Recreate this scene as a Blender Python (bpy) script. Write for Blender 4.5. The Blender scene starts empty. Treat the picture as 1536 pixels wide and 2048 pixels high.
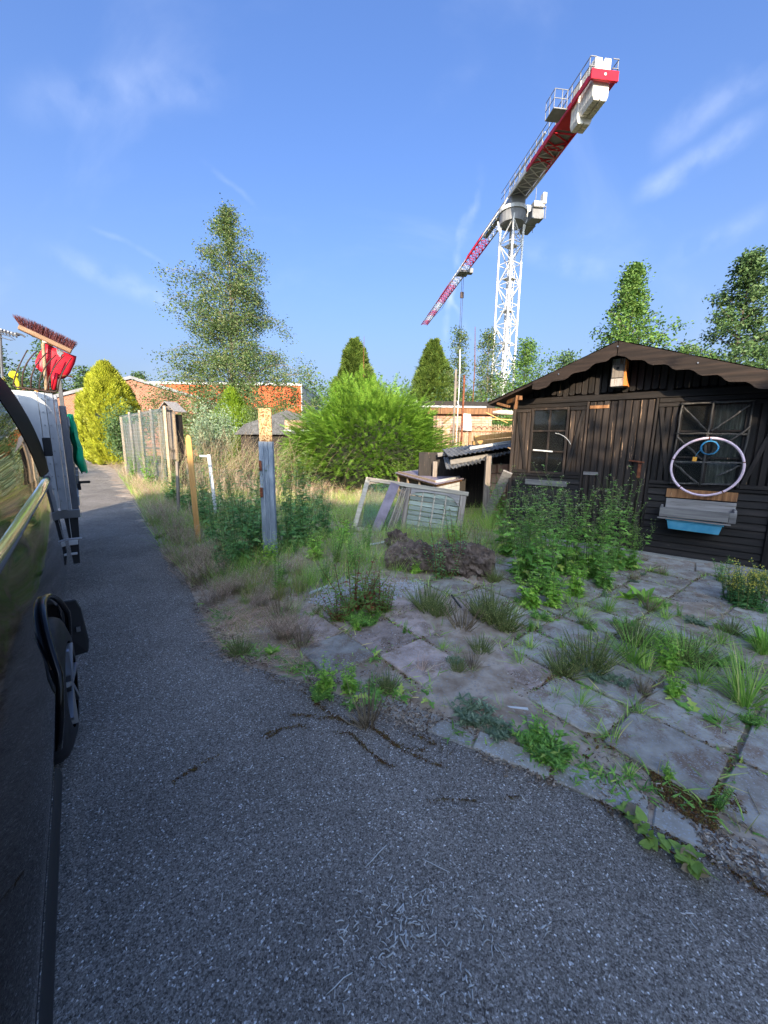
import bpy, math, random
import numpy as np
from mathutils import Vector, Matrix, noise
rng = np.random.default_rng(7); random.seed(7)
sc = bpy.context.scene; col = sc.collection
# ---------------------------------------------------------------- camera
FPX = 775.; PI = math.pi; PITCH = math.radians(10.1); ROLL = math.radians(0.7); CH = 1.5
_f = np.array([0, math.cos(PITCH), -math.sin(PITCH)]); _u0 = np.array([0, math.sin(PITCH), math.cos(PITCH)]); _r0 = np.array([1., 0, 0])
_u = _u0*math.cos(ROLL)-_r0*math.sin(ROLL); _r = _r0*math.cos(ROLL)+_u0*math.sin(ROLL); CAM = np.array([0, 0, CH])
cd = bpy.data.cameras.new('camera'); cam = bpy.data.objects.new('camera', cd); col.objects.link(cam)
cd.sensor_fit = 'VERTICAL'; cd.sensor_height = 36; cd.lens = FPX/2048*36; cd.clip_start = .02; cd.clip_end = 3000
mw = Matrix.Identity(4)
for i in range(3):
    mw[i][0] = _r[i]; mw[i][1] = _u[i]; mw[i][2] = -_f[i]; mw[i][3] = CAM[i]
cam.matrix_world = mw; sc.camera = cam
def _ray(x, y): return _f+_r*((x-768)/FPX)-_u*((y-1024)/FPX)
def G(x, y, z=0.):
    d = _ray(x, y); return CAM+d*((z-CH)/d[2])
# ---------------------------------------------------------------- world, sun
SUN_EL = math.radians(19); SUN_AZ = math.radians(180)      # sun low behind the camera
w = bpy.data.worlds.new('World'); sc.world = w; w.use_nodes = True; nt = w.node_tree; N = nt.nodes; Lk = nt.links; N.clear()
def nd(t, **k):
    n = N.new(t)
    for a, b in k.items(): setattr(n, a, b)
    return n
sky = nd('ShaderNodeTexSky'); sky.sky_type = 'NISHITA'; sky.sun_disc = False; sky.sun_elevation = SUN_EL; sky.sun_rotation = SUN_AZ
sky.air_density = 1.0; sky.dust_density = 10; sky.ozone_density = 1.6; sky.altitude = 0
tc = nd('ShaderNodeTexCoord')
def cloudmask(rot, scl, lo, hi, seed):
    mp = nd('ShaderNodeMapping'); mp.inputs['Rotation'].default_value = rot; mp.inputs['Scale'].default_value = scl; mp.inputs['Location'].default_value = (seed, seed*.7, 0)
    Lk.new(tc.outputs['Generated'], mp.inputs[0])
    n = nd('ShaderNodeTexNoise'); n.inputs['Scale'].default_value = 1; n.inputs['Detail'].default_value = 7; n.inputs['Roughness'].default_value = .55; n.inputs['Distortion'].default_value = .6
    Lk.new(mp.outputs[0], n.inputs['Vector'])
    r = nd('ShaderNodeMapRange'); r.interpolation_type = 'SMOOTHSTEP'; r.inputs[1].default_value = lo; r.inputs[2].default_value = hi; Lk.new(n.outputs['Fac'], r.inputs[0]); return r.outputs[0]
def mth(op, a, b=None):
    m = nd('ShaderNodeMath', operation=op)
    for i, v in enumerate((a, b)):
        if v is None: continue
        if isinstance(v, (int, float)): m.inputs[i].default_value = v
        else: Lk.new(v, m.inputs[i])
    return m.outputs[0]
def streak(p, q, wd, k):       # a wisp along a great circle arc between two directions of the sky
    a = _ray(*p); b = _ray(*q); a = a/np.linalg.norm(a); b = b/np.linalg.norm(b); n_ = np.cross(a, b); n_ /= np.linalg.norm(n_); m_ = a+b; m_ /= np.linalg.norm(m_); c = float(a@m_)
    ns = nd('ShaderNodeTexNoise'); ns.inputs['Scale'].default_value = 9; ns.inputs['Detail'].default_value = 5; Lk.new(tc.outputs['Generated'], ns.inputs['Vector'])
    ad = nd('ShaderNodeVectorMath', operation='MULTIPLY_ADD'); Lk.new(ns.outputs['Color'], ad.inputs[0]); ad.inputs[1].default_value = (.05,)*3; Lk.new(tc.outputs['Generated'], ad.inputs[2])
    nz = nd('ShaderNodeVectorMath', operation='NORMALIZE'); Lk.new(ad.outputs[0], nz.inputs[0])
    d1 = nd('ShaderNodeVectorMath', operation='DOT_PRODUCT'); Lk.new(nz.outputs[0], d1.inputs[0]); d1.inputs[1].default_value = n_
    d2 = nd('ShaderNodeVectorMath', operation='DOT_PRODUCT'); Lk.new(nz.outputs[0], d2.inputs[0]); d2.inputs[1].default_value = m_
    off = float(((np.array([.025]*3))@n_)); e = mth('ABSOLUTE', mth('SUBTRACT', d1.outputs['Value'], off))
    r = nd('ShaderNodeMapRange'); r.interpolation_type = 'SMOOTHSTEP'; r.inputs[1].default_value = wd; r.inputs[2].default_value = 0; r.inputs[3].default_value = 0; r.inputs[4].default_value = k; Lk.new(e, r.inputs[0])
    r2 = nd('ShaderNodeMapRange'); r2.interpolation_type = 'SMOOTHSTEP'; r2.inputs[1].default_value = c-.002; r2.inputs[2].default_value = min(1, c+.01+(1-c)*.6); Lk.new(d2.outputs['Value'], r2.inputs[0])
    n2 = nd('ShaderNodeTexNoise'); n2.inputs['Scale'].default_value = 16; n2.inputs['Detail'].default_value = 6; Lk.new(tc.outputs['Generated'], n2.inputs['Vector'])
    r3 = nd('ShaderNodeMapRange'); r3.inputs[1].default_value = .35; r3.inputs[2].default_value = .65; Lk.new(n2.outputs['Fac'], r3.inputs[0])
    return mth('MULTIPLY', mth('MULTIPLY', r.outputs[0], r2.outputs[0]), r3.outputs[0])
cm = mth('MULTIPLY', cloudmask((.3, .5, .9), (1.2, 6, 3.5), .5, .9, 3.1), .16)
for s_ in (((930, 420), (890, 660), .012, 0.250), ((965, 340), (930, 470), .018, 0.225), ((120, 510), (420, 650), .03, 0.160), ((1290, 380), (1536, 230), .03, 0.210), ((1330, 270), (1536, 130), .035, 0.150), ((60, 200), (520, 160), .04, 0.110), ((895, 590), (940, 670), .008, 0.175), ((1060, 500), (1250, 560), .03, 0.100), ((460, 370), (500, 410), .008, 0.125), ((1370, 500), (1536, 430), .03, 0.125), ((230, 480), (340, 530), .008, 0.100)):
    cm = mth('ADD', cm, streak(*s_))
cm = mth('MINIMUM', cm, .5)
mx = nd('ShaderNodeMix', data_type='RGBA'); Lk.new(cm, mx.inputs['Factor'])
# the lens-side of the sky is slightly richer blue than the bare model
tint = nd('ShaderNodeMix', data_type='RGBA', blend_type='MULTIPLY'); tint.inputs['Factor'].default_value = 1; tint.inputs['B'].default_value = (.375, .525, .82, 1)
Lk.new(sky.outputs[0], tint.inputs['A']); 
sx = nd('ShaderNodeSeparateXYZ'); Lk.new(tc.outputs['Generated'], sx.inputs[0]); hz_ = mth('MULTIPLY', mth('POWER', mth('SUBTRACT', 1.0, mth('ABSOLUTE', sx.outputs[2])), 4.5), .85)
hm = nd('ShaderNodeMix', data_type='RGBA'); Lk.new(hz_, hm.inputs['Factor']); Lk.new(tint.outputs['Result'], hm.inputs['A']); hm.inputs['B'].default_value = (1.35, 1.75, 2.35, 1)   # pale haze round the whole horizon
Lk.new(hm.outputs['Result'], mx.inputs['A']); mx.inputs['B'].default_value = (2.4, 2.6, 3.0, 1)
bg = nd('ShaderNodeBackground'); bg.inputs['Strength'].default_value = .15; Lk.new(mx.outputs['Result'], bg.inputs['Color'])
wo = nd('ShaderNodeOutputWorld'); Lk.new(bg.outputs[0], wo.inputs[0])
sl = bpy.data.lights.new('sun', 'SUN'); sl.energy = 2.6; sl.angle = math.radians(.6); sl.color = (1, .84, .62)
so = bpy.data.objects.new('sun', sl); col.objects.link(so)
_sd = Vector((-math.sin(SUN_AZ)*0+math.sin(math.radians(2)), -math.cos(math.radians(2)), math.tan(SUN_EL))).normalized()
so.rotation_euler = _sd.to_track_quat('Z', 'Y').to_euler(); so.location = (0, -20, 30)
vs = sc.view_settings; vs.view_transform = 'Standard'; vs.look = 'None'; vs.exposure = 1.9; vs.gamma = 1; vs.use_curve_mapping = False
sc.cycles.max_bounces = 6; sc.cycles.transparent_max_bounces = 12
# ---------------------------------------------------------------- mesh helper
def rotz(a): c, s = math.cos(a), math.sin(a); return np.array([[c, -s, 0], [s, c, 0], [0, 0, 1.]])
def rotx(a): c, s = math.cos(a), math.sin(a); return np.array([[1, 0, 0], [0, c, -s], [0, s, c.real]])
def roty(a): c, s = math.cos(a), math.sin(a); return np.array([[c, 0, s], [0, 1., 0], [-s, 0, c]])
BOXF = np.array([[0, 3, 2, 1], [4, 5, 6, 7], [0, 1, 5, 4], [1, 2, 6, 5], [2, 3, 7, 6], [3, 0, 4, 7]])
class MB:
    def __init__(s): s.V = []; s.F = []; s.n = 0
    def add(s, V, F):
        V = np.asarray(V, float).reshape(-1, 3); s.V.append(V)
        if isinstance(F, np.ndarray): s.F.append(F+s.n)
        else:
            for f in F: s.F.append(np.array([f])+s.n)
        s.n += len(V); return s
    def box(s, x0, x1, y0, y1, z0, z1, R=None, c=None):
        V = np.array([[x0, y0, z0], [x1, y0, z0], [x1, y1, z0], [x0, y1, z0], [x0, y0, z1], [x1, y0, z1], [x1, y1, z1], [x0, y1, z1]], float)
        if R is not None:
            m = np.array(c) if c is not None else V.mean(0); V = (V-m)@R.T+m
        return s.add(V, BOXF)
    def bar(s, p, q, a, b=None, up=(0, 0, 1)):     # rectangular bar from p to q
        p = np.array(p, float); q = np.array(q, float); d = q-p; L = np.linalg.norm(d); d = d/L; up = np.array(up, float)
        if abs(d@up) > .98: up = np.array([1., 0, 0]) if abs(d[0]) < .9 else np.array([0, 1., 0])
        x = np.cross(d, up); x /= np.linalg.norm(x); z = np.cross(x, d); b = a if b is None else b
        V = [p+x*sx*a/2+z*sz*b/2 for sx, sz in ((-1, -1), (1, -1), (1, 1), (-1, 1))]+[q+x*sx*a/2+z*sz*b/2 for sx, sz in ((-1, -1), (1, -1), (1, 1), (-1, 1))]
        return s.add(V, BOXF)
    def tube(s, P, r, n=6, cap=True):
        P = np.array(P, float); m = len(P); r = np.ones(m)*r if np.isscalar(r) else np.array(r, float)
        T = np.gradient(P, axis=0); T /= (np.linalg.norm(T, axis=1)[:, None]+1e-9)
        up = np.array([0, 0, 1.]) if abs(T[0][2]) < .9 else np.array([1., 0, 0]); V = []
        for i in range(m):
            x = np.cross(T[i], up); x /= np.linalg.norm(x)+1e-9; y = np.cross(x, T[i]); up = y
            for k in range(n): a = 2*PI*k/n; V.append(P[i]+r[i]*(math.cos(a)*x+math.sin(a)*y))
        F = np.array([[i*n+k, i*n+(k+1) % n, (i+1)*n+(k+1) % n, (i+1)*n+k] for i in range(m-1) for k in range(n)])
        s.add(V, F)
        if cap:
            b = s.n-m*n; s.F.append(np.array([[b+k for k in range(n)][::-1]])); s.F.append(np.array([[b+(m-1)*n+k for k in range(n)]]))
        return s
    def prism(s, P, h):       # polygon P (3d points) extruded by vector h
        P = np.array(P, float); n = len(P); h = np.array(h, float)
        s.add(np.vstack([P, P+h]), [list(range(n))[::-1], list(range(n, 2*n))]+[[i, (i+1) % n, n+(i+1) % n, n+i] for i in range(n)]); return s
    def quad(s, a, b, c, d): return s.add([a, b, c, d], np.array([[0, 1, 2, 3]]))
    def grid(s, P):           # P (m,n,3)
        m, n = P.shape[:2]; i, j = np.meshgrid(np.arange(m-1), np.arange(n-1), indexing='ij'); a = (i*n+j).ravel()
        return s.add(P.reshape(-1, 3), np.stack([a, a+n, a+n+1, a+1], 1))
    def rep(s, V, F, R, T):   # replicate proto (V,F) by rotations/scales R (k,3,3) and translations T (k,3)
        V = np.asarray(V, float); k = len(T); n = len(V)
        if k == 0: return s
        W = np.einsum('kij,nj->kni', R, V)+T[:, None, :]
        FF = F[None]+(np.arange(k)*n)[:, None, None]
        return s.add(W.reshape(-1, 3), FF.reshape(-1, F.shape[1]))
    def mesh(s, name, mat, smooth=False):
        me = bpy.data.meshes.new(name); V = np.vstack(s.V).astype(np.float32); me.vertices.add(len(V)); me.vertices.foreach_set('co', V.ravel())
        li = np.concatenate([f.ravel() for f in s.F]).astype(np.int32); ln = np.concatenate([np.full(len(f), f.shape[1]) for f in s.F]).astype(np.int32)
        st = np.concatenate([[0], np.cumsum(ln)[:-1]]).astype(np.int32)
        me.loops.add(len(li)); me.loops.foreach_set('vertex_index', li); me.polygons.add(len(ln)); me.polygons.foreach_set('loop_start', st); me.polygons.foreach_set('loop_total', ln)
        me.polygons.foreach_set('use_smooth', np.full(len(ln), bool(smooth)))
        me.update(calc_edges=True); me.validate(); me.materials.append(mat); return me
    def build(s, name, mat, parent=None, smooth=False, bev=0):
        o = bpy.data.objects.new(name, s.mesh(name, mat, smooth)); col.objects.link(o)
        if parent is not None: o.parent = parent
        if bev:
            b = o.modifiers.new('bevel', 'BEVEL'); b.width = bev; b.segments = 1; b.limit_method = 'ANGLE'; b.angle_limit = .7
        return o
def empty(name, label=None, cat=None, loc=(0, 0, 0), rz=0, group=None):
    o = bpy.data.objects.new(name, None); col.objects.link(o); o.location = loc; o.rotation_euler = (0, 0, rz); o.empty_display_size = .2
    return tag(o, label, cat, group)
def tag(o, label=None, cat=None, group=None, kind=None):
    if label: o['label'] = label
    if cat: o['category'] = cat
    if group: o['group'] = group
    if kind: o['kind'] = kind
    return o
def copy_thing(o, loc, rz, s, label, cat, group):
    c = o.copy(); col.objects.link(c); c.location = loc; c.rotation_euler = (0, 0, rz); c.scale = (s, s, s); tag(c, label, cat, group)
    for ch in o.children:
        d = ch.copy(); col.objects.link(d); d.parent = c
    return c
# ---------------------------------------------------------------- materials
def newmat(name):
    m = bpy.data.materials.new(name); m.use_nodes = True; t = m.node_tree; b = t.nodes['Principled BSDF']; return m, t, b
def setramp(r, cols):
    e = r.color_ramp.elements
    while len(e) < len(cols): e.new(.5)
    for i, (p, c) in enumerate(cols): e[i].position = p; e[i].color = (*c, 1)
def surf(name, cols, scale=(5, 5, 5), nscale=1, detail=6, rough=.7, bump=.3, bdist=.01, rnd=0., wear=None, metal=0, spec=.22, fine=None, coat=0, island=False):
    m, t, b = newmat(name); nn = t.nodes; L = t.links
    tcn = nn.new('ShaderNodeTexCoord'); mp = nn.new('ShaderNodeMapping'); mp.inputs['Scale'].default_value = scale; L.new(tcn.outputs['Object'], mp.inputs[0])
    if rnd or island:
        gi = nn.new('ShaderNodeNewGeometry'); oi = nn.new('ShaderNodeObjectInfo'); src = gi.outputs['Random Per Island'] if island else oi.outputs['Random']
        mu = nn.new('ShaderNodeMath'); mu.operation = 'MULTIPLY'; mu.inputs[1].default_value = 37; L.new(src, mu.inputs[0]); L.new(mu.outputs[0], mp.inputs['Location'])
    nz = nn.new('ShaderNodeTexNoise'); nz.inputs['Scale'].default_value = nscale; nz.inputs['Detail'].default_value = detail; nz.inputs['Roughness'].default_value = .62; L.new(mp.outputs[0], nz.inputs['Vector'])
    rp = nn.new('ShaderNodeValToRGB'); setramp(rp, cols); L.new(nz.outputs['Fac'], rp.inputs[0]); c = rp.outputs[0]
    if wear:
        wc, lo, hi, wsc = wear; mp2 = nn.new('ShaderNodeMapping'); mp2.inputs['Scale'].default_value = wsc; L.new(tcn.outputs['Object'], mp2.inputs[0])
        n2 = nn.new('ShaderNodeTexNoise'); n2.inputs['Scale'].default_value = 1; n2.inputs['Detail'].default_value = 8; n2.inputs['Roughness'].default_value = .7; L.new(mp2.outputs[0], n2.inputs['Vector'])
        mr = nn.new('ShaderNodeMapRange'); mr.inputs[1].default_value = lo; mr.inputs[2].default_value = hi; L.new(n2.outputs['Fac'], mr.inputs[0])
        mi = nn.new('ShaderNodeMix'); mi.data_type = 'RGBA'; L.new(mr.outputs[0], mi.inputs['Factor']); L.new(c, mi.inputs['A']); mi.inputs['B'].default_value = (*wc, 1); c = mi.outputs['Result']
    if fine:
        fs, lo, hi, fc = fine; n3 = nn.new('ShaderNodeTexVoronoi'); n3.inputs['Scale'].default_value = fs; L.new(tcn.outputs['Object'], n3.inputs['Vector'])
        sp = nn.new('ShaderNodeSeparateColor'); L.new(n3.outputs['Color'], sp.inputs[0])
        mr = nn.new('ShaderNodeMapRange'); mr.inputs[1].default_value = lo; mr.inputs[2].default_value = hi; L.new(sp.outputs[0], mr.inputs[0])
        mi = nn.new('ShaderNodeMix'); mi.data_type = 'RGBA'; L.new(mr.outputs[0], mi.inputs['Factor']); L.new(c, mi.inputs['A']); mi.inputs['B'].default_value = (*fc, 1); c = mi.outputs['Result']
    if rnd:
        hs = nn.new('ShaderNodeHueSaturation'); mr = nn.new('ShaderNodeMapRange'); mr.inputs[3].default_value = 1-rnd; mr.inputs[4].default_value = 1+rnd; L.new(src, mr.inputs[0]); L.new(mr.outputs[0], hs.inputs['Value']); L.new(c, hs.inputs['Color']); c = hs.outputs[0]
    L.new(c, b.inputs['Base Color']); b.inputs['Roughness'].default_value = rough; b.inputs['Metallic'].default_value = metal; b.inputs['Specular IOR Level'].default_value = spec; b.inputs['Coat Weight'].default_value = coat
    if bump:
        bp = nn.new('ShaderNodeBump'); bp.inputs['Strength'].default_value = bump; bp.inputs['Distance'].default_value = bdist; L.new(nz.outputs['Fac'], bp.inputs['Height']); L.new(bp.outputs[0], b.inputs['Normal'])
    return m
def leafmat(name, cols, trans=.3, rough=.5, big=True):
    m, t, b = newmat(name); nn = t.nodes; L = t.links
    gi = nn.new('ShaderNodeNewGeometry'); rp = nn.new('ShaderNodeValToRGB'); setramp(rp, cols); L.new(gi.outputs['Random Per Island'], rp.inputs[0]); c = rp.outputs[0]
    if big:
        tcn = nn.new('ShaderNodeTexCoord'); nz = nn.new('ShaderNodeTexNoise'); nz.inputs['Scale'].default_value = 1.3; nz.inputs['Detail'].default_value = 3; L.new(tcn.outputs['Object'], nz.inputs['Vector'])
        mr = nn.new('ShaderNodeMapRange'); mr.inputs[1].default_value = .3; mr.inputs[2].default_value = .7; mr.inputs[3].default_value = .72; mr.inputs[4].default_value = 1.25; L.new(nz.outputs['Fac'], mr.inputs[0])
        hs = nn.new('ShaderNodeHueSaturation'); L.new(mr.outputs[0], hs.inputs['Value']); L.new(c, hs.inputs['Color']); c = hs.outputs[0]
    L.new(c, b.inputs['Base Color']); b.inputs['Roughness'].default_value = rough; b.inputs['Specular IOR Level'].default_value = .35
    tr = nn.new('ShaderNodeBsdfTranslucent'); L.new(c, tr.inputs['Color']); ms = nn.new('ShaderNodeMixShader'); ms.inputs[0].default_value = trans
    L.new(b.outputs[0], ms.inputs[1]); L.new(tr.outputs[0], ms.inputs[2]); L.new(ms.outputs[0], nn['Material Output'].inputs['Surface']); return m
def plain(name, c, rough=.5, metal=0, coat=0, spec=.5):
    m, t, b = newmat(name); b.inputs['Base Color'].default_value = (*c, 1); b.inputs['Roughness'].default_value = rough; b.inputs['Metallic'].default_value = metal; b.inputs['Coat Weight'].default_value = coat; b.inputs['Specular IOR Level'].default_value = spec; return m
g_ = lambda v: (v, v, v)
M = {}
# asphalt: dark binder, lots of pale and dark chips, gentle large-scale patches
def asphalt():
    m, t, b = newmat('asphalt'); nn = t.nodes; L = t.links; tcn = nn.new('ShaderNodeTexCoord')
    vo = nn.new('ShaderNodeTexVoronoi'); vo.inputs['Scale'].default_value = 190; L.new(tcn.outputs['Object'], vo.inputs['Vector']); sp = nn.new('ShaderNodeSeparateColor'); L.new(vo.outputs['Color'], sp.inputs[0])
    rp = nn.new('ShaderNodeValToRGB'); setramp(rp, [(0, (.11, .09, .073)), (.25, (.205, .178, .148)), (.6, (.275, .24, .20)), (.88, (.34, .30, .255)), (.965, (.46, .42, .37)), (1, (.85, .83, .78))]); L.new(sp.outputs[0], rp.inputs[0])
    v2 = nn.new('ShaderNodeTexVoronoi'); v2.inputs['Scale'].default_value = 330; L.new(tcn.outputs['Object'], v2.inputs['Vector']); s2 = nn.new('ShaderNodeSeparateColor'); L.new(v2.outputs['Color'], s2.inputs[0])
    r2 = nn.new('ShaderNodeMapRange'); r2.inputs[1].default_value = .0; r2.inputs[2].default_value = 1; r2.inputs[3].default_value = .55; r2.inputs[4].default_value = 1.4; L.new(s2.outputs[1], r2.inputs[0])
    nz = nn.new('ShaderNodeTexNoise'); nz.inputs['Scale'].default_value = 1.1; nz.inputs['Detail'].default_value = 6; nz.inputs['Roughness'].default_value = .6; L.new(tcn.outputs['Object'], nz.inputs['Vector'])
    r3 = nn.new('ShaderNodeMapRange'); r3.inputs[1].default_value = .3; r3.inputs[2].default_value = .7; r3.inputs[3].default_value = .75; r3.inputs[4].default_value = 1.25; L.new(nz.outputs['Fac'], r3.inputs[0])
    mu = nn.new('ShaderNodeMath'); mu.operation = 'MULTIPLY'; L.new(r2.outputs[0], mu.inputs[0]); L.new(r3.outputs[0], mu.inputs[1])
    hs = nn.new('ShaderNodeHueSaturation'); L.new(mu.outputs[0], hs.inputs['Value']); L.new(rp.outputs[0], hs.inputs['Color'])
    n4 = nn.new('ShaderNodeTexNoise'); n4.inputs['Scale'].default_value = 3.2; n4.inputs['Detail'].default_value = 9; n4.inputs['Roughness'].default_value = .75; L.new(tcn.outputs['Object'], n4.inputs['Vector'])
    r4 = nn.new('ShaderNodeMapRange'); r4.inputs[1].default_value = .60; r4.inputs[2].default_value = .72; r4.inputs[4].default_value = .55; L.new(n4.outputs['Fac'], r4.inputs[0])
    mi = nn.new('ShaderNodeMix'); mi.data_type = 'RGBA'; L.new(r4.outputs[0], mi.inputs['Factor']); L.new(hs.outputs[0], mi.inputs['A']); mi.inputs['B'].default_value = (.06, .043, .03, 1)
    L.new(mi.outputs['Result'], b.inputs['Base Color']); b.inputs['Roughness'].default_value = .85; b.inputs['Specular IOR Level'].default_value = .15
    bp = nn.new('ShaderNodeBump'); bp.inputs['Strength'].default_value = .9; bp.inputs['Distance'].default_value = .004; L.new(sp.outputs[1], bp.inputs['Height']); b2 = nn.new('ShaderNodeBump'); b2.inputs['Strength'].default_value = .5; b2.inputs['Distance'].default_value = .003; L.new(s2.outputs[0], b2.inputs['Height']); L.new(bp.outputs[0], b2.inputs['Normal']); L.new(b2.outputs[0], b.inputs['Normal'])
    return m
M['asphalt'] = asphalt()
M['soil'] = surf('soil', [(.25, (.18, .115, .07)), (.45, (.34, .255, .18)), (.6, (.48, .39, .30)), (.75, (.27, .185, .12))], (3, 3, 3), 2, 10, .95, .8, .02, fine=(90, .86, .95, (.34, .30, .26)))
M['farground'] = surf('far_ground', [(.3, (.05, .06, .02)), (.6, (.12, .11, .05))], (1, 1, 1), 1, 8, .95, .3)
M['slab'] = surf('concrete_slab', [(.25, (.19, .162, .13)), (.45, (.33, .292, .238)), (.6, (.43, .39, .32)), (.8, (.56, .51, .43))], (4.2, 4.2, 4.2), 2, 12, .92, .8, .008, wear=((.25, .18, .13), .49, .60, (5, 5, 5)), rnd=.22, fine=(170, .8, .95, (.36, .35, .34)))
M['slabpink'] = surf('pink_concrete_slab', [(.25, (.24, .175, .14)), (.45, (.40, .30, .245)), (.6, (.51, .385, .32)), (.8, (.64, .48, .40))], (4.2, 4.2, 4.2), 2, 12, .92, .8, .008, wear=((.25, .18, .13), .49, .60, (5, 5, 5)), rnd=.2, fine=(170, .8, .95, (.38, .34, .32)))
M['kerb'] = surf('kerb_concrete', [(.25, (.2, .18, .15)), (.5, (.34, .315, .265)), (.75, (.48, .45, .39))], (3, 3, 3), 2, 10, .9, .6, .006, rnd=.15, fine=(150, .75, .92, (.42, .42, .41)))
M['gravel'] = surf('gravel', [(.3, (.34, .34, .35)), (.7, (.6, .6, .61))], (9, 9, 9), 2, 4, .9, 0, rnd=0, island=True)
M['moss'] = leafmat('moss', [(0, (0.068, 0.033, 0.012)), (.5, (0.150, 0.068, 0.021)), (.85, (0.128, 0.105, 0.024)), (1, (0.240, 0.165, 0.045))], .1, .9)
DK = [(.25, (.009, .007, .006)), (.45, (.017, .014, .0125)), (.62, (.028, .022, .019)), (.8, (.06, .042, .031))]
def planks(name, axis, wear_lo, wc=(.30, .19, .11), cols=DK, rnd=.3, rough=.62):
    sc1 = [26, 26, 26]; sc1[axis] = 1.6; ws = [34, 34, 34]; ws[axis] = 2.6
    return surf(name, cols, tuple(sc1), 1, 7, rough, .55, .004, rnd=rnd, wear=(wc, wear_lo, wear_lo+.04, tuple(ws)))
M['shedV'] = planks('dark_painted_upright_boards', 2, .64)
M['shedVw'] = planks('worn_dark_painted_boards', 2, .625, (.36, .23, .14), [(.25, (.013, .010, .009)), (.45, (.026, .020, .017)), (.62, (.046, .034, .027)), (.8, (.10, .065, .044))])
M['shedH'] = planks('dark_painted_level_boards', 0, .665, (.27, .23, .19))
M['shedTrim'] = planks('dark_painted_trim', 0, .67, (.30, .15, .08), [(.25, (.010, .0065, .005)), (.45, (.020, .013, .0095)), (.62, (.034, .022, .016)), (.8, (.06, .036, .025))])
M['bare'] = planks('bare_orange_wood', 2, .62, (.5, .3, .16), [(.3, (.12, .055, .025)), (.5, (.26, .12, .05)), (.7, (.42, .21, .09))])
M['greywood'] = planks('weathered_grey_wood', 0, .62, (.10, .07, .05), [(.25, (.12, .11, .10)), (.45, (.22, .2, .185)), (.62, (.31, .285, .26)), (.8, (.42, .385, .34))])
M['greywoodV'] = planks('weathered_grey_upright_wood', 2, .62, (.10, .07, .05), [(.25, (.12, .10, .085)), (.45, (.22, .18, .15)), (.62, (.31, .26, .21)), (.8, (.42, .36, .29))])
M['oldcream'] = planks('old_cream_painted_wood', 0, .58, (.20, .13, .09), [(.25, (.30, .25, .19)), (.5, (.46, .40, .31)), (.8, (.62, .56, .46))])
M['orangewood'] = planks('orange_stained_wood', 2, .66, (.22, .13, .06), [(.25, (.34, .17, .055)), (.5, (.50, .27, .09)), (.8, (.62, .38, .16))])
M['palewood'] = planks('pale_bare_wood', 0, .64, (.25, .15, .09), [(.25, (.30, .20, .12)), (.5, (.46, .33, .21)), (.8, (.6, .46, .31))])
M['osb'] = surf('chipped_particle_board', [(.3, (.26, .15, .06)), (.45, (.44, .29, .14)), (.58, (.60, .43, .24)), (.75, (.30, .17, .07))], (46, 46, 22), 1, 3, .8, .5, .004, fine=(70, .72, .8, (.2, .1, .04)))
M['broomwood'] = planks('brown_broom_wood', 0, .66, (.12, .07, .04), [(.25, (.16, .095, .055)), (.5, (.25, .155, .095)), (.8, (.34, .22, .14))])
M['felt'] = surf('roof_felt', [(.3, (.03, .03, .032)), (.5, (.06, .06, .063)), (.7, (.13, .13, .135))], (12, 12, 12), 1, 8, .9, .5, .005, fine=(220, .6, .9, (.2, .2, .2)))
M['lavfelt'] = surf('faded_mauve_felt', [(.3, (.17, .14, .17)), (.5, (.25, .21, .25)), (.7, (.34, .29, .33))], (5, 5, 5), 1, 8, .9, .5, .005)
M['fibrecement'] = surf('mossy_corrugated_cement', [(.3, (.07, .068, .065)), (.5, (.15, .147, .142)), (.7, (.28, .275, .265))], (6, 6, 6), 1, 8, .92, .5, .006)
M['zinc'] = surf('grey_zinc', [(.3, (.16, .19, .235)), (.5, (.24, .28, .335)), (.7, (.40, .44, .50))], (14, 14, 3), 1, 7, .5, .12, .003, metal=.35)
M['alu'] = surf('scuffed_aluminium', [(.3, (.42, .43, .45)), (.5, (.52, .53, .56)), (.7, (.64, .65, .68))], (6, 6, 3), 1, 7, .4, .06, .002, metal=.45)
M['aluw'] = surf('pale_aluminium_sheet', [(.3, (.58, .58, .58)), (.7, (.74, .74, .73))], (6, 6, 3), 1, 7, .5, .05, .002, metal=.15)
M['darkalu'] = surf('dull_grey_sheet', [(.3, (.10, .105, .12)), (.7, (.18, .185, .2))], (6, 6, 3), 1, 7, .6, .1, .002, metal=.3)
M['blackpaint'] = plain('glossy_black_paint', (.004, .004, .005), .04, 0, 0, .36)
M['glass'] = plain('dark_window_glass', (.006, .008, .008), .02, 0, 0, .7)
M['rubber'] = plain('black_rubber', (.016, .016, .018), .65)
M['sidwall'] = surf('tyre_rubber', [(.3, (.014, .014, .016)), (.7, (.03, .03, .033))], (30, 30, 30), 1, 5, .6, .2, .002)
M['pillar'] = plain('satin_black_pillar', (.005, .005, .006), .6, 0, 0, .04)
M['chrome'] = plain('chrome', (.82, .82, .84), .06, 1)
M['steel'] = plain('steel', (.42, .43, .45), .35, .9)
M['rust'] = surf('rusty_steel', [(.3, (.06, .02, .012)), (.5, (.16, .05, .025)), (.7, (.30, .11, .05))], (20, 20, 20), 1, 6, .85, .3, .002)
M['forksteel'] = surf('dark_fork_steel', [(.3, (.035, .022, .02)), (.7, (.09, .06, .05))], (20, 20, 20), 1, 6, .6, .2, .002)
M['redplastic'] = surf('red_plastic', [(.3, (.58, .012, .03)), (.7, (.72, .03, .05))], (4, 4, 4), 1, 4, .38, .05, .002)
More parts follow.
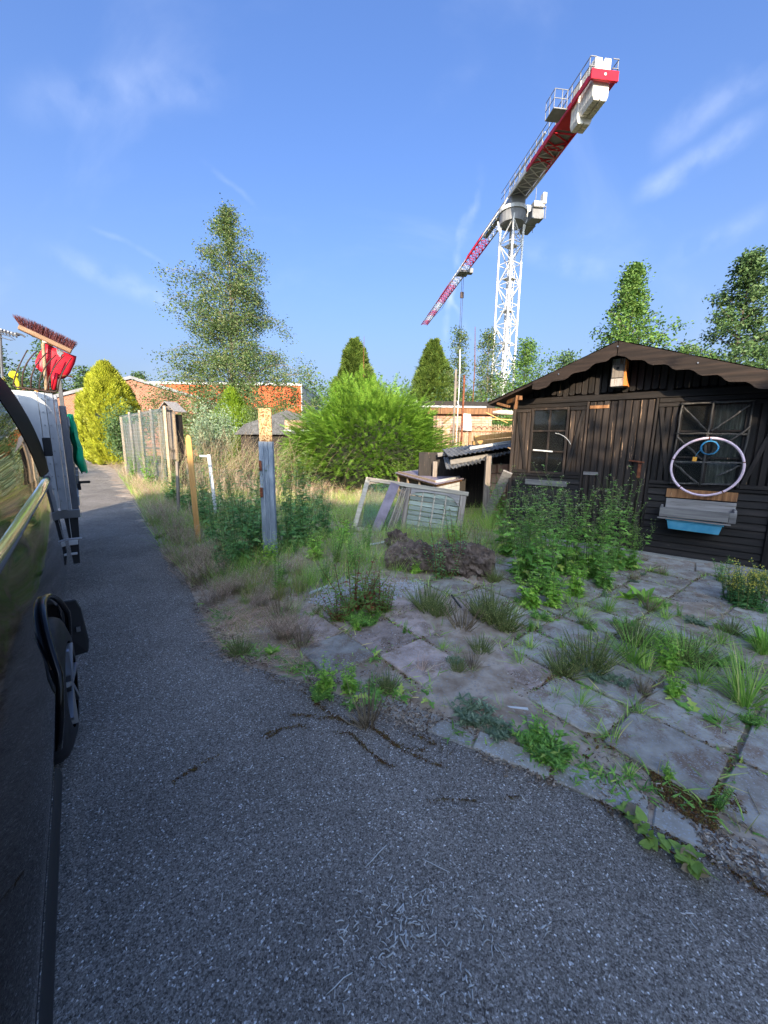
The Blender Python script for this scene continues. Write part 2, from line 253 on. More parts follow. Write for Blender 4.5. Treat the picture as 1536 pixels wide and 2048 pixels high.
M['greensheet'] = surf('green_plastic_sheet', [(.3, (.0, .36, .15)), (.7, (.02, .62, .28))], (9, 9, 9), 1, 4, .45, .5, .01)
M['redlamp'] = plain('red_lamp_lens', (.5, .01, .01), .15, 0, 1)
M['yellow'] = plain('yellow_plastic', (.75, .68, .03), .5)
M['bristle'] = leafmat('broom_bristles', [(0, (.06, .015, .018)), (.6, (.16, .04, .045)), (1, (.28, .09, .08))], .1, .7, False)
M['white'] = surf('old_white_paint', [(.3, (.50, .50, .49)), (.7, (.72, .72, .70))], (5, 5, 5), 1, 7, .6, .2, .002)
M['cranewhite'] = surf('crane_white_paint', [(.3, (.50, .49, .47)), (.7, (.64, .63, .61))], (1, 1, 1), 1, 5, .5, 0)
M['cranegrey'] = surf('crane_grey_paint', [(.3, (.17, .17, .175)), (.7, (.27, .27, .275))], (1, 1, 1), 1, 5, .5, 0)
M['cranered'] = surf('crane_red_paint', [(.3, (.42, .006, .02)), (.7, (.60, .015, .035))], (1, 1, 1), 1, 5, .45, 0)
M['blocks'] = surf('counterweight_concrete', [(.3, (.52, .48, .42)), (.7, (.74, .70, .62))], (1.5, 1.5, 1.5), 1, 6, .8, .1)
M['pink'] = plain('pale_pink_plastic', (.86, .64, .70), .35)
M['bluecord'] = plain('blue_cord', (.05, .30, .52), .5)
M['bluetray'] = surf('faded_blue_plastic', [(.3, (.06, .30, .46)), (.7, (.14, .42, .58))], (7, 7, 7), 1, 5, .5, .05, .002)
M['orange'] = plain('orange_tag', (.85, .38, .04), .5)
M['birdpale'] = planks('pale_flaking_wood', 2, .55, (.30, .17, .11), [(.25, (.34, .30, .26)), (.5, (.5, .46, .41)), (.8, (.64, .6, .53))])
M['birdorange'] = planks('orange_wood', 2, .6, (.22, .07, .02), [(.25, (.36, .10, .02)), (.5, (.58, .19, .04)), (.8, (.68, .27, .07))])
M['void'] = plain('painted_inner_dark', (.006, .006, .006), .9)  # near-black colour standing in for the shade inside holes and rooms
M['curtain'] = surf('dusty_net_curtain', [(.3, (.13, .11, .10)), (.5, (.27, .235, .215)), (.7, (.45, .40, .37))], (26, 26, 1.5), 1, 6, .9, .3, .01)
M['reed'] = surf('reed_fence', [(.3, (.20, .12, .07)), (.5, (.36, .24, .15)), (.7, (.52, .38, .26))], (40, 40, 4), 1, 6, .9, .5, .01)
M['log'] = surf('rotten_bark', [(.3, (.045, .03, .024)), (.5, (.13, .095, .075)), (.62, (.24, .18, .145)), (.75, (.10, .05, .03))], (7, 7, 7), 1, 10, .95, 1, .03)
M['bark'] = surf('tree_bark', [(.3, (.06, .045, .035)), (.7, (.19, .15, .12))], (8, 8, 2), 1, 7, .9, .5, .02)
M['palebark'] = surf('pale_bark', [(.3, (.14, .11, .08)), (.7, (.30, .25, .19))], (8, 8, 2), 1, 7, .9, .3, .02)
M['stem'] = surf('green_stem', [(.3, (.10, .15, .04)), (.7, (.22, .26, .09))], (9, 9, 9), 1, 3, .7, 0)
M['redstem'] = surf('red_stem', [(.3, (.16, .035, .025)), (.7, (.28, .09, .05))], (9, 9, 9), 1, 3, .7, 0)
M['straw'] = leafmat('straw', [(0, (.20, .14, .08)), (.5, (.36, .27, .16)), (1, (.52, .42, .28))], .25, .7)
M['pinkstraw'] = leafmat('pinkish_dry_grass', [(0, (0.479, 0.289, 0.205)), (.5, (0.797, 0.520, 0.376)), (1, (0.900, 0.809, 0.581))], .25, .7)
M['palestraw'] = leafmat('pale_shreds', [(0, (0.620, 0.600, 0.550)), (1, (0.850, 0.840, 0.800))], .1, .6, False)
M['litter'] = leafmat('plant_litter', [(0, (.10, .06, .04)), (.5, (.25, .18, .12)), (.8, (.42, .33, .24)), (1, (.6, .53, .44))], .1, .9)
M['lweed'] = leafmat('weed_leaves', [(0, (0.134, 0.290, 0.051)), (.5, (0.224, 0.449, 0.081)), (.9, (0.359, 0.634, 0.116)), (1, (0.598, 0.686, 0.139))])
M['lbright'] = leafmat('bright_weed_leaves', [(0, (0.199, 0.395, 0.047)), (.5, (0.325, 0.592, 0.077)), (1, (0.598, 0.833, 0.134))])
M['ldark'] = leafmat('dark_weed_leaves', [(0, (0.092, 0.231, 0.071)), (.5, (0.164, 0.368, 0.110)), (1, (0.296, 0.522, 0.165))])
M['lgrey'] = leafmat('greyish_weed_leaves', [(0, (0.137, 0.215, 0.117)), (.5, (0.234, 0.321, 0.186)), (1, (0.390, 0.468, 0.293))])
M['lred'] = leafmat('red_tinged_leaves', [(0, (0.364, 0.067, 0.039)), (.12, (0.291, 0.101, 0.046)), (.2, (0.146, 0.269, 0.054)), (.7, (0.218, 0.370, 0.077)), (1, (0.364, 0.454, 0.108))])
M['lolive'] = leafmat('olive_shoots', [(0, (0.243, 0.222, 0.070)), (.5, (0.339, 0.378, 0.102)), (.85, (0.484, 0.488, 0.143)), (1, (0.629, 0.378, 0.182))])
M['grass'] = leafmat('grass_blades', [(0, (0.173, 0.339, 0.050)), (.6, (0.343, 0.589, 0.089)), (.9, (0.587, 0.746, 0.160)), (1, (0.882, 0.725, 0.298))])
M['flower'] = leafmat('pale_flower_heads', [(0, (0.385, 0.340, 0.096)), (.5, (0.434, 0.408, 0.252)), (1, (0.525, 0.503, 0.396))], .2, .6, False)
M['yflower'] = plain('yellow_flowers', (.72, .60, .08), .6)
M['birch'] = leafmat('birch_leaves', [(0, (0.061, 0.120, 0.036)), (.5, (0.117, 0.180, 0.054)), (.85, (0.184, 0.240, 0.076)), (1, (0.320, 0.312, 0.153))], .35)
M['tree'] = leafmat('tree_leaves', [(0, (0.070, 0.154, 0.031)), (.5, (0.119, 0.231, 0.045)), (1, (0.224, 0.350, 0.077))], .35)
M['treedark'] = leafmat('dark_tree_leaves', [(0, (0.051, 0.104, 0.035)), (.5, (0.088, 0.160, 0.051)), (1, (0.160, 0.240, 0.080))], .3)
M['cypress'] = leafmat('cypress_foliage', [(0, (0.066, 0.114, 0.020)), (.5, (0.107, 0.171, 0.031)), (1, (0.180, 0.240, 0.044))], .25)
M['golden'] = leafmat('golden_conifer_foliage', [(0, (0.212, 0.245, 0.020)), (.5, (0.361, 0.394, 0.032)), (1, (0.552, 0.552, 0.056))], .3)
M['yew'] = leafmat('yew_shoots', [(0, (0.098, 0.213, 0.023)), (.5, (0.173, 0.328, 0.033)), (1, (0.301, 0.473, 0.062))], .3)
M['golden2'] = leafmat('lime_conifer_foliage', [(0, (.11, .20, .015)), (.5, (.18, .29, .02)), (1, (.30, .40, .04))], .3)
M['lime'] = leafmat('lime_leaves', [(0, (.09, .17, .02)), (.5, (.15, .26, .03)), (1, (.25, .36, .06))], .3)
M['vineleaf'] = leafmat('vine_leaves', [(0, (0.182, 0.325, 0.048)), (.5, (0.260, 0.413, 0.072)), (1, (0.442, 0.500, 0.120))], .3, .45, False)
M['slatgreen'] = planks('pale_greenish_slats', 0, .6, (.16, .16, .12), [(.25, (.12, .14, .11)), (.5, (.22, .25, .20)), (.8, (.34, .37, .31))])
M['core'] = plain('dark_core_fill', (.016, .022, .008), .95)  # near-black filler that keeps crowns from showing through
def brickmat():
    m, t, b = newmat('red_brickwork'); nn = t.nodes; L = t.links; tcn = nn.new('ShaderNodeTexCoord'); mp = nn.new('ShaderNodeMapping'); mp.inputs['Rotation'].default_value = (math.radians(-90), 0, 0); L.new(tcn.outputs['Object'], mp.inputs[0])
    br = nn.new('ShaderNodeTexBrick'); br.inputs['Color1'].default_value = (.29, .085, .042, 1); br.inputs['Color2'].default_value = (.38, .145, .08, 1); br.inputs['Mortar'].default_value = (.26, .17, .12, 1); br.inputs['Scale'].default_value = 1; br.inputs['Brick Width'].default_value = .24; br.inputs['Row Height'].default_value = .13; br.inputs['Mortar Size'].default_value = .022
    L.new(mp.outputs[0], br.inputs['Vector']); nz = nn.new('ShaderNodeTexNoise'); nz.inputs['Scale'].default_value = 1.5; nz.inputs['Detail'].default_value = 6; L.new(tcn.outputs['Object'], nz.inputs['Vector'])
    mr = nn.new('ShaderNodeMapRange'); mr.inputs[3].default_value = .7; mr.inputs[4].default_value = 1.25; L.new(nz.outputs['Fac'], mr.inputs[0]); hs = nn.new('ShaderNodeHueSaturation'); L.new(br.outputs['Color'], hs.inputs['Color']); L.new(mr.outputs[0], hs.inputs['Value']); L.new(hs.outputs[0], b.inputs['Base Color']); b.inputs['Roughness'].default_value = .9
    bp = nn.new('ShaderNodeBump'); bp.inputs['Strength'].default_value = .5; bp.inputs['Distance'].default_value = -.01; L.new(br.outputs['Fac'], bp.inputs['Height']); L.new(bp.outputs[0], b.inputs['Normal']); return m
M['brick'] = brickmat()
M['orangewall'] = surf('orange_red_cladding', [(.3, (.52, .085, .03)), (.7, (.62, .13, .05))], (1, 1, .4), 1, 4, .75, 0)
M['onebrick'] = surf('single_brick', [(.3, (.42, .20, .13)), (.7, (.62, .42, .32))], (6, 6, 6), 1, 5, .9, .3, .004, rnd=.3)
def netmat():
    m, t, b = newmat('green_netting'); nn = t.nodes; L = t.links; b.inputs['Base Color'].default_value = (.05, .16, .11, 1); b.inputs['Roughness'].default_value = .8
    tp = nn.new('ShaderNodeBsdfTransparent'); ms = nn.new('ShaderNodeMixShader'); tcn = nn.new('ShaderNodeTexCoord'); nz = nn.new('ShaderNodeTexNoise'); nz.inputs['Scale'].default_value = 1.7; nz.inputs['Detail'].default_value = 5; L.new(tcn.outputs['Object'], nz.inputs['Vector'])
    mr = nn.new('ShaderNodeMapRange'); mr.inputs[1].default_value = .3; mr.inputs[2].default_value = .7; mr.inputs[3].default_value = .1; mr.inputs[4].default_value = .42; L.new(nz.outputs['Fac'], mr.inputs[0]); L.new(mr.outputs[0], ms.inputs[0]); L.new(tp.outputs[0], ms.inputs[1]); L.new(b.outputs[0], ms.inputs[2]); L.new(ms.outputs[0], nn['Material Output'].inputs['Surface']); return m
M['net'] = netmat()
# ---------------------------------------------------------------- ground
LANE_E = [(-60, 76.5), (-35, 44.2), (-11.4, 16.5), (-8.3, 12.4), (-6.3, 9.7), (-4.4, 7.0), (-2.9, 4.96), (-2.2, 4.1), (-1.65, 3.28), (-1.38, 2.9), (-1.18, 2.6), (-.9, 2.4), (-.54, 2.25), (-.2, 2.08), (.1, 1.9), (.45, 1.7), (.77, 1.52), (1.09, 1.32), (1.34, 1.12), (2.2, .5), (3.6, -.6), (6, -3)]
LANE = LANE_E+[(9, -7), (-9, -7), (-4.9, -4.9+2.2), (-2.67-.3, -2.1-.2+1.0), (-33.6, 37.3), (-62, 73.5)]
def inpoly(P, poly):
    x, y = P[..., 0], P[..., 1]; r = np.zeros(x.shape, bool); n = len(poly)
    for i in range(n):
        x1, y1 = poly[i]; x2, y2 = poly[(i+1) % n]
        c = ((y1 > y) != (y2 > y)) & (x < (x2-x1)*(y-y1)/((y2-y1) if y2 != y1 else 1e-9)+x1); r ^= c
    return r
def dist_line(P, line):
    d = np.full(P.shape[:-1], 1e9)
    for a, b in zip(line[:-1], line[1:]):
        a = np.array(a, float); b = np.array(b, float); ab = b-a; t = np.clip(((P-a)@ab)/(ab@ab), 0, 1); d = np.minimum(d, np.linalg.norm(P-a-t[..., None]*ab, axis=-1))
    return d
m = MB(); m.quad((-900, -300, -.06), (900, -300, -.06), (900, 1500, -.06), (-900, 1500, -.06)); tag(m.build('ground', M['farground']), kind='structure')
PAVE = [(-.8, 2.72), (-.35, 2.4), (.1, 2.12), (.9, 1.66), (1.4, 1.33), (2.3, .72), (3.7, -.35), (6.5, .6), (6.3, 2.6), (4.9, 3.95), (3.35, 5.15), (2.4, 5.7), (1.7, 5.3), (1.2, 4.5), (.4, 4.1), (-.3, 3.7), (-.75, 3.3)]
def soil_h(x, y, inl, dl, inp):
    n1 = noise.noise(Vector((x*1.3, y*1.3, 0)))*.03+noise.noise(Vector((x*6, y*6, 3)))*.012
    if inl: return -.05
    if inp: return -.004+n1*.62+max(0, noise.noise(Vector((x*.9+5, y*.9, 7)))-.12)*.07
    return min(1, dl/.25)*(.012+n1)-.004
def patch(x0, x1, y0, y1, st):
    xs = np.arange(x0, x1+.001, st); ys = np.arange(y0, y1+.001, st); X, Y = np.meshgrid(xs, ys, indexing='ij'); P = np.stack([X, Y], -1)
    il = inpoly(P, LANE); dl = dist_line(P, LANE_E); ip = inpoly(P, PAVE); Z = np.zeros_like(X)
    for i in range(X.shape[0]):
        for j in range(X.shape[1]): Z[i, j] = soil_h(X[i, j], Y[i, j], il[i, j] and dl[i, j] > st*1.2, dl[i, j], ip[i, j])
    return np.stack([X, Y, Z], -1)
m = MB(); m.grid(patch(-3.5, 6.5, -1.5, 8, .06)); m.grid(patch(-26, 14, 8, 26, .25)); m.grid(patch(-12, -3.5, 2, 8, .12)); m.grid(patch(6.5, 14, -1.5, 8, .5))
tag(m.build('bare_soil', M['soil'], smooth=True), kind='structure')
m = MB(); m.add([(x, y, 0) for x, y in LANE], [list(range(len(LANE)))[::-1]])
lane = tag(m.build('asphalt_lane', M['asphalt']), kind='structure')
# paving slabs ---------------------------------------------------
pav = tag(empty('paving'), kind='structure')
U = np.array([.616, -.788]); Vv = np.array([.788, .616]); O0 = np.array([.30, 2.78]); GRAV = [(-.72, 3.45), (-.3, 3.25), (.05, 3.45), (.5, 3.95), (.2, 4.35), (-.45, 4.15)]
for i in range(-7, 12):
    for j in range(-5, 17):
        c = O0+U*(i+.5)*.44+Vv*(j+.5)*.42
        if not inpoly(c, PAVE) or dist_line(c[None], PAVE+[PAVE[0]])[0] < .13 or inpoly(c, GRAV): continue
        if random.random() < .05: continue
        hx, hy = .44/2-.011, .42/2-.011; a = random.gauss(0, .018); pts = []
        for sx, sy in ((-1, -1), (1, -1), (1, 1), (-1, 1)):
            k = random.uniform(.006, .03) if random.random() < .7 else random.uniform(.03, .09)
            p1 = (sx*hx, sy*(hy-k)); p2 = (sx*(hx-k), sy*hy)
            pts += [p1, p2] if sx*sy > 0 else [p2, p1]
            if sx*sy > 0: pass
        tl = np.random.default_rng(i*50+j+400).normal(0, .012, 2); z0 = .016+random.uniform(-.006, .008)
        top = []; ins = []
        for (px, py) in pts:
            for lst, kk, dz in ((top, 1., -.006), (ins, .972, 0)):
                qx, qy = px*kk, py*kk; rx = qx*math.cos(a)-qy*math.sin(a); ry = qx*math.sin(a)+qy*math.cos(a)
                q = c+U*rx+Vv*ry; lst.append((q[0]-c[0], q[1]-c[1], z0+qx*tl[0]+qy*tl[1]+dz))
        bot = [(x, y, -.045) for x, y, z in top]; n = len(top); mm = MB()
        mm.add(np.array(bot+top+ins), [[k, (k+1) % n, n+(k+1) % n, n+k] for k in range(n)]+[[n+k, n+(k+1) % n, 2*n+(k+1) % n, 2*n+k] for k in range(n)]+[list(range(2*n, 3*n))])
        # the outline runs the other way round in this basis, so flip it
        mm.F = [f[:, ::-1] for f in mm.F]
        pk = (c[0] < 1.15 and random.random() < .75)
        o = mm.build('slab', M['slabpink'] if pk else M['slab'], pav); o.location = (c[0], c[1], 0)
# kerb strip pieces
kb = tag(empty('kerb_edging'), kind='structure')
KL = [np.array(p, float) for p in LANE_E[12:]]; seg = []
for a, b in zip(KL[:-1], KL[1:]):
    n = max(1, int(round(np.linalg.norm(b-a)/.5)))
    for k in range(n): seg.append((a+(b-a)*k/n, a+(b-a)*(k+1)/n))
for a, b in seg[1:]:
    d = (b-a)/np.linalg.norm(b-a); nn_ = np.array([-d[1], d[0]]); wd = .13+random.uniform(-.01, .01); z = random.uniform(.006, .016); g = .006
    P = [a+d*g, b-d*g, b-d*g+nn_*wd, a+d*g+nn_*wd]
    mm = MB(); mm.prism([(p[0], p[1], -.05) for p in P], (0, 0, .05+z)); mm.build('kerb_piece', M['kerb'], kb, bev=.006)
# ---------------------------------------------------------------- small shapes for plants
def leafshape(L, W, seg=2, fold=.35, droop=.35, lobes=0):
    V = []; F = []; n = seg+1
    for i in range(n):
        t = i/seg; wdt = W*math.sin(PI*min(.97, max(.08, t**.8)))*.5
        if lobes and i % 2 == 1: wdt *= 1.7
        if lobes and i % 2 == 0 and 0 < i < seg: wdt *= .55
        y = L*t; z = -droop*L*t*t; V += [(-wdt, y, z+fold*wdt), (0, y, z), (wdt, y, z+fold*wdt)]
    for i in range(seg):
        a = i*3; F += [[a, a+1, a+4, a+3], [a+1, a+2, a+5, a+4]]
    return np.array(V), np.array(F)
def frames(D, roll=None, s=None):     # rotation matrices whose y axis is D
    D = D/np.linalg.norm(D, axis=1)[:, None]; up = np.tile([0, 0, 1.], (len(D), 1)); up[np.abs(D[:, 2]) > .97] = (1, 0, 0)
    X = np.cross(D, up); X /= np.linalg.norm(X, axis=1)[:, None]; Z = np.cross(X, D)
    if roll is not None:
        c, s_ = np.cos(roll)[:, None], np.sin(roll)[:, None]; X, Z = X*c+Z*s_, Z*c-X*s_
    R = np.stack([X, D, Z], -1)
    if s is not None: R = R*s[:, None, None]
    return R
def curve(p, d, L, n=6, bend=(0, 0, 0), wob=.0, r=rng):
    P = [np.array(p, float)]; d = np.array(d, float); d /= np.linalg.norm(d)
    for i in range(n-1):
        P.append(P[-1]+d*L/(n-1)); d = d+np.array(bend)/(n-1)+r.normal(0, wob, 3); d /= np.linalg.norm(d)
    return np.array(P)
class Plant:
    def __init__(s): s.st = MB(); s.lf = MB(); s.fl = MB()
    def leaves(s, T, D, proto, size, roll=None):
        T = np.array(T); D = np.array(D); s.lf.rep(proto[0], proto[1], frames(D, roll if roll is not None else rng.normal(0, .4, len(T)), np.array(size)), T)
    def buds(s, T, size):
        T = np.array(T)
        if len(T) == 0: return
        V = np.array([(0, 0, -1), (1, 0, 0), (0, 1, 0), (-1, 0, 0), (0, -1, 0), (0, 0, 1.)])*size; F = np.array([[0, 2, 1], [0, 3, 2], [0, 4, 3], [0, 1, 4], [5, 1, 2], [5, 2, 3], [5, 3, 4], [5, 4, 1]])
        R = np.tile(np.eye(3), (len(T), 1, 1))*rng.uniform(.6, 1.3, len(T))[:, None, None]; s.fl.rep(V, F, R, T)
    def build(s, name, ms, ml, mf=None):
        root = bpy.data.objects.new(name, None); col.objects.link(root); root.empty_display_size = .1
        if s.st.n: s.st.build('stem', ms, root, True)
        if s.lf.n: s.lf.build('leaves', ml, root)
        if s.fl.n and mf: tag(s.fl.build('flowers', mf, root), kind='stuff')
        return root
def tall_weed(h, nst, spread, lobed=True, flowers=1., lsize=.11, dens=1.):
    p = Plant(); T = []; D = []; S = []; B = []
    for k in range(nst):
        a = rng.uniform(0, 2*PI); r0 = rng.uniform(0, spread*.3); lean = rng.uniform(.05, .35); hh = h*rng.uniform(.65, 1.05)
        P = curve((r0*math.cos(a), r0*math.sin(a), 0), (lean*math.cos(a), lean*math.sin(a), 1), hh, 7, (0, 0, .15), .05); p.st.tube(P, np.linspace(.0045, .0014, 7), 4, False)
        n = int(26*hh/.8*dens)
        for i in range(n):
            t = rng.uniform(0, .88)**1.7; f = t*6; q = int(f); pt = P[q]+(P[min(q+1, 6)]-P[q])*(f-q); b = rng.uniform(0, 2*PI)
            T.append(pt); D.append((math.cos(b), math.sin(b), rng.uniform(-.1, .8))); S.append((1.15-.85*t)*rng.uniform(.6, 1.25))
        for i in range(int(7*flowers)+2):
            t = rng.uniform(.45, .95); f = t*6; q = int(f); pt = P[q]+(P[min(q+1, 6)]-P[q])*(f-q); b = rng.uniform(0, 2*PI); L = hh*rng.uniform(.10, .28)
            Q = curve(pt, (.6*math.cos(b), .6*math.sin(b), 1), L, 4, (0, 0, .3), .06); p.st.tube(Q, np.linspace(.0016, .0008, 4), 3, False)
            for u in range(4): c_ = rng.uniform(0, 2*PI); T.append(Q[rng.integers(0, 4)]); D.append((math.cos(c_), math.sin(c_), .5)); S.append(.28)
            if flowers > 0:
                for u in range(rng.integers(1, 4)): B.append(Q[3]+rng.normal(0, .012, 3))
    pr = leafshape(lsize, lsize*(.42 if lobed else .2), 6 if lobed else 2, .25, .35, 1 if lobed else 0); p.leaves(T, D, pr, S); p.buds(B, .0055); return p
def narrow_plant(h, nst, spread, L=.06, W=.009, n=70, up=.7, lmax=.3):
    p = Plant(); T = []; D = []; S = []; B = []
    for k in range(nst):
        a = rng.uniform(0, 2*PI); r0 = rng.uniform(0, spread*.5); lean = rng.uniform(.0, lmax); hh = h*rng.uniform(.55, 1.05)
        P = curve((r0*math.cos(a), r0*math.sin(a), 0), (lean*math.cos(a), lean*math.sin(a), 1), hh, 6, (0, 0, .2), .05); p.st.tube(P, np.linspace(.004, .0013, 6), 4, False)
        for i in range(int(n*hh/h)):
            t = i/(n*hh/h)*.99; f = t*5; q = int(f); pt = P[q]+(P[min(q+1, 5)]-P[q])*(f-q); b = i*2.4+rng.normal(0, .3)
            T.append(pt); D.append((math.cos(b), math.sin(b), up+rng.normal(0, .2))); S.append((1-.5*t)*rng.uniform(.7, 1.2))
    p.leaves(T, D, leafshape(L, W*2, 2, .3, .3), S); return p
def grass_tuft(n, h, spread, W=.005, flat=.5):
    V = []; F = []; p = Plant(); T = []; D = []; S = []
    for s_ in range(5):
        t = s_/4; wd = W*.5*(1-t*.9); V += [(-wd, h*(t-.12*t*t), -.32*h*t*t), (wd, h*(t-.12*t*t), -.32*h*t*t)]
    F = [[2*i, 2*i+1, 2*i+3, 2*i+2] for i in range(4)]
    a = rng.uniform(0, 2*PI, n); e = rng.uniform(flat, 1.6, n); r = rng.uniform(0, spread, n); T = np.stack([r*np.cos(a), r*np.sin(a), np.zeros(n)], 1); D = np.stack([np.cos(a), np.sin(a), np.tan(np.clip(e, .1, 1.45))], 1)
    p.leaves(T, D, (np.array(V), np.array(F)), rng.uniform(.4, 1.1, n), rng.normal(0, .3, n)); return p
def dry_tuft(n, h, spread):
    p = Plant(); T = []; D = []; S = []
    for k in range(n):
        a = rng.uniform(0, 2*PI); r0 = rng.uniform(0, spread); lean = rng.uniform(.05, .7); hh = h*rng.uniform(.5, 1.05)
        P = curve((r0*math.cos(a), r0*math.sin(a), 0), (lean*math.cos(a), lean*math.sin(a), 1), hh, 4, (.25*math.cos(a), .25*math.sin(a), -.2), .05); p.st.tube(P, np.linspace(.0012, .0006, 4), 3, False)
        for i in range(22):
            t = rng.uniform(.5, 1); f = t*3; q = min(int(f), 2); pt = P[q]+(P[q+1]-P[q])*(f-q); b = rng.uniform(0, 2*PI); T.append(pt); D.append((.6*math.cos(b), .6*math.sin(b), 1)); S.append(rng.uniform(.5, 1.2))
    p.leaves(T, D, leafshape(.042, .0065, 1, .2, .3), S); return p
def rosette(n, L, W, lob=1, tall=.3):
    p = Plant(); a = np.arange(n)*2.4+rng.normal(0, .2, n); D = np.stack([np.cos(a), np.sin(a), rng.uniform(.05, tall*2.4, n)], 1); T = np.zeros((n, 3)); T[:, 2] = .004
    p.leaves(T, D, leafshape(L, W, 8 if lob else 4, .3, .28, lob), rng.uniform(.6, 1.1, n)); return p
def mat_plant(n, r, h, L=.045, W=.012, up=.5):
    p = Plant(); T = []; D = []; S = []
    for k in range(n):
        a = rng.uniform(0, 2*PI); rr = rng.uniform(.2, 1); hh = r*rr
        P = curve((0, 0, 0), (math.cos(a), math.sin(a), h/r*rng.uniform(.4, 2)), hh, 5, (0, 0, .3), .1); P[:, 2] = np.maximum(P[:, 2], .005); p.st.tube(P, .0012, 3, False)
        for i in range(20):
            t = rng.uniform(.15, 1); f = t*4; q = min(int(f), 3); pt = P[q]+(P[q+1]-P[q])*(f-q); b = rng.uniform(0, 2*PI); T.append(pt); D.append((math.cos(b)+.6*math.cos(a), math.sin(b)+.6*math.sin(a), up+rng.normal(0, .3))); S.append(rng.uniform(.5, 1.2))
    p.leaves(T, D, leafshape(L, W, 2, .3, .2), S); return p
def seedstalks(p, n, h):
    for k in range(n):
        a = rng.uniform(0, 2*PI); P = curve((0, 0, 0), (.3*math.cos(a), .3*math.sin(a), 1), h*rng.uniform(.7, 1), 5, (0, 0, 0), .05); p.st.tube(P, .0012, 3, False)
    return p
# ================================================================ SHED
SH = empty('garden_shed', 'black-brown timber garden shed with scalloped gable board, plank door and two shuttered windows', 'shed', (3.67, 5.37, 0), math.atan2(-.615, .788))
XL, XR = -1.93, 1.25; RX, RZ = -.5, 2.84; SLL, SLR = .395, .347
def roofz(x): return RZ-(RX-x)*SLL if x < RX else RZ-(x-RX)*SLR
m = MB(); PV = [(XL, 0.05, .04), (XR, .05, .04), (XR, .05, roofz(XR)-.06), (RX, .05, RZ-.06), (XL, .05, roofz(XL)-.06)]; m.prism(PV, (0, 2.5, 0)); m.build('wall', M['shedV'], SH)
m = MB()
for (a, za, b, zb) in ((-2.24, roofz(-2.24), RX, RZ), (RX, RZ, 1.62, roofz(1.62))):
    m.add([(a, -.40, za-.035), (b, -.40, zb-.035), (b, 2.85, zb-.035), (a, 2.85, za-.035), (a, -.40, za), (b, -.40, zb), (b, 2.85, zb), (a, 2.85, za)], BOXF)
m.build('roof_deck', M['shedTrim'], SH)
m = MB()     # felt with a worn edge
for (a, b) in ((-2.27, RX), (RX, 1.66)):
    xs = np.linspace(a, b, 26); ys = np.array([-.425, -.3, 0, 1, 2, 2.88]); P = np.zeros((26, 6, 3))
    for i, x in enumerate(xs):
        for j, y in enumerate(ys): P[i, j] = (x, y+(random.uniform(-.008, .008) if j == 0 else 0), roofz(x)+.006+(random.uniform(0, .006) if j < 2 else .003))
    m.grid(P)
m.build('roof_felt', M['felt'], SH)
# fascia boards, scalloped
def fascia(pts, xs, name='fascia'):
    top = [(x, -.425, roofz(x)-.002) for x in xs]; P = top+[(x, -.425, z) for x, z in pts[::-1]]
    m = MB(); m.prism(P, (0, .022, 0)); return m.build(name, M['shedTrim'], SH)
def smooth_s(pts, n=6):
    o = []
    for (x0, z0), (x1, z1) in zip(pts[:-1], pts[1:]):
        for k in range(n): t = k/n; s_ = t*t*(3-2*t); o.append((x0+(x1-x0)*t, z0+(z1-z0)*s_))
    return o+[pts[-1]]
rp_ = [(-.495, 2.66), (-.42, 2.64), (-.33, 2.585), (-.22, 2.575), (-.10, 2.5), (.03, 2.495), (.15, 2.415), (.28, 2.41), (.41, 2.325), (.54, 2.325), (.66, 2.235), (.80, 2.225), (.92, 2.14), (1.05, 2.13), (1.17, 2.05), (1.30, 2.04), (1.42, 1.96), (1.55, 1.95), (1.6, 1.92)]
lp_ = [(-1.56, 2.315), (-1.47, 2.30), (-1.36, 2.325), (-1.28, 2.40), (-1.12, 2.41), (-1.0, 2.49), (-.86, 2.505), (-.74, 2.59), (-.62, 2.6), (-.55, 2.65), (-.505, 2.66)]
rp_ = smooth_s(rp_, 3); lp_ = smooth_s(lp_, 3)
fascia(lp_, [p[0] for p in lp_]); fascia(rp_, [p[0] for p in rp_])
for x in (-1.2, -.5, .35, 1.0):
    m = MB(); m.tube([(x, -.44, roofz(x)-.07), (x, -.42, roofz(x)-.07)], .008, 8); m.build('screw_head', M['steel'], SH)
m = MB(); m.bar((-2.0, -.2, 2.17), (-1.72, -.42, 2.20), .05, .06); m.bar((-1.78, -.40, 2.24), (-1.80, -.39, 2.04), .05, .03); m.bar((-2.1, -.35, 2.14), (-1.9, -.42, 2.08), .07, .03); m.build('rotten_rafter_end', M['bare'], SH)
# gable boards, ragged lower ends
x = XL+.01; k = 0
while x < XR-.02:
    wv = .084; zb = 2.235+random.choice([-.012, 0, .012, .02]); zt = roofz(x+wv/2)-.045-abs(wv/2)*.35
    if zt-zb > .02:
        P = [(x+.005, -.012, zb+.02), (x+.018, -.012, zb), (x+wv-.018, -.012, zb), (x+wv-.005, -.012, zb+.02), (x+wv-.005, -.012, zt), (x+.005, -.012, zt)]
        mm = MB(); mm.prism(P, (0, .05, 0)); mm.build('gable_board', M['shedV'], SH, bev=.004)
    x += wv+.002
m = MB(); m.box(XL-.02, XR+.01, -.03, .06, 2.135, 2.225); m.build('header_beam', M['shedH'], SH, bev=.006)
for a, b in ((XL-.02, -.87), (.0, XR+.01)): m = MB(); m.box(a, b, -.015, .06, 2.075, 2.132); m.build('header_board', M['shedH'], SH, bev=.004)
# corner posts
for a, b in ((XL-.035, XL+.02), (XR-.01, XR+.07)):
    m = MB(); m.box(a, b, -.05, .06, .02, 2.132); m.build('corner_post', M['shedVw'] if a < 0 else M['shedV'], SH, bev=.006)
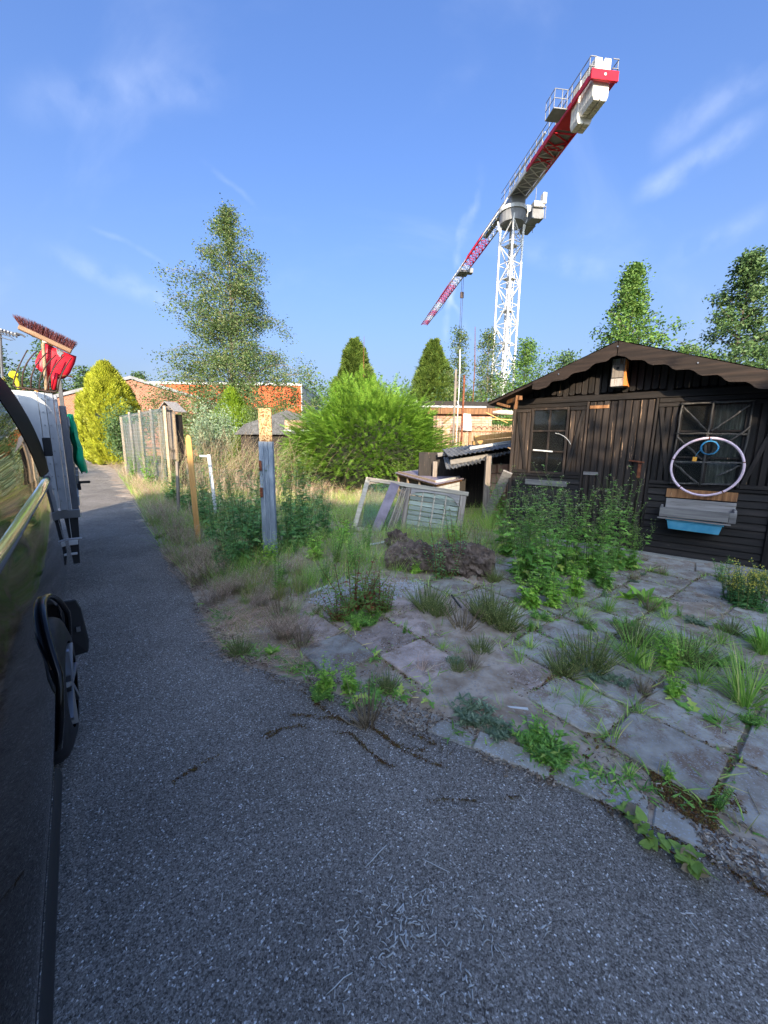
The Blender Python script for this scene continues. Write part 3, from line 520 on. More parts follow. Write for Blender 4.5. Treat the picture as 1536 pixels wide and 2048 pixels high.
# door
m = MB(); m.box(-.875, -.845, -.03, .06, .02, 2.132); m.build('door_jamb', M['shedVw'], SH, bev=.004)
m = MB(); m.box(-.035, -.005, -.035, .06, .02, 2.132); m.build('door_jamb', M['shedV'], SH, bev=.004)
dr = MB(); dr.box(-.842, -.038, 0, .045, .03, 2.12); door = dr.build('door', M['shedVw'], SH)
for k in range(9):
    a = -.84+k*.089; mm = MB(); P = [(a+.003, 0, 0), (a+.014, -.022, 0), (a+.074, -.022, 0), (a+.086, 0, 0)]; zb = .03+random.uniform(0, .012)
    mm.prism([(p[0], p[1]-.001, zb) for p in P], (0, 0, 2.09-random.uniform(0, .01))); mm.build('door_plank', M['shedVw'], door)
for zz, L in ((2.05, .25), (1.09, .2)):
    m = MB(); m.box(-.835, -.835+L, -.034, -.0235, zz-.022, zz+.022); m.build('hinge', M['bare'] if zz > 2 else M['greywood'], door, bev=.002)
m = MB(); m.bar((-.26, -.05, 1.30), (-.08, -.05, 1.28), .02, .02); m.box(-.15, -.11, -.05, -.0235, 1.06, 1.26); m.build('door_latch', M['rust'], door)
# lapped boards low down
def lap(x0, x1, z0, z1, n, mat):
    h = (z1-z0)/n
    for k in range(n):
        a = z0+k*h; mm = MB(); mm.prism([(x0, 0.04, a), (x0, -.026+random.uniform(-.003, .003), a+.004), (x0, -.006, a+h*.86), (x0, -.006, a+h*.99), (x0, .04, a+h*.99)], (x1-x0, 0, 0)); o = mm.build('cladding_board', M[mat], SH); tp = MB()
lap(XL+.02, -.878, .03, 1.0, 11, 'shedH'); lap(-.003, XR-.012, .03, .945, 10, 'shedH')
m = MB(); m.box(-.003, XR-.012, -.034, .04, .948, .985); m.build('ledge', M['shedH'], SH, bev=.004)
m = MB(); m.box(-1.69, -1.05, -.035, .03, .86, .945); m.build('ledge', M['greywood'], SH, bev=.004)
m = MB(); m.box(XL+.02, -.88, -.03, .04, 1.003, 1.04); m.build('ledge', M['shedH'], SH, bev=.004)
# shutters
def shutter(x0, x1, z0, z1, n, flip, mat='shedVw'):
    s_ = MB(); s_.box(x0, x1, .0, .02, z0, z1); sh = s_.build('shutter', M[mat], SH)
    wv = (x1-x0)/n
    for k in range(n):
        a = x0+k*wv; mm = MB(); mm.prism([(a+.002, -.001, z0), (a+.012, -.02, z0), (a+wv-.012, -.02, z0), (a+wv-.002, -.001, z0)], (0, 0, z1-z0-random.uniform(0, .01))); mm.build('plank', M[mat], sh)
    for zz in (z0+.03, z1-.03): mm = MB(); mm.box(x0+.001, x1-.001, -.036, -.021, zz-.025, zz+.025); mm.build('rail', M['shedH'], sh, bev=.003)
    p, q = ((x0+.03, -.031, z1-.06), (x1-.03, -.031, z0+.06)) if not flip else ((x1-.03, -.031, z1-.06), (x0+.03, -.031, z0+.06))
    mm = MB(); mm.bar(p, q, .018, .045, up=(0, 1, 0)) if False else mm.bar(p, q, .045, .02, up=(0, 1, 0)); mm.build('brace', M['shedV'], sh, bev=.002)
shutter(XL+.022, -1.675, 1.045, 2.07, 3, False); shutter(-1.095, -.878, 1.045, 2.07, 3, True); shutter(-.002, .225, .99, 2.07, 3, False, 'shedV'); shutter(.925, XR-.012, .99, 2.07, 4, True, 'shedV')
def panemat():
    m, t, b = newmat('dusty_window_pane'); nn = t.nodes; L = t.links; tp = nn.new('ShaderNodeBsdfTransparent'); tp.inputs[0].default_value = (.75, .8, .78, 1); gl = nn.new('ShaderNodeBsdfGlossy'); gl.inputs['Roughness'].default_value = .04; gl.inputs['Color'].default_value = (.8, .8, .8, 1); fr = nn.new('ShaderNodeFresnel'); fr.inputs[0].default_value = 1.5
    df = nn.new('ShaderNodeBsdfDiffuse'); df.inputs[0].default_value = (.30, .29, .26, 1); m1 = nn.new('ShaderNodeMixShader'); m1.inputs[0].default_value = .035; m2 = nn.new('ShaderNodeMixShader'); L.new(fr.outputs[0], m2.inputs[0]); L.new(tp.outputs[0], m1.inputs[1]); L.new(df.outputs[0], m1.inputs[2]); L.new(m1.outputs[0], m2.inputs[1]); L.new(gl.outputs[0], m2.inputs[2]); L.new(m2.outputs[0], nn['Material Output'].inputs['Surface']); return m
M['pane'] = panemat()
# left window
def window(x0, x1, z0, z1, cols, rows, frm, name='window'):
    w_ = MB(); t_ = .035
    for b in ((x0, x0+t_, z0, z1), (x1-t_, x1, z0, z1), (x0+t_+.001, x1-t_-.001, z1-t_, z1), (x0+t_+.001, x1-t_-.001, z0, z0+t_)): w_.box(b[0], b[1], -.03, .045, b[2], b[3])
    W_ = w_.build(name, M[frm], SH, bev=.004); v = MB(); v.box(x0+.036, x1-.036, .04, .048, z0+.036, z1-.036); v.build('room_shade_sheet', M['void'], W_)  # thin black sheet behind the panes, the room's shade put into its colour
    cw = (x1-x0-2*t_)/cols; rh = (z1-z0-2*t_)/rows
    for i in range(1, cols): b = MB(); b.box(x0+t_+i*cw-.014, x0+t_+i*cw+.014, -.02, .02, z0+t_+.001, z1-t_-.001); b.build('glazing_bar', M[frm], W_, bev=.003)
    for j in range(1, rows): b = MB(); b.box(x0+t_+.001, x1-t_-.001, -.024, .018, z0+t_+j*rh-.012, z0+t_+j*rh+.012); b.build('glazing_bar', M[frm], W_, bev=.003)
    for i in range(cols):
        for j in range(rows): b = MB(); a = x0+t_+i*cw; c = z0+t_+j*rh; b.box(a+.001, a+cw-.001, -.003, .001, c+.001, c+rh-.001, rotx(random.gauss(0, .004))@rotz(random.gauss(0, .004))); b.build('pane', M['pane'], W_)
    return W_
W1 = window(-1.665, -1.105, 1.045, 2.07, 2, 3, 'shedVw')
m = MB(); P = curve((-1.28, -.03, 1.68), (1, 0, -.2), .3, 6, (-.6, 0, -.9)); m.tube(P, .004, 5); m.bar((-1.60, -.03, 1.42), (-1.3, -.03, 1.40), .01, .02); m.build('loose_cord', M['white'], W1)
W2 = window(.235, .915, .99, 2.07, 2, 3, 'shedV')
m = MB(); xs = np.linspace(.585, .875, 40); zs = np.linspace(1.04, 2.02, 8); P = np.array([[(x_, .022+.010*math.sin(x_*95+z_*1.5), z_) for z_ in zs] for x_ in xs]); m.grid(P); m.build('curtain', M['curtain'], W2, True)
def stick(P, r, nm='branch_lattice'):
    P = [np.array(p) for p in P]; Q = []
    for a, b in zip(P[:-1], P[1:]):
        for k in range(8): t = k/8; Q.append(a+(b-a)*t+rng.normal(0, .004, 3))
    Q.append(P[-1]); m = MB(); m.tube(Q, r*rng.uniform(.75, 1.25, len(Q)), 7); return m.build(nm, M['greywoodD'], W2, True)
M['greywoodD'] = planks('dark_branch_wood', 2, .58, (.2, .17, .14), [(.25, (.03, .028, .026)), (.5, (.07, .065, .06)), (.8, (.16, .15, .14))])
y_ = -.052
for P in ([(.25, y_, 2.03), (.23, y_, 1.02)], [(.93, y_, 2.05), (.91, y_, 1.0)], [(.23, y_, 2.04), (.94, y_, 2.05)], [(.56, y_-.01, 2.06), (.545, y_-.01, 1.0)], [(.21, y_-.012, 1.67), (.92, y_-.012, 1.655)], [(.22, y_-.012, 1.30), (.92, y_-.012, 1.31)], [(.22, y_, 1.02), (.9, y_, 1.04)],
          [(.27, y_-.015, 2.0), (.53, y_-.015, 1.70)], [(.9, y_-.015, 2.0), (.58, y_-.015, 1.70)], [(.25, y_-.015, 1.62), (.53, y_-.015, 1.34)], [(.93, y_-.02, 1.74), (.57, y_-.015, 1.38)], [(.25, y_-.015, 1.28), (.53, y_-.015, 1.03)], [(.9, y_-.015, 1.28), (.7, y_-.015, 1.14)]):
    stick([(p[0], p[1], p[2]) for p in P], .011)
def shedpt(x, y, z):
    a = math.atan2(-.615, .788); c, s_ = math.cos(a), math.sin(a); return (3.67+c*x-s_*y, 5.37+s_*x+c*y, z)
SRZ = math.atan2(-.615, .788)
# concrete base strip
m = MB(); m.box(XL-.1, XR+.5, -.16, 2.6, -.05, .03); o = m.build('shed_base', M['kerb']); o.location = (3.67, 5.37, 0); o.rotation_euler = (0, 0, SRZ); tag(o, kind='structure')
for a, b in ((-1.0, -.2), (-.19, .62), (.63, 1.5)):
    m = MB(); m.box(a, b-.012, -.62, -.172, -.05, .022+random.uniform(-.004, .006)); o = m.build('base_slab', M['slab']); o.location = (3.67, 5.37, 0); o.rotation_euler = (0, 0, SRZ); tag(o, kind='structure')
# bird box
B = empty('bird_box', 'small flaking wooden nest box with square hole fixed under the shed gable peak', 'bird box', shedpt(-.50, -.05, 2.30), SRZ)
m = MB(); m.box(-.075, .075, -.16, .018, 0, .36); m.build('box_body', M['birdpale'], B, bev=.003)
m = MB(); m.prism([(.0765, -.165, 0), (.135, -.165, -.005), (.118, -.165, .06), (.105, -.165, .13), (.098, -.165, .22), (.10, -.165, .33), (.0765, -.165, .35)], (0, .18, 0)); m.build('side_board', M['birdorange'], B, bev=.003)
m = MB(); m.box(-.065, .068, -.178, -.161, .11, .28); m.build('front_plate', M['greywoodV'], B, bev=.002)
m = MB(); m.box(-.02, .016, -.180, -.170, .215, .25); m.build('hole_shade_patch', M['void'], B)  # black plate on the front, the hole's shade is in its colour
# hoop
H_ = empty('hula_hoop', 'pale pink plastic hoop hanging in front of the right-hand shed window', 'hoop', shedpt(.58, -.11, 1.25), SRZ)
m = MB(); n = 64; P = [(math.cos(a)*.355, .0, math.sin(a)*.36) for a in np.linspace(0, 2*PI, n+1)]; m.tube(P, .0145, 8, False); m.build('tube', M['pink'], H_, True)
for a in (.2, 1.6, 2.9, 4.0, 5.3): m = MB(); c = np.array((math.cos(a)*.355, 0, math.sin(a)*.36)); t_ = np.array((-math.sin(a), 0, math.cos(a)))*.006; m.tube([c-t_, c+t_], .0158, 8); m.build('joint_band', M['rust'], H_)
m = MB()
for k in range(4): P = [(math.cos(a)*(.078+k*.004)+.0, -.02+.006*k, math.sin(a)*(.078+k*.003)) for a in np.linspace(0, 2*PI, 30)]; m.tube(P, .0032, 5, False)
m.tube([(0, -.02, .08), (.0, .0, .12), (.0, .02, .13)], .0035, 5); m.tube([(-.07, -.01, 0), (-.11, -.01, -.07), (-.13, -.012, -.12)], .003, 5)
o = tag(m.build('cord_coil', M['bluecord'], None, True), 'blue cord coil tied to the top of the pink hoop', 'cord'); o.location = shedpt(.585, -.13, 1.49); o.rotation_euler = (0, 0, SRZ)
m = MB(); m.box(-.022, .022, -.008, .008, -.028, .028); o = tag(m.build('orange_tag', M['orange'], None, bev=.003), 'small orange tag dangling from the blue cord', 'tag'); o.location = shedpt(.455, -.14, 1.345); o.rotation_euler = (0, .06, SRZ)
# planter and tray
Pn = empty('planter_box', 'weathered grey wooden planter box fixed under the right-hand shed window', 'planter', shedpt(.56, -.03, .60), SRZ)
def pbox(nm, mat, b, **k): m = MB(); m.box(*b); return m.build(nm, M[mat], Pn, bev=.003, **k)
pbox('back_board', 'greywood', (-.34, .37, -.018, -.002, .02, .215)); pbox('side_board', 'greywood', (-.385, -.36, -.235, -.02, .01, .125)); pbox('side_board', 'greywood', (.345, .37, -.235, -.02, .01, .145)); pbox('front_board', 'greywood', (-.386, .30, -.262, -.236, -.005, .118)); pbox('end_block', 'greywood', (.302, .371, -.262, -.236, -.01, .12)); pbox('bottom_board', 'greywood', (-.37, .34, -.234, -.02, -.005, .008)); pbox('upper_board', 'bare', (-.35, .37, -.016, -.003, .23, .345))
o = MB(); o.bar((-.40, -.255, -.022), (.33, -.255, -.03), .03, .016); o.build('batten', M['greywood'], Pn)
m = MB(); V = []; x0, x1, y0, y1 = -.27, .29, -.23, .0
R1 = [(x0, y0), (x1, y0), (x1, y1), (x0, y1)]; R2 = [(x0+.03, y0+.025), (x1-.02, y0+.025), (x1-.02, y1-.025), (x0+.03, y1-.025)]
m.add([(a, b, 0) for a, b in R1]+[(a, b, -.125) for a, b in R2]+[(a*.985, b*.97-.002, 0) for a, b in R1]+[(a*.97, b*.95, -.118) for a, b in R2], [[0, 1, 5, 4], [1, 2, 6, 5], [2, 3, 7, 6], [3, 0, 4, 7], [4, 5, 6, 7], [9, 8, 12, 13], [10, 9, 13, 14], [11, 10, 14, 15], [8, 11, 15, 12], [15, 14, 13, 12]])
m.box(x0-.012, x1+.012, y0-.012, y0-.001, -.008, .006); m.box(x1+.001, x1+.012, y0, y1, -.008, .006)
o = tag(m.build('plastic_tray', M['bluetray'], None, bev=.003), 'faded blue plastic tray hanging below the wooden planter', 'tray'); o.location = shedpt(.53, -.04, .555); o.rotation_euler = (0, .02, SRZ)
# leaning plank at the shed's left corner
o = MB(); a = G(1036, 940, .0); p1 = np.array(shedpt(-1.96, -.1, 1.05)); p0_ = G(968, 1040, 0.05); o.bar(p0_, p1, .03, .16, up=(.8, -.6, .1)); o = tag(o.build('leaning_plank', M['greywood'], None, bev=.004), 'weathered plank leaning against the left corner of the black shed', 'plank')
# ================================================================ LEAN-TO
LT = empty('lean_to', 'collapsing lean-to with grey corrugated sheets left of the black shed', 'lean-to', (2.2, 8.2, 0))
def corr(a, b, dirv, wv, nw, amp, mat, name, parent, jag=.0, off=(0, 0, 0)):   # sheet from edge a-b, extruded along dirv
    a, b, dirv = map(lambda v: np.array(v, float), (a, b, dirv)); n = nw*8; ys = np.linspace(0, 1, 6); e = (b-a)
    nm = np.cross(e, dirv); nm /= np.linalg.norm(nm); P = np.zeros((n+1, 6, 3))
    for i in range(n+1):
        t = i/n; j0 = random.uniform(-jag, jag)
        for j, s_ in enumerate(ys): P[i, j] = a+e*t+dirv*(s_+(j0 if j == 0 else 0))+nm*amp*math.sin(t*nw*2*PI)
    m = MB(); m.grid(P); P2 = P-nm*.008; m.grid(P2[:, ::-1]); return m.build(name, M[mat], parent, True)
def L_(p): return np.array(p)-np.array((2.2, 8.2, 0))
corr(L_((1.25, 7.6, 1.25)), L_((3.0, 7.7, 1.55)), (0.1, 1.6, .12), 1, 20, .011, 'fibrecement', 'corrugated_sheet', LT, .03)
corr(L_((1.18, 7.45, 1.02)), L_((1.85, 7.5, 1.16)), (.12, 1.2, .18), 1, 9, .012, 'fibrecement', 'corrugated_sheet', LT, .06)
corr(L_((1.62, 7.52, 1.12)), L_((2.5, 7.6, 1.37)), (.12, 1.3, .14), 1, 11, .012, 'fibrecement', 'corrugated_sheet', LT, .03)
m = MB(); m.bar(L_((1.62, 7.5, 1.42)), L_((2.72, 7.6, 1.60)), .03, .05); m.build('white_batten', M['white'], LT, bev=.003)
m = MB(); m.bar(L_((1.3, 7.75, 1.14)), L_((3.0, 7.9, 1.42)), .06, .09); m.bar(L_((1.2, 8.9, 1.25)), L_((3.2, 8.9, 1.55)), .06, .09); m.build('beam', M['greywood'], LT)
for x, y, w_ in ((2.02, 7.6, .11), (1.15, 8.9, .1), (3.0, 9.2, .1)): m = MB(); m.box(*(np.array([x-w_/2, x+w_/2])-2.2), *(np.array([y-w_/2, y+w_/2])-8.2), 0, 1.28 if x > 1.5 else 1.1); m.build('post', M['greywoodV'], LT, bev=.006)
m = MB(); m.box(-1.4, 1.3, .9, 1.0, 0, 1.3); m.build('back_wall', M['shedV'], LT)
for r in range(5):
    for c_ in range(5):
        m = MB(); m.box(.0+c_*.11, .098+c_*.11, -.25, -.05, .12+r*.2, .30+r*.2); o = m.build('brick', M['onebrick'], LT, bev=.006); o.location = (random.uniform(-.006, .006), random.uniform(-.03, .03), 0)
m = MB(); m.bar(L_((1.9, 8.4, 1.62)), L_((2.9, 8.6, 1.74)), .1, .1); m.bar(L_((1.85, 8.3, 1.52)), L_((2.85, 8.5, 1.62)), .09, .09); m.build('roof_log', M['orangewood'], LT, bev=.01)
# ================================================================ HUTCH
zc = .74; c0 = G(872, 967, zc); cl = G(795, 946, zc); cr = G(921, 957, zc)
ax = (cl-c0); ay = (cr-c0); HT = empty('rabbit_hutch', 'white wooden hutch with faded mauve felt lid behind the leaning frame', 'hutch', (c0[0], c0[1], 0))
def hq(u, v, z): return tuple(ax[:2]*u+ay[:2]*v)+(z,)
def hprism(nm, mat, u0, u1, v0, v1, z0, z1, par=HT, bev=0): m = MB(); m.prism([hq(u0, v0, z0), hq(u0, v1, z0), hq(u1, v1, z0), hq(u1, v0, z0)], (0, 0, z1-z0)); return m.build(nm, M[mat], par, bev=bev)
hprism('lid', 'lavfelt', -.04, 1.04, -.06, 1.06, zc-.012, zc+.012, bev=.004); hprism('lid_edge', 'bare', -.02, 1.02, -.03, 1.03, zc-.05, zc-.013)
hprism('body', 'shedV', .03, .98, .04, .98, .12, zc-.052)
for k in range(6): hprism('side_board', 'white', .0, .028, .02, .98, .2+k*.1, .295+k*.1, bev=.003)
for u in (0.02, .34, .66, .96): hprism('frame_post', 'palewood', u, u+.035, -.01, .038, .15, zc-.052)
for z in (.28, .74): hprism('frame_rail', 'palewood', .02, .99, -.006, .036, z, z+.05)
# ================================================================ LEANING WINDOW FRAME
FR = empty('old_window_frame', 'large old wooden window frame leaning among the grass in front of the hutch', 'window frame', (-.52, 6.45, 0), math.radians(-2)); FR.rotation_euler = (math.radians(-14), math.radians(7.5), math.radians(-3))
def fb(nm, mat, x0, x1, y0, y1, z0, z1, R=None, bev=.004): m = MB(); m.box(x0, x1, y0, y1, z0, z1, R); return m.build(nm, M[mat], FR, bev=bev)
fb('top_rail', 'oldcream', .10, 1.85, 0, .05, .90, .97); fb('bottom_rail', 'oldcream', .02, 1.8, 0, .05, .02, .09); fb('side_stile', 'oldcream', .02, .10, 0, .05, .091, .97, roty(.12)); fb('side_stile', 'greywoodV', 1.72, 1.82, 0, .05, .091, .895)
fb('middle_stile', 'greywoodV', .78, .86, 0, .05, .091, .895)
m = MB(); m.box(.12, .77, .02, .026, .1, .89); m.build('green_net', M['net'], FR)
m = MB(); m.prism([(.11, .005, .895), (.11, .005, .80), (.17, .005, .86), (.30, .005, .893)], (0, .03, 0)); m.build('corner_piece', M['palewood'], FR)
m = MB(); m.prism([(.87, .005, .895), (.87, .005, .76), (.95, .005, .83), (1.1, .005, .86), (1.45, .005, .86), (1.6, .005, .82), (1.71, .005, .70), (1.71, .005, .895)], (0, .03, 0)); m.build('arched_board', M['greywood'], FR)
for k in range(9): fb('slat', 'slatgreen' if 'slatgreen' in M else 'greywood', .87, 1.71, .03, .04, .1+k*.085, .178+k*.085, rotx(-.25), .002)
for k in range(3): fb('glazing_bar', 'oldcream', 1.07+k*.2, 1.095+k*.2, .01, .025, .1, .85, None, .002)
m = MB(); m.bar((.38, -.06, .05), (.62, -.012, .93), .16, .012, up=(0, 1, 0)) if False else m.box(.40, .56, -.035, -.015, .05, .94, roty(.24)); o = m.build('dark_board', M['lavfelt'], FR, bev=.002)
for k in range(4): m = MB(); m.box(.63+k*.035, .655+k*.035, -.03, -.012, .1, .88, roty(.2)); m.build('loose_slat', M['greywoodV'], FR, bev=.002)
# ================================================================ ROTTEN LOG
m = MB(); P0 = G(770, 1112, .14); P1 = G(990, 1125, .17); n = 90; k = 60; PP = np.zeros((n, k+1, 3)); d = (P1-P0); side = np.array([-d[1], d[0], 0]); side /= np.linalg.norm(side)
for i in range(n):
    t = i/(n-1); c = P0+d*t; rr = (.12+.09*t)*(math.sqrt(max(.02, 1-(2*t-1)**8)))
    for j in range(k+1):
        a = 2*PI*j/k; v = side*math.cos(a)+np.array([0, 0, 1])*math.sin(a); q = c+v*rr; nz = noise.fractal(Vector(q*6), .55, 2.3, 6)*.055+abs(noise.noise(Vector((q[0]*9, q[1]*9, q[2]*26))))*.075-max(0, noise.noise(Vector(q*4+3))-.2)*.2; PP[i, j] = c+v*(rr+nz)
m.grid(PP); tag(m.build('rotten_log', M['log'], None, False), 'thick rotten log with crumbling bark lying among the weeds before the shed', 'log')
def lump(name, label, cat, c, s, mat, amp=.3, fr=4, nseg=44):
    m = MB(); P = np.zeros((nseg, nseg+1, 3)); c = np.array(c, float)
    for i in range(nseg):
        th = PI*(i+.02)/(nseg-.96)
        for j in range(nseg+1):
            ph = 2*PI*(j % nseg)/nseg; v = np.array([math.sin(th)*math.cos(ph), math.sin(th)*math.sin(ph), math.cos(th)]); q = v*(1+amp*noise.fractal(Vector(v*fr*.5+c), .8, 2.1, 4)); P[i, j] = c+q*np.array(s)
    m.grid(P); return tag(m.build(name, M[mat], None, False), label, cat)
lump('bark_lump', 'crumbly brown stump lump at the left end of the rotten log', 'stump', G(795, 1085, .1), (.16, .13, .15), 'log', .5, 5)
lump('stone', 'round grey stone in front of the rotten log', 'stone', G(945, 1152, .03), (.05, .05, .045), 'slab', .15)
# ================================================================ POSTS
PB = empty('clad_post', 'square chipboard post sheathed below in grey metal standing in tall weeds', 'post', (-1.46, 4.84, 0), .25)
m = MB(); m.prism([(-.075, -.05, 1.3), (.075, -.05, 1.3), (.075, .05, 1.3), (-.075, .05, 1.3)], (0, 0, .595)); m.build('chipboard_core', M['osb'], PB, bev=.004)
z0 = [0.0]
m = MB(); sec = [(-.088, -.06), (-.05, -.06), (-.046, -.075), (-.032, -.075), (-.028, -.06), (.0, -.06), (.004, -.075), (.018, -.075), (.022, -.06), (.07, -.06), (.088, -.045), (.088, .06), (-.088, .06)]
m.prism([(a, b, .0) for a, b in sec], (0, 0, 1.5)); m.build('metal_sheath', M['zinc'], PB)
for z in (1.15, .82): m = MB(); m.box(-.093, -.06, -.085, -.055, z, z+.12); m.build('hinge_pin', M['rust'], PB, bev=.003)
def post(name, label, loc, w_, d_, h, mat, pointed=False, lean=(0, 0), rz=0, cat='post'):
    m = MB(); m.prism([(-w_/2, -d_/2, -.1), (w_/2, -d_/2, -.1), (w_/2, d_/2, -.1), (-w_/2, d_/2, -.1)], (0, 0, h+.1-(.06 if pointed else 0)))
    if pointed: m.add([(-w_/2, -d_/2, h-.06), (w_/2, -d_/2, h-.06), (w_/2, d_/2, h-.06), (-w_/2, d_/2, h-.06), (-w_/5, -d_/5, h), (w_/5, -d_/5, h), (w_/5, d_/5, h), (-w_/5, d_/5, h)], BOXF[1:])
    o = m.build(name, M[mat], None, bev=.005); o.location = loc; o.rotation_euler = (lean[0], lean[1], rz); return tag(o, label, cat)
g1 = G(397, 1085); post('orange_post', 'orange-stained pointed wooden post beside the lane, left of the metal-clad post', (g1[0], g1[1], 0), .075, .07, 1.58, 'orangewood', True, (0, -.02), .4)
post('white_post', 'short white painted post behind the orange post', (-3.35, 7.6, 0), .06, .055, 1.24, 'white', False, (0, -.05), .3)
m = MB(); m.bar((-3.41, 7.6, 1.205), (-3.72, 7.88, 1.20), .035, .04); tag(m.build('white_rail', M['white'], None, bev=.004), 'white rail running back from the short white post', 'rail')
post('grey_stake', 'thin grey weathered stake among weeds between the netting and the orange post', (-4.1, 7.6, 0), .05, .05, 1.1, 'greywoodV', False, (0, .05))
# ================================================================ NETTING FENCE ALONG THE LANE
NF = empty('aviary_fence', 'tall netting fence with upright boards and posts along the lane beside the golden conifer', 'fence', (0, 0, 0))
fa = np.array([-10.75, 16.2]); fbp = np.array([-6.75, 12.2]); fd = (fbp-fa)/np.linalg.norm(fbp-fa); FL = np.linalg.norm(fbp-fa); TOP = 2.45
def fp(s_, z, off=0): q = fa+fd*s_+np.array([-fd[1], fd[0]])*off; return np.array([q[0], q[1], z])
for k, s_ in enumerate((0, 1.4, 2.8, 4.2, FL)): m = MB(); m.bar(fp(s_, -.1), fp(s_+random.uniform(-.05, .05), TOP+random.uniform(-.05, .1)), .08, .08); m.build('fence_post', M['greywoodV' if k % 2 else 'palewood'], NF, bev=.006)
s_ = .05
while s_ < 2.7: m = MB(); m.bar(fp(s_, 0, .07), fp(s_+random.uniform(-.04, .04), TOP-.25+random.uniform(-.12, .05), .07), .15, .02, up=(fd[0], fd[1], 0)) if False else m.prism([fp(s_, 0, .07), fp(s_+.15, 0, .07), fp(s_+.15, 0, .09), fp(s_, 0, .09)], (random.uniform(-.03, .03), 0, TOP-.25+random.uniform(-.15, .05))); m.build('fence_board', M['greywoodV'] if random.random() < .6 else M['rust2'] if 'rust2' in M else M['greywoodV'], NF); s_ += .17
for z in (TOP-.02, 1.2): m = MB(); m.bar(fp(0, z, .12), fp(FL, z+.03, .12), .04, .06); m.build('fence_rail', M['greywoodV'], NF)
m = MB(); P = np.array([[fp(a, z, -.05+.02*math.sin(a*5+z*3)) for z in np.linspace(0, TOP+.03, 10)] for a in np.linspace(0, FL, 30)]); m.grid(P); m.build('green_net', M['net'], NF, True)
m = MB()
for z in np.arange(.1, TOP, .13): m.bar(fp(0, z, -.08), fp(FL, z, -.08), .006)
for a in np.arange(.1, FL, .13): m.bar(fp(a, 0, -.08), fp(a, TOP, -.08), .006)
tag(m.build('wire_mesh', M['steel'], NF), kind='stuff')
# small gabled coop
CP = empty('chicken_coop', 'small pitched-roof coop of grey boards behind the netting fence', 'coop', (-6.9, 12.6, 0), -.5)
for k in range(6): m = MB(); m.box(-.40+k*.13, -.275+k*.13, 0, .03, .9, 2.33+.09*(3-abs(k-2.5))); m.build('board', M['greywoodV'], CP, bev=.003)
m = MB(); m.box(-.38, .30, .035, .3, 0, 2.3); m.build('body', M['shedV'], CP)
for sx in (-1, 1): m = MB(); m.bar((0, .15, 2.70), (sx*.47, .15, 2.38), .42, .02, up=(0, 0, 1)); m.build('roof_board', M['greywood'], CP)
for x in (-.40, .37): m = MB(); m.box(x-.03, x+.03, -.05, -.001, 0, 2.3); m.build('corner_post', M['palewood'], CP, bev=.004)
# little dark hut with glazed front
HU = empty('dark_hut', 'low hut with black felt roof half hidden between the chipboard post and the yew', 'hut', (-4.0, 15.5, -.3), .15)
m = MB(); m.box(-1.6, 1.4, 0, 2, 0, 2.1); m.build('wall', M['shedTrim'], HU); m = MB(); m.prism([(-1.8, -.2, 2.05), (-1.4, -.2, 2.45), (.2, -.2, 3.0), (1.7, -.2, 2.45), (1.8, -.2, 2.1)], (0, 2.4, 0)); m.build('roof', M['felt'], HU)
m = MB(); m.box(.1, .9, -.23, -.21, 2.3, 2.62); m.build('gable_panel', M['onebrick'], HU); m = MB(); m.box(.05, 1.4, -.25, -.22, 2.2, 2.26); m.build('trim', M['white'], HU)
m = MB(); m.box(-1.2, -.7, -.02, -.001, 1.5, 2.0); m.build('opening_shade_patch', M['void'], HU)  # black plate on the wall, shade of an opening painted in
# ================================================================ REED-SCREENED TERRACE BEHIND THE LEAN-TO
RF = empty('reed_fence', 'brown reed screen fence behind the lean-to with wire along its top', 'fence', (0, 0, 0))
y0 = 14; 
for k in range(90):
    x = 2.35+k*.03; m2 = None
m = MB()
for k in range(300): x = 2.3+k*.0112; z = 2.1+random.uniform(-.05, .1); m.bar((x, y0+random.uniform(-.012, .012), .3), (x+random.uniform(-.02, .02), y0, z), .011)
tag(m.build('reeds', M['reed'], RF), kind='stuff')
for z in (1.95, 1.15): m = MB(); m.bar((2.3, y0-.03, z), (5.6, y0-.03, z), .03, .03); m.build('rail', M['bare'], RF)
m = MB()
for k in range(14): c = 2.9+k*.2; m.tube([(c+.09*math.cos(a), y0-.05, 2.02+.09*math.sin(a)) for a in np.linspace(0, PI, 8)], .008, 4)
m.build('scallop_wire', M['rust'], RF)
for x in (2.42, 3.0): m = MB(); m.box(x-.04, x+.04, y0-.08, y0-.03, 0, 2.2); m.build('fence_post', M['rust'] if x < 2.5 else M['bare'], RF, bev=.004)
TB = empty('brick_annex', 'low pale brick annex with brown flat roof edge behind the reed fence', 'annex', (3.3, 17.2, 0))
m = MB(); m.box(-1.2, 1.35, .13, 2.2, 0, 2.75); m.build('wall', M['onebrick'], TB)
for r in range(8):
    x = -1.2-(.15 if r % 2 else 0)
    while x < 1.3: m = MB(); m.box(max(-1.2, x)+.012, min(1.35, x+.3)-.012, .10, .129, 1.85+r*.105+.008, 1.85+(r+1)*.105-.008); m.build('brick', M['onebrick'], TB); x += .3
m = MB(); m.box(-1.5, 1.7, -.1, 2.4, 2.76, 3.02); m.build('roof_edge', M['shedH2'] if 'shedH2' in M else M['bare'], TB); m = MB(); m.box(-3.2, 1.0, -.16, -.101, 3.03, 3.09); m.build('white_pipe', M['white'], TB); m = MB(); m.box(-3.5, 1.7, 1.0, 2.4, 3.025, 3.4); m.build('roof_parapet', M['shedV'], TB)
for x in (-1.9, -.15): m = MB(); m.bar((x, -.1, 3.04), (x-.08, -.1, 3.3), .04, .04); m.build('bracket', M['white'], TB)
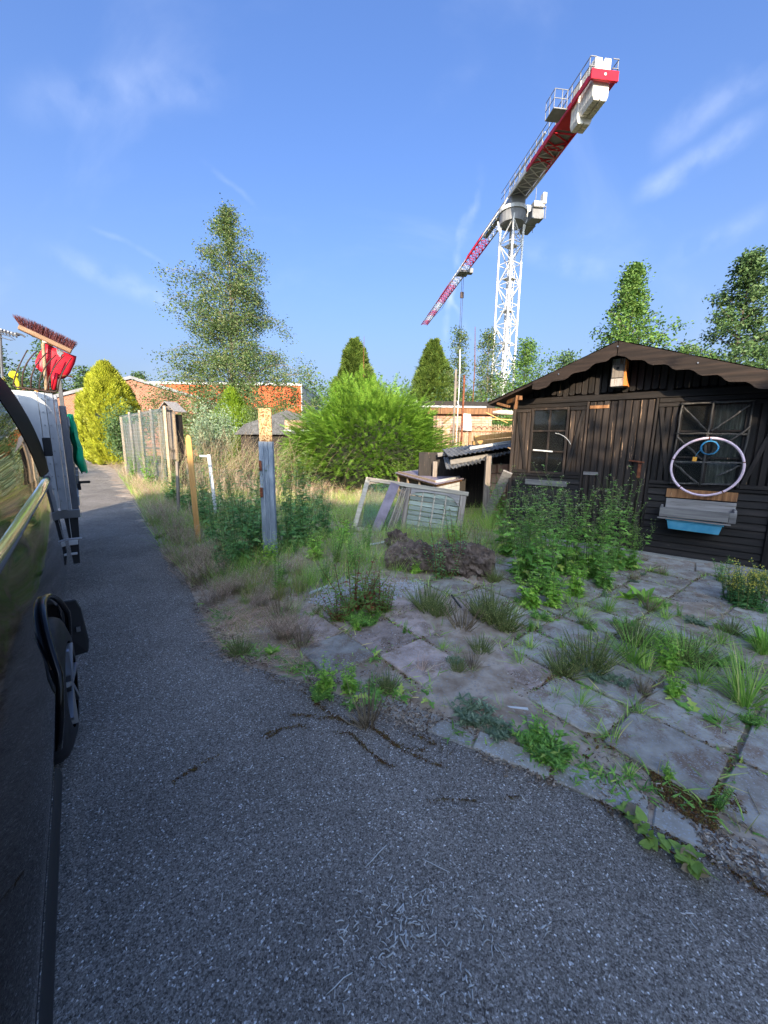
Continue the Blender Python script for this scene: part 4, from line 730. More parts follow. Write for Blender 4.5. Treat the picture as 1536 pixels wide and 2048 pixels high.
m = MB(); m.tube([(3.85, 14.3, 2.62), (4.15, 14.25, 2.63), (4.6, 14.2, 2.6), (5.1, 14.2, 2.58)], [.05, .09, .075, .06], 10); tag(m.build('wrapped_pipe', M['oldcream'], None, True), 'pale wrapped pipe end sticking out left of the shed eaves', 'pipe')
o = MB(); o.prism([(2.62, 13.8, 1.98), (3.02, 13.8, 1.96), (2.96, 13.8, 2.52), (2.68, 13.8, 2.54)], (0, .03, 0)); tag(o.build('white_board', M['white'], None), 'peeling whitish board fixed on the reed fence top', 'board')
o = post('bare_pole', 'tall pale wooden pole beside the rusty pole behind the lean-to', (2.35, 13.6, 0), .07, .07, 3.95, 'greywoodV', cat='pole'); o = post('rusty_pole', 'tall rust-red square pole standing by the reed fence', (2.62, 13.5, 0), .06, .06, 3.75, 'rust', cat='pole')
m = MB(); m.tube([(2.46, 13.7, 0), (2.5, 13.7, 3.4), (2.48, 13.7, 4.6)], .012, 5); tag(m.build('thin_rod', M['steel'], None), 'thin grey rod rising between the pale and the rusty pole', 'rod')
m = MB(); m.tube([(-1.3, 24, 0), (-1.3, 24, 6.5), (-1.28, 24, 7.6)], [.03, .02, .008], 5); tag(m.build('antenna_pole', M['rust'], None), 'thin rusty mast in front of the left cypress', 'pole')
m = MB(); m.tube([(5.2, 24, 0), (5.25, 24, 6), (5.15, 24, 8.2)], [.03, .03, .015], 5); tag(m.build('aerial_mast', M['rust'], None), 'thin mast rising between the two pale-stemmed trees', 'pole')
m = MB(); m.bar((4.0, 15.9, 2.5), (5.9, 15.9, 2.45), .04, .04); m.bar((4.0, 15.9, 2.75), (4.9, 15.9, 2.35), .03, .03); m.bar((5.75, 15.9, 2.1), (5.75, 15.9, 2.5), .22, .15); tag(m.build('scaffold_rail', M['orangewood'], None), 'orange wooden rail above the reed fence just left of the shed', 'rail')
# ================================================================ BUILDINGS
BG = empty('brick_gable_house', 'long red brick building with shallow white-edged gable behind the golden conifer', 'building', (-23.9, 38, 0), .12)
gw = 7.0; PR = [(-gw, 0, 0), (gw-.3, 0, 0), (gw-.3, 0, 5.15), (0, 0, 7.05), (-gw, 0, 5.15)]
m = MB(); m.prism(PR, (0, 14, 0)); m.F = [f[:, ::-1] for f in m.F]; m.build('wall', M['brick'], BG)
for (a, b) in (((-gw-.35, 0, 5.1), (0, 0, 7.15)), ((0, 0, 7.15), (gw+.1, 0, 5.1))):
    m = MB(); m.prism([(a[0], -.12, a[2]), (b[0], -.12, b[2]), (b[0], -.12, b[2]+.22), (a[0], -.12, a[2]+.22)], (0, 14.3, 0)); m.build('roof', M['felt'], BG)
    m = MB(); m.prism([(a[0], -.17, a[2]-.03), (b[0], -.17, b[2]-.03), (b[0], -.17, b[2]+.26), (a[0], -.17, a[2]+.26)], (0, .045, 0)); m.build('verge_board', M['cranegrey'], BG)
m = MB(); m.box(-gw-.55, -gw+.2, -.3, 14, 4.98, 5.12); m.box(-gw-.1, -gw+.0, -.2, -.1, 2.7, 5.0); m.build('gutter', M['white'], BG)
OB = empty('orange_clad_hall', 'flat-topped orange-red hall with thin white roof line behind the birch', 'building', (-23, 60, 0), 0)
m = MB(); m.box(-14, 10.4, 0, 20, 0, 9.7); m.build('wall', M['orangewall'], OB); m = MB(); m.box(-14.2, 10.6, -.2, 20.2, 9.71, 10.05); m.build('roof_edge', M['cranewhite'], OB); m = MB(); m.box(10.42, 10.55, -.1, 19, 0, 9.6); m.build('corner_panel', M['cranewhite'], OB)
for k in range(7): m = MB(); m.box(-13.5+k*3.6, -13.4+k*3.6, -.05, -.001, 0, 9.7); m.build('panel_joint', M['rust'], OB)
FB = empty('far_brick_house', 'rust-red brick roofed house far beyond the trailer, between garden fork tines', 'building', (-40, 44, 0), .2)
m = MB(); m.box(-6, 3.6, 0, 8, 0, 5.6); m.build('wall', M['brick'], FB); m = MB(); m.prism([(-6.3, -.3, 5.6), (3.9, -.3, 5.6), (3.6, 3.5, 7.2), (-6, 3.5, 7.2)], (0, 0, .12)); m.build('roof', M['rust'], FB)
# unseen house, added with two trees further down to shade the foreground
HB = empty('added_shade_house', 'unseen brick house added behind the viewer to cast shade over the lane', 'building', (-1, -18, 0), .04)
m = MB(); m.prism([(-17, 0, 0), (14, 0, 0), (14, 0, 5.2), (-17, 0, 5.2)], (0, 8, 0)); m.build('wall', M['brick'], HB); m = MB(); m.prism([(-1.2, -.4, 5.2), (-1.2, 4, 8.0), (-1.2, 8.4, 5.2)], (15.4, 0, 0)); m.prism([(-17.4, -.4, 5.1), (-17.4, 4, 7.5), (-17.4, 8.4, 5.1)], (16.19, 0, 0)); m.build('roof', M['felt'], HB)
# ================================================================ TOWER CRANE
JA = math.radians(-6.6); CR = empty('tower_crane', 'tall white tower crane with red and white jib against the sky', 'crane', (12.97, 45., 0), -JA)
HJ = 26.1; MA = math.radians(28); S_ = .82
def mr_(x, y, z): return (x*math.cos(MA)-y*math.sin(MA), x*math.sin(MA)+y*math.cos(MA), z)
CS = [(-S_, -S_), (S_, -S_), (S_, S_), (-S_, S_)]
for c in CS: m = MB(); m.bar(mr_(*c, 0), mr_(*c, 24.3), .17, .17, up=(1, 0, 0)); m.build('mast_leg', M['cranewhite'], CR)
for k in range(12):
    z = .2+k*2.0
    for f_ in range(4):
        a, b = CS[f_], CS[(f_+1) % 4]; 
        if z < 4: continue
        m = MB(); m.bar(mr_(*a, z), mr_(*b, z), .07); m.build('mast_strut', M['cranewhite'], CR)
        if (k+f_) % 2: a, b = b, a
        m = MB(); m.bar(mr_(*a, z), mr_(*b, z+2), .08); m.build('mast_brace', M['cranewhite'], CR)
m = MB()
for k in range(60): m.bar(mr_(.25, -.2, 5+k*.32), mr_(.6, -.2, 5+k*.32), .03)
for x in (.25, .6): m.bar(mr_(x, -.2, 4), mr_(x, -.2, 24), .05)
for k in range(6): m.box(-.5, .7, -.5, .5, 6.0+k*3.2, 6.06+k*3.2, rotz(MA), (0, 0, 0)); m.bar(mr_(-.2, -.3, 6+k*3.2), mr_(.5, -.4, 9.2+k*3.2), .05)
tag(m.build('mast_ladder', M['cranewhite'], CR), kind='stuff')
m = MB(); m.tube([(0, 0, 24.0), (0, 0, 25.0)], [1.25, 1.32], 20); m.build('slewing_ring', M['cranegrey'], CR); m = MB(); m.tube([(0, 0, 25.0), (0, 0, 25.35)], [1.45, 1.45], 20); m.build('turntable', M['cranewhite'], CR)
for c in CS: m = MB(); m.bar(mr_(c[0]*1.02, c[1]*1.02, 23.2), mr_(c[0]*1.25, c[1]*1.25, 24.4), .14); m.build('head_strut', M['cranewhite'], CR)
m = MB(); m.box(-.75, .75, -1.2, 1.2, 25.36, 26.1); m.build('slewing_frame', M['cranegrey'], CR)
# counter jib (towards the viewer, -y)
def latt(y0, y1, wd, ht, n, mat, tri=True, nm='jib_section', z=HJ, r=.06):
    s_ = MB(); L = [(-wd/2, z), (wd/2, z)]; top = [(0, z+ht)] if tri else [(-wd/2, z+ht), (wd/2, z+ht)]
    for x, zz in L+top: s_.bar((x, y0, zz), (x, y1, zz), r*2.3)
    d = (y1-y0)/n
    for k in range(n):
        a = y0+k*d; b = a+d; c = (a+b)/2
        s_.bar((L[0][0], a, z), (L[1][0], a, z), r); s_.bar((L[0][0], a, z), (L[1][0], b, z), r); s_.bar((L[1][0], a, z), (L[0][0], b, z), r*.8)
        for x, zz in L:
            for tx, tz in (top if tri else [t_ for t_ in top if t_[0]*x > 0]): s_.bar((x, a, zz), (tx, c, tz), r*1.1); s_.bar((tx, c, tz), (x, b, zz), r*1.1)
    return tag(s_.build(nm, M[mat], CR), kind='stuff')
latt(-9.0, -1.0, 1.75, .9, 5, 'cranewhite', False, 'counter_jib_section'); m = MB(); m.box(-.78, .78, -8.8, -.8, HJ+.12, HJ+.16); m.build('walkway', M['cranegrey'], CR)
for sx in (-1, 1): m = MB(); m.box(sx*.9-.06, sx*.9+.06, -16.4, -1, HJ-.12, HJ+.25); m.F = m.F; m.build('side_girder', M['cranered'] if True else None, CR)
# only the outer part of the girder is red: white sleeves cover the inner part
for sx in (-1, 1): m = MB(); m.box(sx*.9-.065, sx*.9+.065, -5.3, -.9, HJ-.125, HJ+.255); m.build('side_girder', M['cranewhite'], CR)
for k in range(4):
    y = -10.6+k*1.05
    m = MB(); m.bar((-.84, y, HJ), (.84, y+1.0, HJ), .09); m.build('girder_brace', M['cranered'], CR); m = MB(); m.bar((-.84, y+1.0, HJ), (.84, y, HJ), .09) if k % 2 else m.bar((-.84, y, HJ), (.84, y, HJ), .09); m.build('girder_brace', M['cranered'], CR)
m = MB(); m.box(-.83, .83, -14.2, -11.0, HJ-.02, HJ+.05); m.build('floor_plate', M['cranered'], CR); m = MB(); m.box(-.83, .83, -11, -7, HJ+.1, HJ+.14); m.build('walkway', M['cranegrey'], CR)
m = MB(); m.box(-.98, .98, -16.62, -16.41, HJ-.2, HJ+.38); m.build('end_beam', M['cranered'], CR); m = MB(); m.tube([(0, -16.63, HJ+.1), (0, -16.66, HJ+.1)], .09, 10); m.build('end_lamp', M['cranewhite'], CR)
for k in range(8):
    y = -16.2+k*.37; dz = 0 if k < 5 else -.35; dx = 0 if k < 5 else -.12
    m = MB(); x0, x1 = -.58+dx, .58+dx; zt, zb = HJ+1.35+dz*.5, HJ-1.15+dz
    m.prism([(x0, y, zt), (-.10+dx, y, zt), (-.05+dx, y, zt-.25), (.05+dx, y, zt-.25), (.10+dx, y, zt), (x1, y, zt), (x1, y, zb+.3), (x1-.12, y, zb), (.06+dx, y, zb), (.0+dx, y, zb+.22), (-.06+dx, y, zb), (x0+.12, y, zb), (x0, y, zb+.3)], (0, .335, 0)); m.build('counterweight_block', M['blocks'], CR, bev=.02)
m = MB()
for y in np.arange(-16.3, 1, 1.25): m.bar((-1.02, y, HJ+.1), (-1.02, y, HJ+1.25), .05)
for z in (.65, 1.2): m.bar((-1.02, -16.4, HJ+z), (-1.02, .8, HJ+z), .045)
for y in (-16.3, -15.2): m.bar((1.02, y, HJ+.1), (1.02, y, HJ+1.25), .05)
for z in (.65, 1.2): m.bar((1.02, -16.4, HJ+z), (1.02, -15.2, HJ+z), .045); m.bar((-1.02, -16.4, HJ+z+.0), (-.6, -16.4, HJ+z), .045); m.bar((.6, -16.4, HJ+z), (1.02, -16.4, HJ+z), .045)
tag(m.build('hand_rail', M['cranegrey'], CR), kind='stuff')
m = MB(); m.box(-2.1, -1.05, -13.3, -11.8, HJ-.05, HJ+.02); m.build('side_platform', M['cranegrey'], CR)
m = MB()
for x, y in ((-2.1, -13.3), (-2.1, -12.5), (-2.1, -11.8), (-1.5, -13.3), (-1.1, -13.3)): m.bar((x, y, HJ), (x, y, HJ+1.2), .045)
for z in (.6, 1.18): m.bar((-2.1, -13.3, HJ+z), (-2.1, -11.8, HJ+z), .04); m.bar((-2.1, -13.3, HJ+z), (-1.1, -13.3, HJ+z), .04)
m.build('platform_rail', M['cranegrey'], CR)
# cab with its machinery right of the mast head
m = MB(); m.box(1.25, 2.3, -1.7, .5, 23.9, 24.0); m.box(1.2, 2.4, -.4, 1.4, 23.85, 23.92); m.build('cab_platform', M['cranegrey'], CR)
m = MB(); m.prism([(1.35, -.2, 24.0), (1.35, -.2, 25.9), (2.15, -.2, 25.9), (2.25, -.2, 24.0)], (0, 1.5, 0)); m.build('cab', M['cranewhite'], CR, bev=.04); m = MB(); m.box(2.26, 2.30, -.05, 1.2, 24.6, 25.6); m.box(1.45, 2.1, 1.302, 1.33, 24.5, 25.6); m.build('cab_window', M['glass'], CR)
m = MB(); m.box(1.5, 2.6, -1.6, -.9, 25.0, 25.55); m.box(2.35, 2.75, -1.7, -1.1, 25.3, 26.3); m.build('control_cabinet', M['cranewhite'], CR, bev=.03); m = MB(); m.box(1.4, 2.7, -1.5, -.5, 24.05, 24.9); m.build('winch', M['cranegrey'], CR, bev=.05)
m = MB()
for x, y in ((1.3, -1.7), (2.7, -1.7), (2.7, .9)): m.bar((x, y, 23.9), (x, y, 25.1), .05)
m.bar((2.7, -1.7, 25), (2.7, .9, 25), .05); m.bar((1.3, -1.7, 25), (2.7, -1.7, 25), .05); m.bar((1.9, -1, 25.5), (1.9, -1, 27), .05); m.build('cab_rail', M['cranegrey'], CR)
# jib away from the viewer
for a, b, n, mt in ((1, 8, 6, 'cranewhite'), (8, 15, 6, 'cranered'), (15, 22, 6, 'cranewhite'), (22, 30, 7, 'cranered'), (30, 34, 4, 'cranewhite'), (34, 37, 3, 'cranered'), (37, 40, 3, 'cranewhite'), (40, 43, 3, 'cranered')): latt(a, b, 1.3, 1.35-.01*b, n, mt, True, 'jib_section', HJ+.1, .05)
m = MB(); m.box(-.45, .1, 1.5, 7.5, HJ+.16, HJ+.19); m.box(-.62, -.58, 1, 8, HJ+.5, HJ+.55); m.build('jib_walkway', M['cranegrey'], CR)
m = MB(); m.box(-.75, .75, 15.8, 17.6, HJ-.3, HJ-.05); m.box(.8, 1.3, 16, 16.8, HJ-.3, HJ+.3); m.build('trolley', M['cranegrey'], CR)
m = MB(); 
for x in (-.12, .12): m.tube([(x, 16.7, HJ-.3), (x, 16.7, 3)], .03, 4)
m.build('hoist_rope', M['forksteel'], CR); m = MB(); m.box(-.25, .25, 16.6, 16.8, 22.6, 23.4); m.build('hook_block', M['forksteel'], CR)
m = MB(); m.tube([(0, 21, HJ-.1), (0, 28, HJ-1.3), (0, 36, HJ-.8), (0, 42, HJ)], .03, 4); m.build('slack_cable', M['forksteel'], CR)
for ch in CR.children:      # set the counter jib to its true length
    if ch.name.split('.')[0] in ('mast_leg', 'mast_strut', 'mast_brace', 'mast_ladder', 'head_strut', 'jib_section', 'cab', 'cab_platform'): continue
    k = len(ch.data.vertices); c_ = np.empty(k*3, np.float32); ch.data.vertices.foreach_get('co', c_); c_ = c_.reshape(-1, 3); y = c_[:, 1]; c_[:, 1] = np.where(y < -1.8, -1.8+(y+1.8)*.83, y); ch.data.vertices.foreach_set('co', c_.ravel()); ch.data.update()
# ================================================================ BLACK VEHICLE
CA = math.radians(38.1); BV = empty('black_van', 'glossy black van parked along the lane with trees mirrored in its side', 'van', (0, 0, 0), CA)
SEC = [(-.235, .17), (-.205, .24), (-.195, .40), (-.185, .55), (-.180, .66), (-.178, .78), (-.184, .9), (-.19, 1.02), (-.198, 1.12), (-.205, 1.20), (-.222, 1.34), (-.262, 1.59), (-.318, 1.77), (-.40, 1.95), (-.52, 2.03), (-.8, 2.07), (-1.2, 2.08)]
LS = np.concatenate([np.linspace(-2.4, 1.78, 40), np.linspace(1.8, 2.8, 25), np.linspace(2.95, 4.1, 16), [4.24, 4.26, 4.28, 4.29, 4.3]])
WC, WZ, WR = 2.3, .34, .41
def sst(a, b, x): t = min(1, max(0, (x-a)/(b-a))); return t*t*(3-2*t)
def belt(L): b = 1-sst(2.0, 4.05, L); return 1.2-.15*b, -.205-.088*b     # the belt line kicks up towards the tail
def rbody(L, z):
    zb, rb = belt(L)
    if z > zb: u = z-zb; r_ = rb-.03*u-.30*u*u if u < .76+1.2-zb else rb-.196-.9*(u-.76); return max(r_, np.interp(z, [1.95, 2.03, 2.07, 2.08], [-9, -.56, -.8, -1.2]) if z > 2.0 else -9)-max(0, min(1, (z-1.2)/.8))*.075*max(0, 4.2-L)
    if z > .55: t = (z-.55)/(zb-.55); return -.158+(rb+.158)*(t*.75+.25*t*t)
    return float(np.interp(z, [.17, .24, .40, .55], [-.22, -.195, -.170, -.158]))
P = np.zeros((len(LS), len(SEC), 3))
for i, L in enumerate(LS):
    e = max(0, (L-4.24)/.06); ins = .05*e*e
    for j, (r_, z) in enumerate(SEC):
        zz = z
        if abs(L-WC) < WR and j < 8: arch = WZ+math.sqrt(WR**2-(L-WC)**2); lo = .17; zz = arch+(z-lo)*(1.0-arch)/(1.0-lo) if z < 1.0 else z
        rr = rbody(L, zz)+(.0*math.exp(-((L-WC)/.5)**2)*(1, 1, 1, .8, .4, .1)[j] if j < 6 else 0)
        P[i, j] = (rr-ins, L, zz)
m = MB(); m.grid(P[:, ::-1] if False else P); body = m.build('body', M['blackpaint'], BV, True)
m = MB(); back = [(x-.05 if x > -.8 else x, 4.3, z) for x, z in SEC]+[(-2.2-(x+.235)*1.0, 4.3, z) for x, z in SEC[::-1]]; m.add(back, [list(range(len(back)))]); front = [(p[0]+.07 if p[0] > -.8 else p[0], -2.4, p[2]) for p in back]; m.add(front, [list(range(len(front)))]); Q = P.copy(); Q[:, :, 0] = -2.4-Q[:, :, 0]-0.035; m.grid(Q)
m.grid(np.array([[(x, L, 2.08) for L in (-2.4, 4.3)] for x in (-1.2, -1.26)])); m.build('body_shell', M['blackpaint'], BV)
m = MB(); m.box(-2.1, -.26, -2.3, 4.2, .16, .2); m.build('underbody', M['rubber'], BV)
def panel(nm, mat, L0, L1, zs, off, par=BV, n=60):     # strip following the side of the body
    zz = [s_[1] for s_ in SEC]; xx = [s_[0] for s_ in SEC]; Ls = np.linspace(L0, L1, n); m = MB(); A_ = np.array([[(rbody(L, z)+off-.05*max(0, (L-4.24)/.06)**2, L, z) for z in zs] for L in Ls]); B_ = A_.copy(); B_[:, :, 0] -= .02
    m.grid(A_); return m.build(nm, M[mat], par, True)
gl = panel('side_window', 'glass', -2.3, 3.52, np.linspace(1.235, 1.86, 30), .004); panel('window_frame', 'pillar', 3.54, 4.16, np.linspace(1.24, 2.0, 10), .007, BV, 8)
m = MB(); m.grid(np.array([[(rbody(L, belt(L)[0]+dz)+o_, L, belt(L)[0]+dz) for o_, dz in ((.002, -.05), (.016, -.035), (.022, 0), (.012, .025), (-.001, .035))] for L in np.linspace(-2.2, 4.1, 60)])); m.build('belt_trim', M['chrome'], BV, True)
m = MB(); m.grid(np.array([[(x, L, z) for x, z in ((-.20, .165), (-.178, .17), (-.172, .20), (-.176, .235), (-.19, .25))] for L in np.linspace(-2.3, 1.80, 14)])); m.build('sill_strip', M['rubber'], BV, True)
m = MB(); m.tube([(rbody(WC+math.sin(a)*(WR+.01), WZ+math.cos(a)*(WR+.01))+.010+.018*max(0, math.sin(a)), WC+math.sin(a)*(WR+.01), WZ+math.cos(a)*(WR+.01)) for a in np.linspace(-1.75, 1.75, 30)], .014, 8); m.build('arch_lip', M['blackpaint'], BV, True)
m = MB(); m.box(-.22, -.165, 4.235, 4.275, 1.36, 1.51); m.build('door_hinge', M['rubber'], BV, bev=.006)
panel('tail_lamp', 'redlamp', 4.19, 4.25, np.linspace(1.72, 2.02, 6), .012, BV, 4)
def wheel(par, x, y, z, R, wd, side, tilt=0):
    W_ = bpy.data.objects.new('wheel', None)
    prof = [(.0, .60), (.0, .72), (.018, .88), (.03, .95), (.05, .985), (.09, 1.0), (wd-.09, 1.0), (wd-.05, .985), (wd-.03, .95), (wd-.018, .88), (wd, .72), (wd, .60)]; n = 40; P = np.zeros((len(prof), n+1, 3))
    for i, (a, r_) in enumerate(prof):
        for j in range(n+1): t = 2*PI*j/n; P[i, j] = (side*(-a), math.cos(t)*r_*R, math.sin(t)*r_*R)
    m = MB(); m.grid(P if side < 0 else P[::-1]); T = m.build('wheel', M['sidwall'], par, True); T.location = (x, y, z); T.rotation_euler = (0, 0, tilt)
    m = MB(); m.tube([(side*-.03, 0, 0), (side*-.1, 0, 0)], R*.61, 28); m.build('rim', M['steel'], T)
    for k in range(7): a = 2*PI*k/7; m = MB(); m.bar((side*-.022, 0, 0), (side*-.016, math.cos(a)*R*.58, math.sin(a)*R*.58), .05, .02); m.build('spoke', M['steel'], T)
    m = MB(); m.tube([(side*-.028, 0, 0), (side*.0, 0, 0)], .055, 14); m.build('hub_cap', M['rubber'], T)
    return T
wheel(BV, -.132, WC-.03, .335, .335, .22, 1, -.06)
m = MB(); m.prism([(-.30, 2.86, .56), (-.10, 2.90, .54), (-.08, 2.92, .47), (-.062, 2.95, .24), (-.072, 2.95, .16), (-.30, 2.95, .15)], (0, .014, 0)); m.build('mud_flap', M['rubber'], BV, bev=.006)
m = MB(); m.box(-.115, -.095, 2.905, 2.918, .33, .36); m.build('flap_badge', M['steel'], BV)
# ================================================================ TRAILER
TR = empty('aluminium_trailer', 'aluminium-sided trailer with riveted front panel parked behind the black van', 'trailer', (0, 0, 0), CA)
def tb(nm, mat, x0, x1, y0, y1, z0, z1, bev=.003): m = MB(); m.box(x0, x1, y0, y1, z0, z1); return m.build(nm, M[mat], TR, bev=bev)
tb('front_panel', 'aluw', -1.9, -.235, 4.70, 4.72, .86, 1.91); tb('panel_edge', 'aluw', -.232, -.185, 4.692, 4.712, .86, 1.905); ft = tb('front_post', 'alu', -.182, -.128, 4.68, 4.73, .84, 1.90); tb('front_post', 'alu', -.126, -.100, 4.69, 4.74, .84, 1.89); tb('corner_profile', 'darkalu', -.097, -.045, 4.71, 4.78, .84, 1.80)
for k in range(9):
    for x in (-.208, -.165, -.113): m = MB(); m.tube([(x, 4.682, .93+k*.115), (x, 4.672, .93+k*.115)], .0065, 6); m.build('rivet', M['steel'], TR)
tb('side_panel', 'darkalu', -.085, -.05, 4.79, 7.6, .84, 1.72); tb('side_panel', 'darkalu', -1.9, -1.86, 4.73, 7.6, .84, 1.72); tb('rear_panel', 'darkalu', -1.85, -.09, 7.57, 7.6, .84, 1.72); tb('floor', 'steel', -1.9, -.05, 4.72, 7.6, .78, .835); tb('bottom_rail', 'steel', -.20, -.04, 4.69, 4.77, .76, .838)
tb('rail_upright', 'darkalu', -.095, -.06, 5.2, 5.25, 1.73, 2.12)
for y in (5.6, 6.4, 7.2): tb('side_clamp', 'steel', -.05, -.02, y, y+.06, .95, 1.1)
tb('side_rib', 'alu', -.052, -.035, 4.8, 7.58, .86, .95); tb('side_rib', 'alu', -.052, -.035, 4.8, 7.58, 1.62, 1.71)
m = MB(); m.prism([(-.165, 4.72, .755), (-.06, 4.72, .755), (-.07, 4.72, .56), (-.15, 4.72, .56)], (0, .03, 0)); m.build('mud_flap', M['rubber'], TR); m = MB(); m.prism([(-.15, 4.73, .52), (-.08, 4.73, .52), (-.09, 4.73, .30), (-.14, 4.73, .30)], (0, .03, 0)); m.build('mud_flap', M['rubber'], TR)
tb('lamp_bar', 'alu', -.17, -.05, 4.70, 4.718, .545, .56); tb('marker_lamp', 'white', -.155, -.085, 4.69, 4.715, .495, .54); tb('marker_lamp', 'white', -.15, -.10, 4.70, 4.725, .395, .415); tb('wire', 'white', -.13, -.126, 4.695, 4.70, .56, .76, 0)
tb('coupling_handle', 'rubber', -.03, .075, 5.3, 5.33, 1.03, 1.055); tb('coupling_handle', 'rubber', -.04, -.01, 5.3, 5.33, .96, 1.03)
wheel(TR, -.30, 6.1, .33, .33, .2, 1)
tb('chassis', 'rubber', -1.6, -.35, 4.8, 7.5, .45, .775); tb('draw_bar', 'steel', -1.05, -.95, 3.9+.45, 4.9, .45, .55)
# green sheet bundle
m = MB(); n = 24; P = np.zeros((n, 15, 3))
for i in range(n):
    t = i/(n-1); z = 1.74-t*.58; cx = -.028+.05*t+.010*math.sin(t*14)*t; wr = (.028+.045*t)*(1 if t < .85 else 1-(t-.85)*3)
    for j in range(15): a = 2*PI*j/14; P[i, j] = (cx+math.cos(a)*wr*.6+.012*math.sin(a*4+t*7), 5.15+math.sin(a)*(wr*2.2), z+.015*math.sin(a*3))
m.grid(P); o = tag(m.build('green_sheet', M['greensheet'], None, True), 'crumpled bright green plastic sheet hanging on the trailer side', 'sheet'); o.rotation_euler = (0, 0, CA)
# tools standing in the trailer -----------------------------------
def tool(nm, lab, cat): return empty(nm, lab, cat, (0, 0, 0), CA)
BR = tool('broom', 'upturned wooden broom with dark red bristles sticking up from the trailer', 'broom')
a = np.array([-.30, 4.80, 2.455]); b = np.array([.045, 4.80, 2.30]); d = (b-a)/np.linalg.norm(b-a); up = np.array([.26*1, 0, .96]); up = np.array([-d[2]*1.0, 0, d[0]]); up /= np.linalg.norm(up)
m = MB(); m.bar(a, b, .055, .040, up=up); m.build('head', M['broomwood'], BR, bev=.006)
m = MB(); k_ = 1500; t = rng.uniform(0, 1, k_); T = a+(b-a)*t[:, None]+up*.018+np.array([0, 1, 0])*rng.uniform(-.024, .024, k_)[:, None]; D = up+d*np.where(t < .2, (t-.2)*4.5-.15, (t-.5)*.5-.1)[:, None]+rng.normal(0, .10, (k_, 3)); V = np.array([(-.0012, 0, 0), (.0012, 0, 0), (.0008, .085, 0), (-.0008, .085, 0)]); m.rep(V, np.array([[0, 1, 2, 3]]), frames(D, rng.uniform(0, 3, k_), rng.uniform(.7, 1.1, k_)), T); m.build('bristles', M['bristle'], BR)
m = MB(); m.tube([(-.135, 4.80, 2.385), (-.15, 4.80, 2.33), (-.22, 4.86, 1.0)], .014, 10); m.build('handle', M['palewood'], BR, True); m = MB(); m.tube([(-.128, 4.8, 2.40), (-.137, 4.80, 2.35)], .02, 10); m.build('socket', M['white'], BR)
SV = tool('red_shovel', 'bright red plastic snow shovel blade upturned below the broom', 'shovel')
m = MB(); P = np.zeros((9, 7, 3)); 
out = [(-.13, 2.36, .08, 2.275), (-.155, 2.32, .07, 2.235), (-.18, 2.28, .055, 2.195), (-.205, 2.23, .035, 2.155), (-.225, 2.18, .02, 2.12), (-.225, 2.14, .0, 2.09), (-.20, 2.105, -.03, 2.06), (-.155, 2.08, -.06, 2.05), (-.12, 2.065, -.09, 2.055)]
for i, (x0, z0, x1, z1) in enumerate(out):
    for j in range(7): t = j/6; P[i, j] = (x0+(x1-x0)*t, 4.86-.02*math.sin(t*PI)+.004*math.sin(i), z0+(z1-z0)*t-.012*math.sin(t*PI))
m.grid(P); o = m.build('blade', M['redplastic'], SV, True); sm = o.modifiers.new('solid', 'SOLIDIFY'); sm.thickness = .005
m = MB(); m.tube([(-.10, 4.83, 2.10), (-.105, 4.83, 2.03), (-.12, 4.84, 1.95)], [.03, .024, .018], 10); m.build('socket', M['redplastic'], SV, True); m = MB(); m.tube([(-.155, 4.85, 2.07), (-.165, 4.85, 1.95), (-.2, 4.9, 1.0)], .016, 10); m.build('handle', M['orangewood'], SV, True)
m = MB(); P2 = [(-.065, 4.838, 2.31), (-.03, 4.838, 2.315), (-.012, 4.838, 2.285), (-.03, 4.838, 2.27), (-.04, 4.838, 2.245), (-.06, 4.838, 2.27)]; m.prism(P2, (0, .003, 0)); m.build('worn_patch', M['steel'], SV); m = MB(); m.tube([(-.125, 4.83, 2.03), (-.10, 4.825, 2.06), (-.03, 4.83, 2.085), (.03, 4.84, 2.08)], .006, 6); m.build('cord', M['rust'], SV)
FK = tool('garden_fork', 'dark steel manure fork with long curved tines pointing up behind the trailer front', 'fork')
base = [(-.37, 1.945), (-.33, 1.93), (-.27, 1.935), (-.215, 1.93), (-.165, 1.925), (-.13, 1.92)]; tips = [(-.26, 2.265), (-.20, 2.262), (-.13, 2.26), (-.07, 2.25), (-.01, 2.255), (.04, 2.24)]; bul = [(-.355, 2.06), (-.325, 2.10), (-.27, 2.09), (-.21, 2.08), (-.135, 2.10), (-.07, 2.06)]
bs = [(-.385, 1.96), (-.325, 1.94), (-.27, 1.935), (-.215, 1.93), (-.165, 1.925), (-.09, 1.935)]
for q, (b0, c0_, t0) in enumerate(zip(bs, bul, tips)):
    m = MB(); pts = []
    for t in np.linspace(0, 1, 12): x = (1-t)**2*b0[0]+2*t*(1-t)*(c0_[0]*1.0)+t*t*t0[0]; z = (1-t)**2*b0[1]+2*t*(1-t)*c0_[1]+t*t*t0[1]; pts.append((x, 4.76-.05*math.sin(t*PI), z))
    m.tube(pts, np.linspace(.0065, .0045, 12), 6); m.build('tine', M['forksteel'], FK, True)
m = MB(); m.tube([(-.385, 4.76, 1.96), (-.37, 4.76, 1.942)]+[(x, 4.76, z) for x, z in bs[1:5]]+[(-.11, 4.76, 1.922), (-.09, 4.76, 1.935)], .009, 6); m.build('cross_bar', M['forksteel'], FK, True); m = MB(); m.tube([(-.24, 4.77, 1.93), (-.26, 4.85, 1.0)], .015, 8); m.build('handle', M['orangewood'], FK)
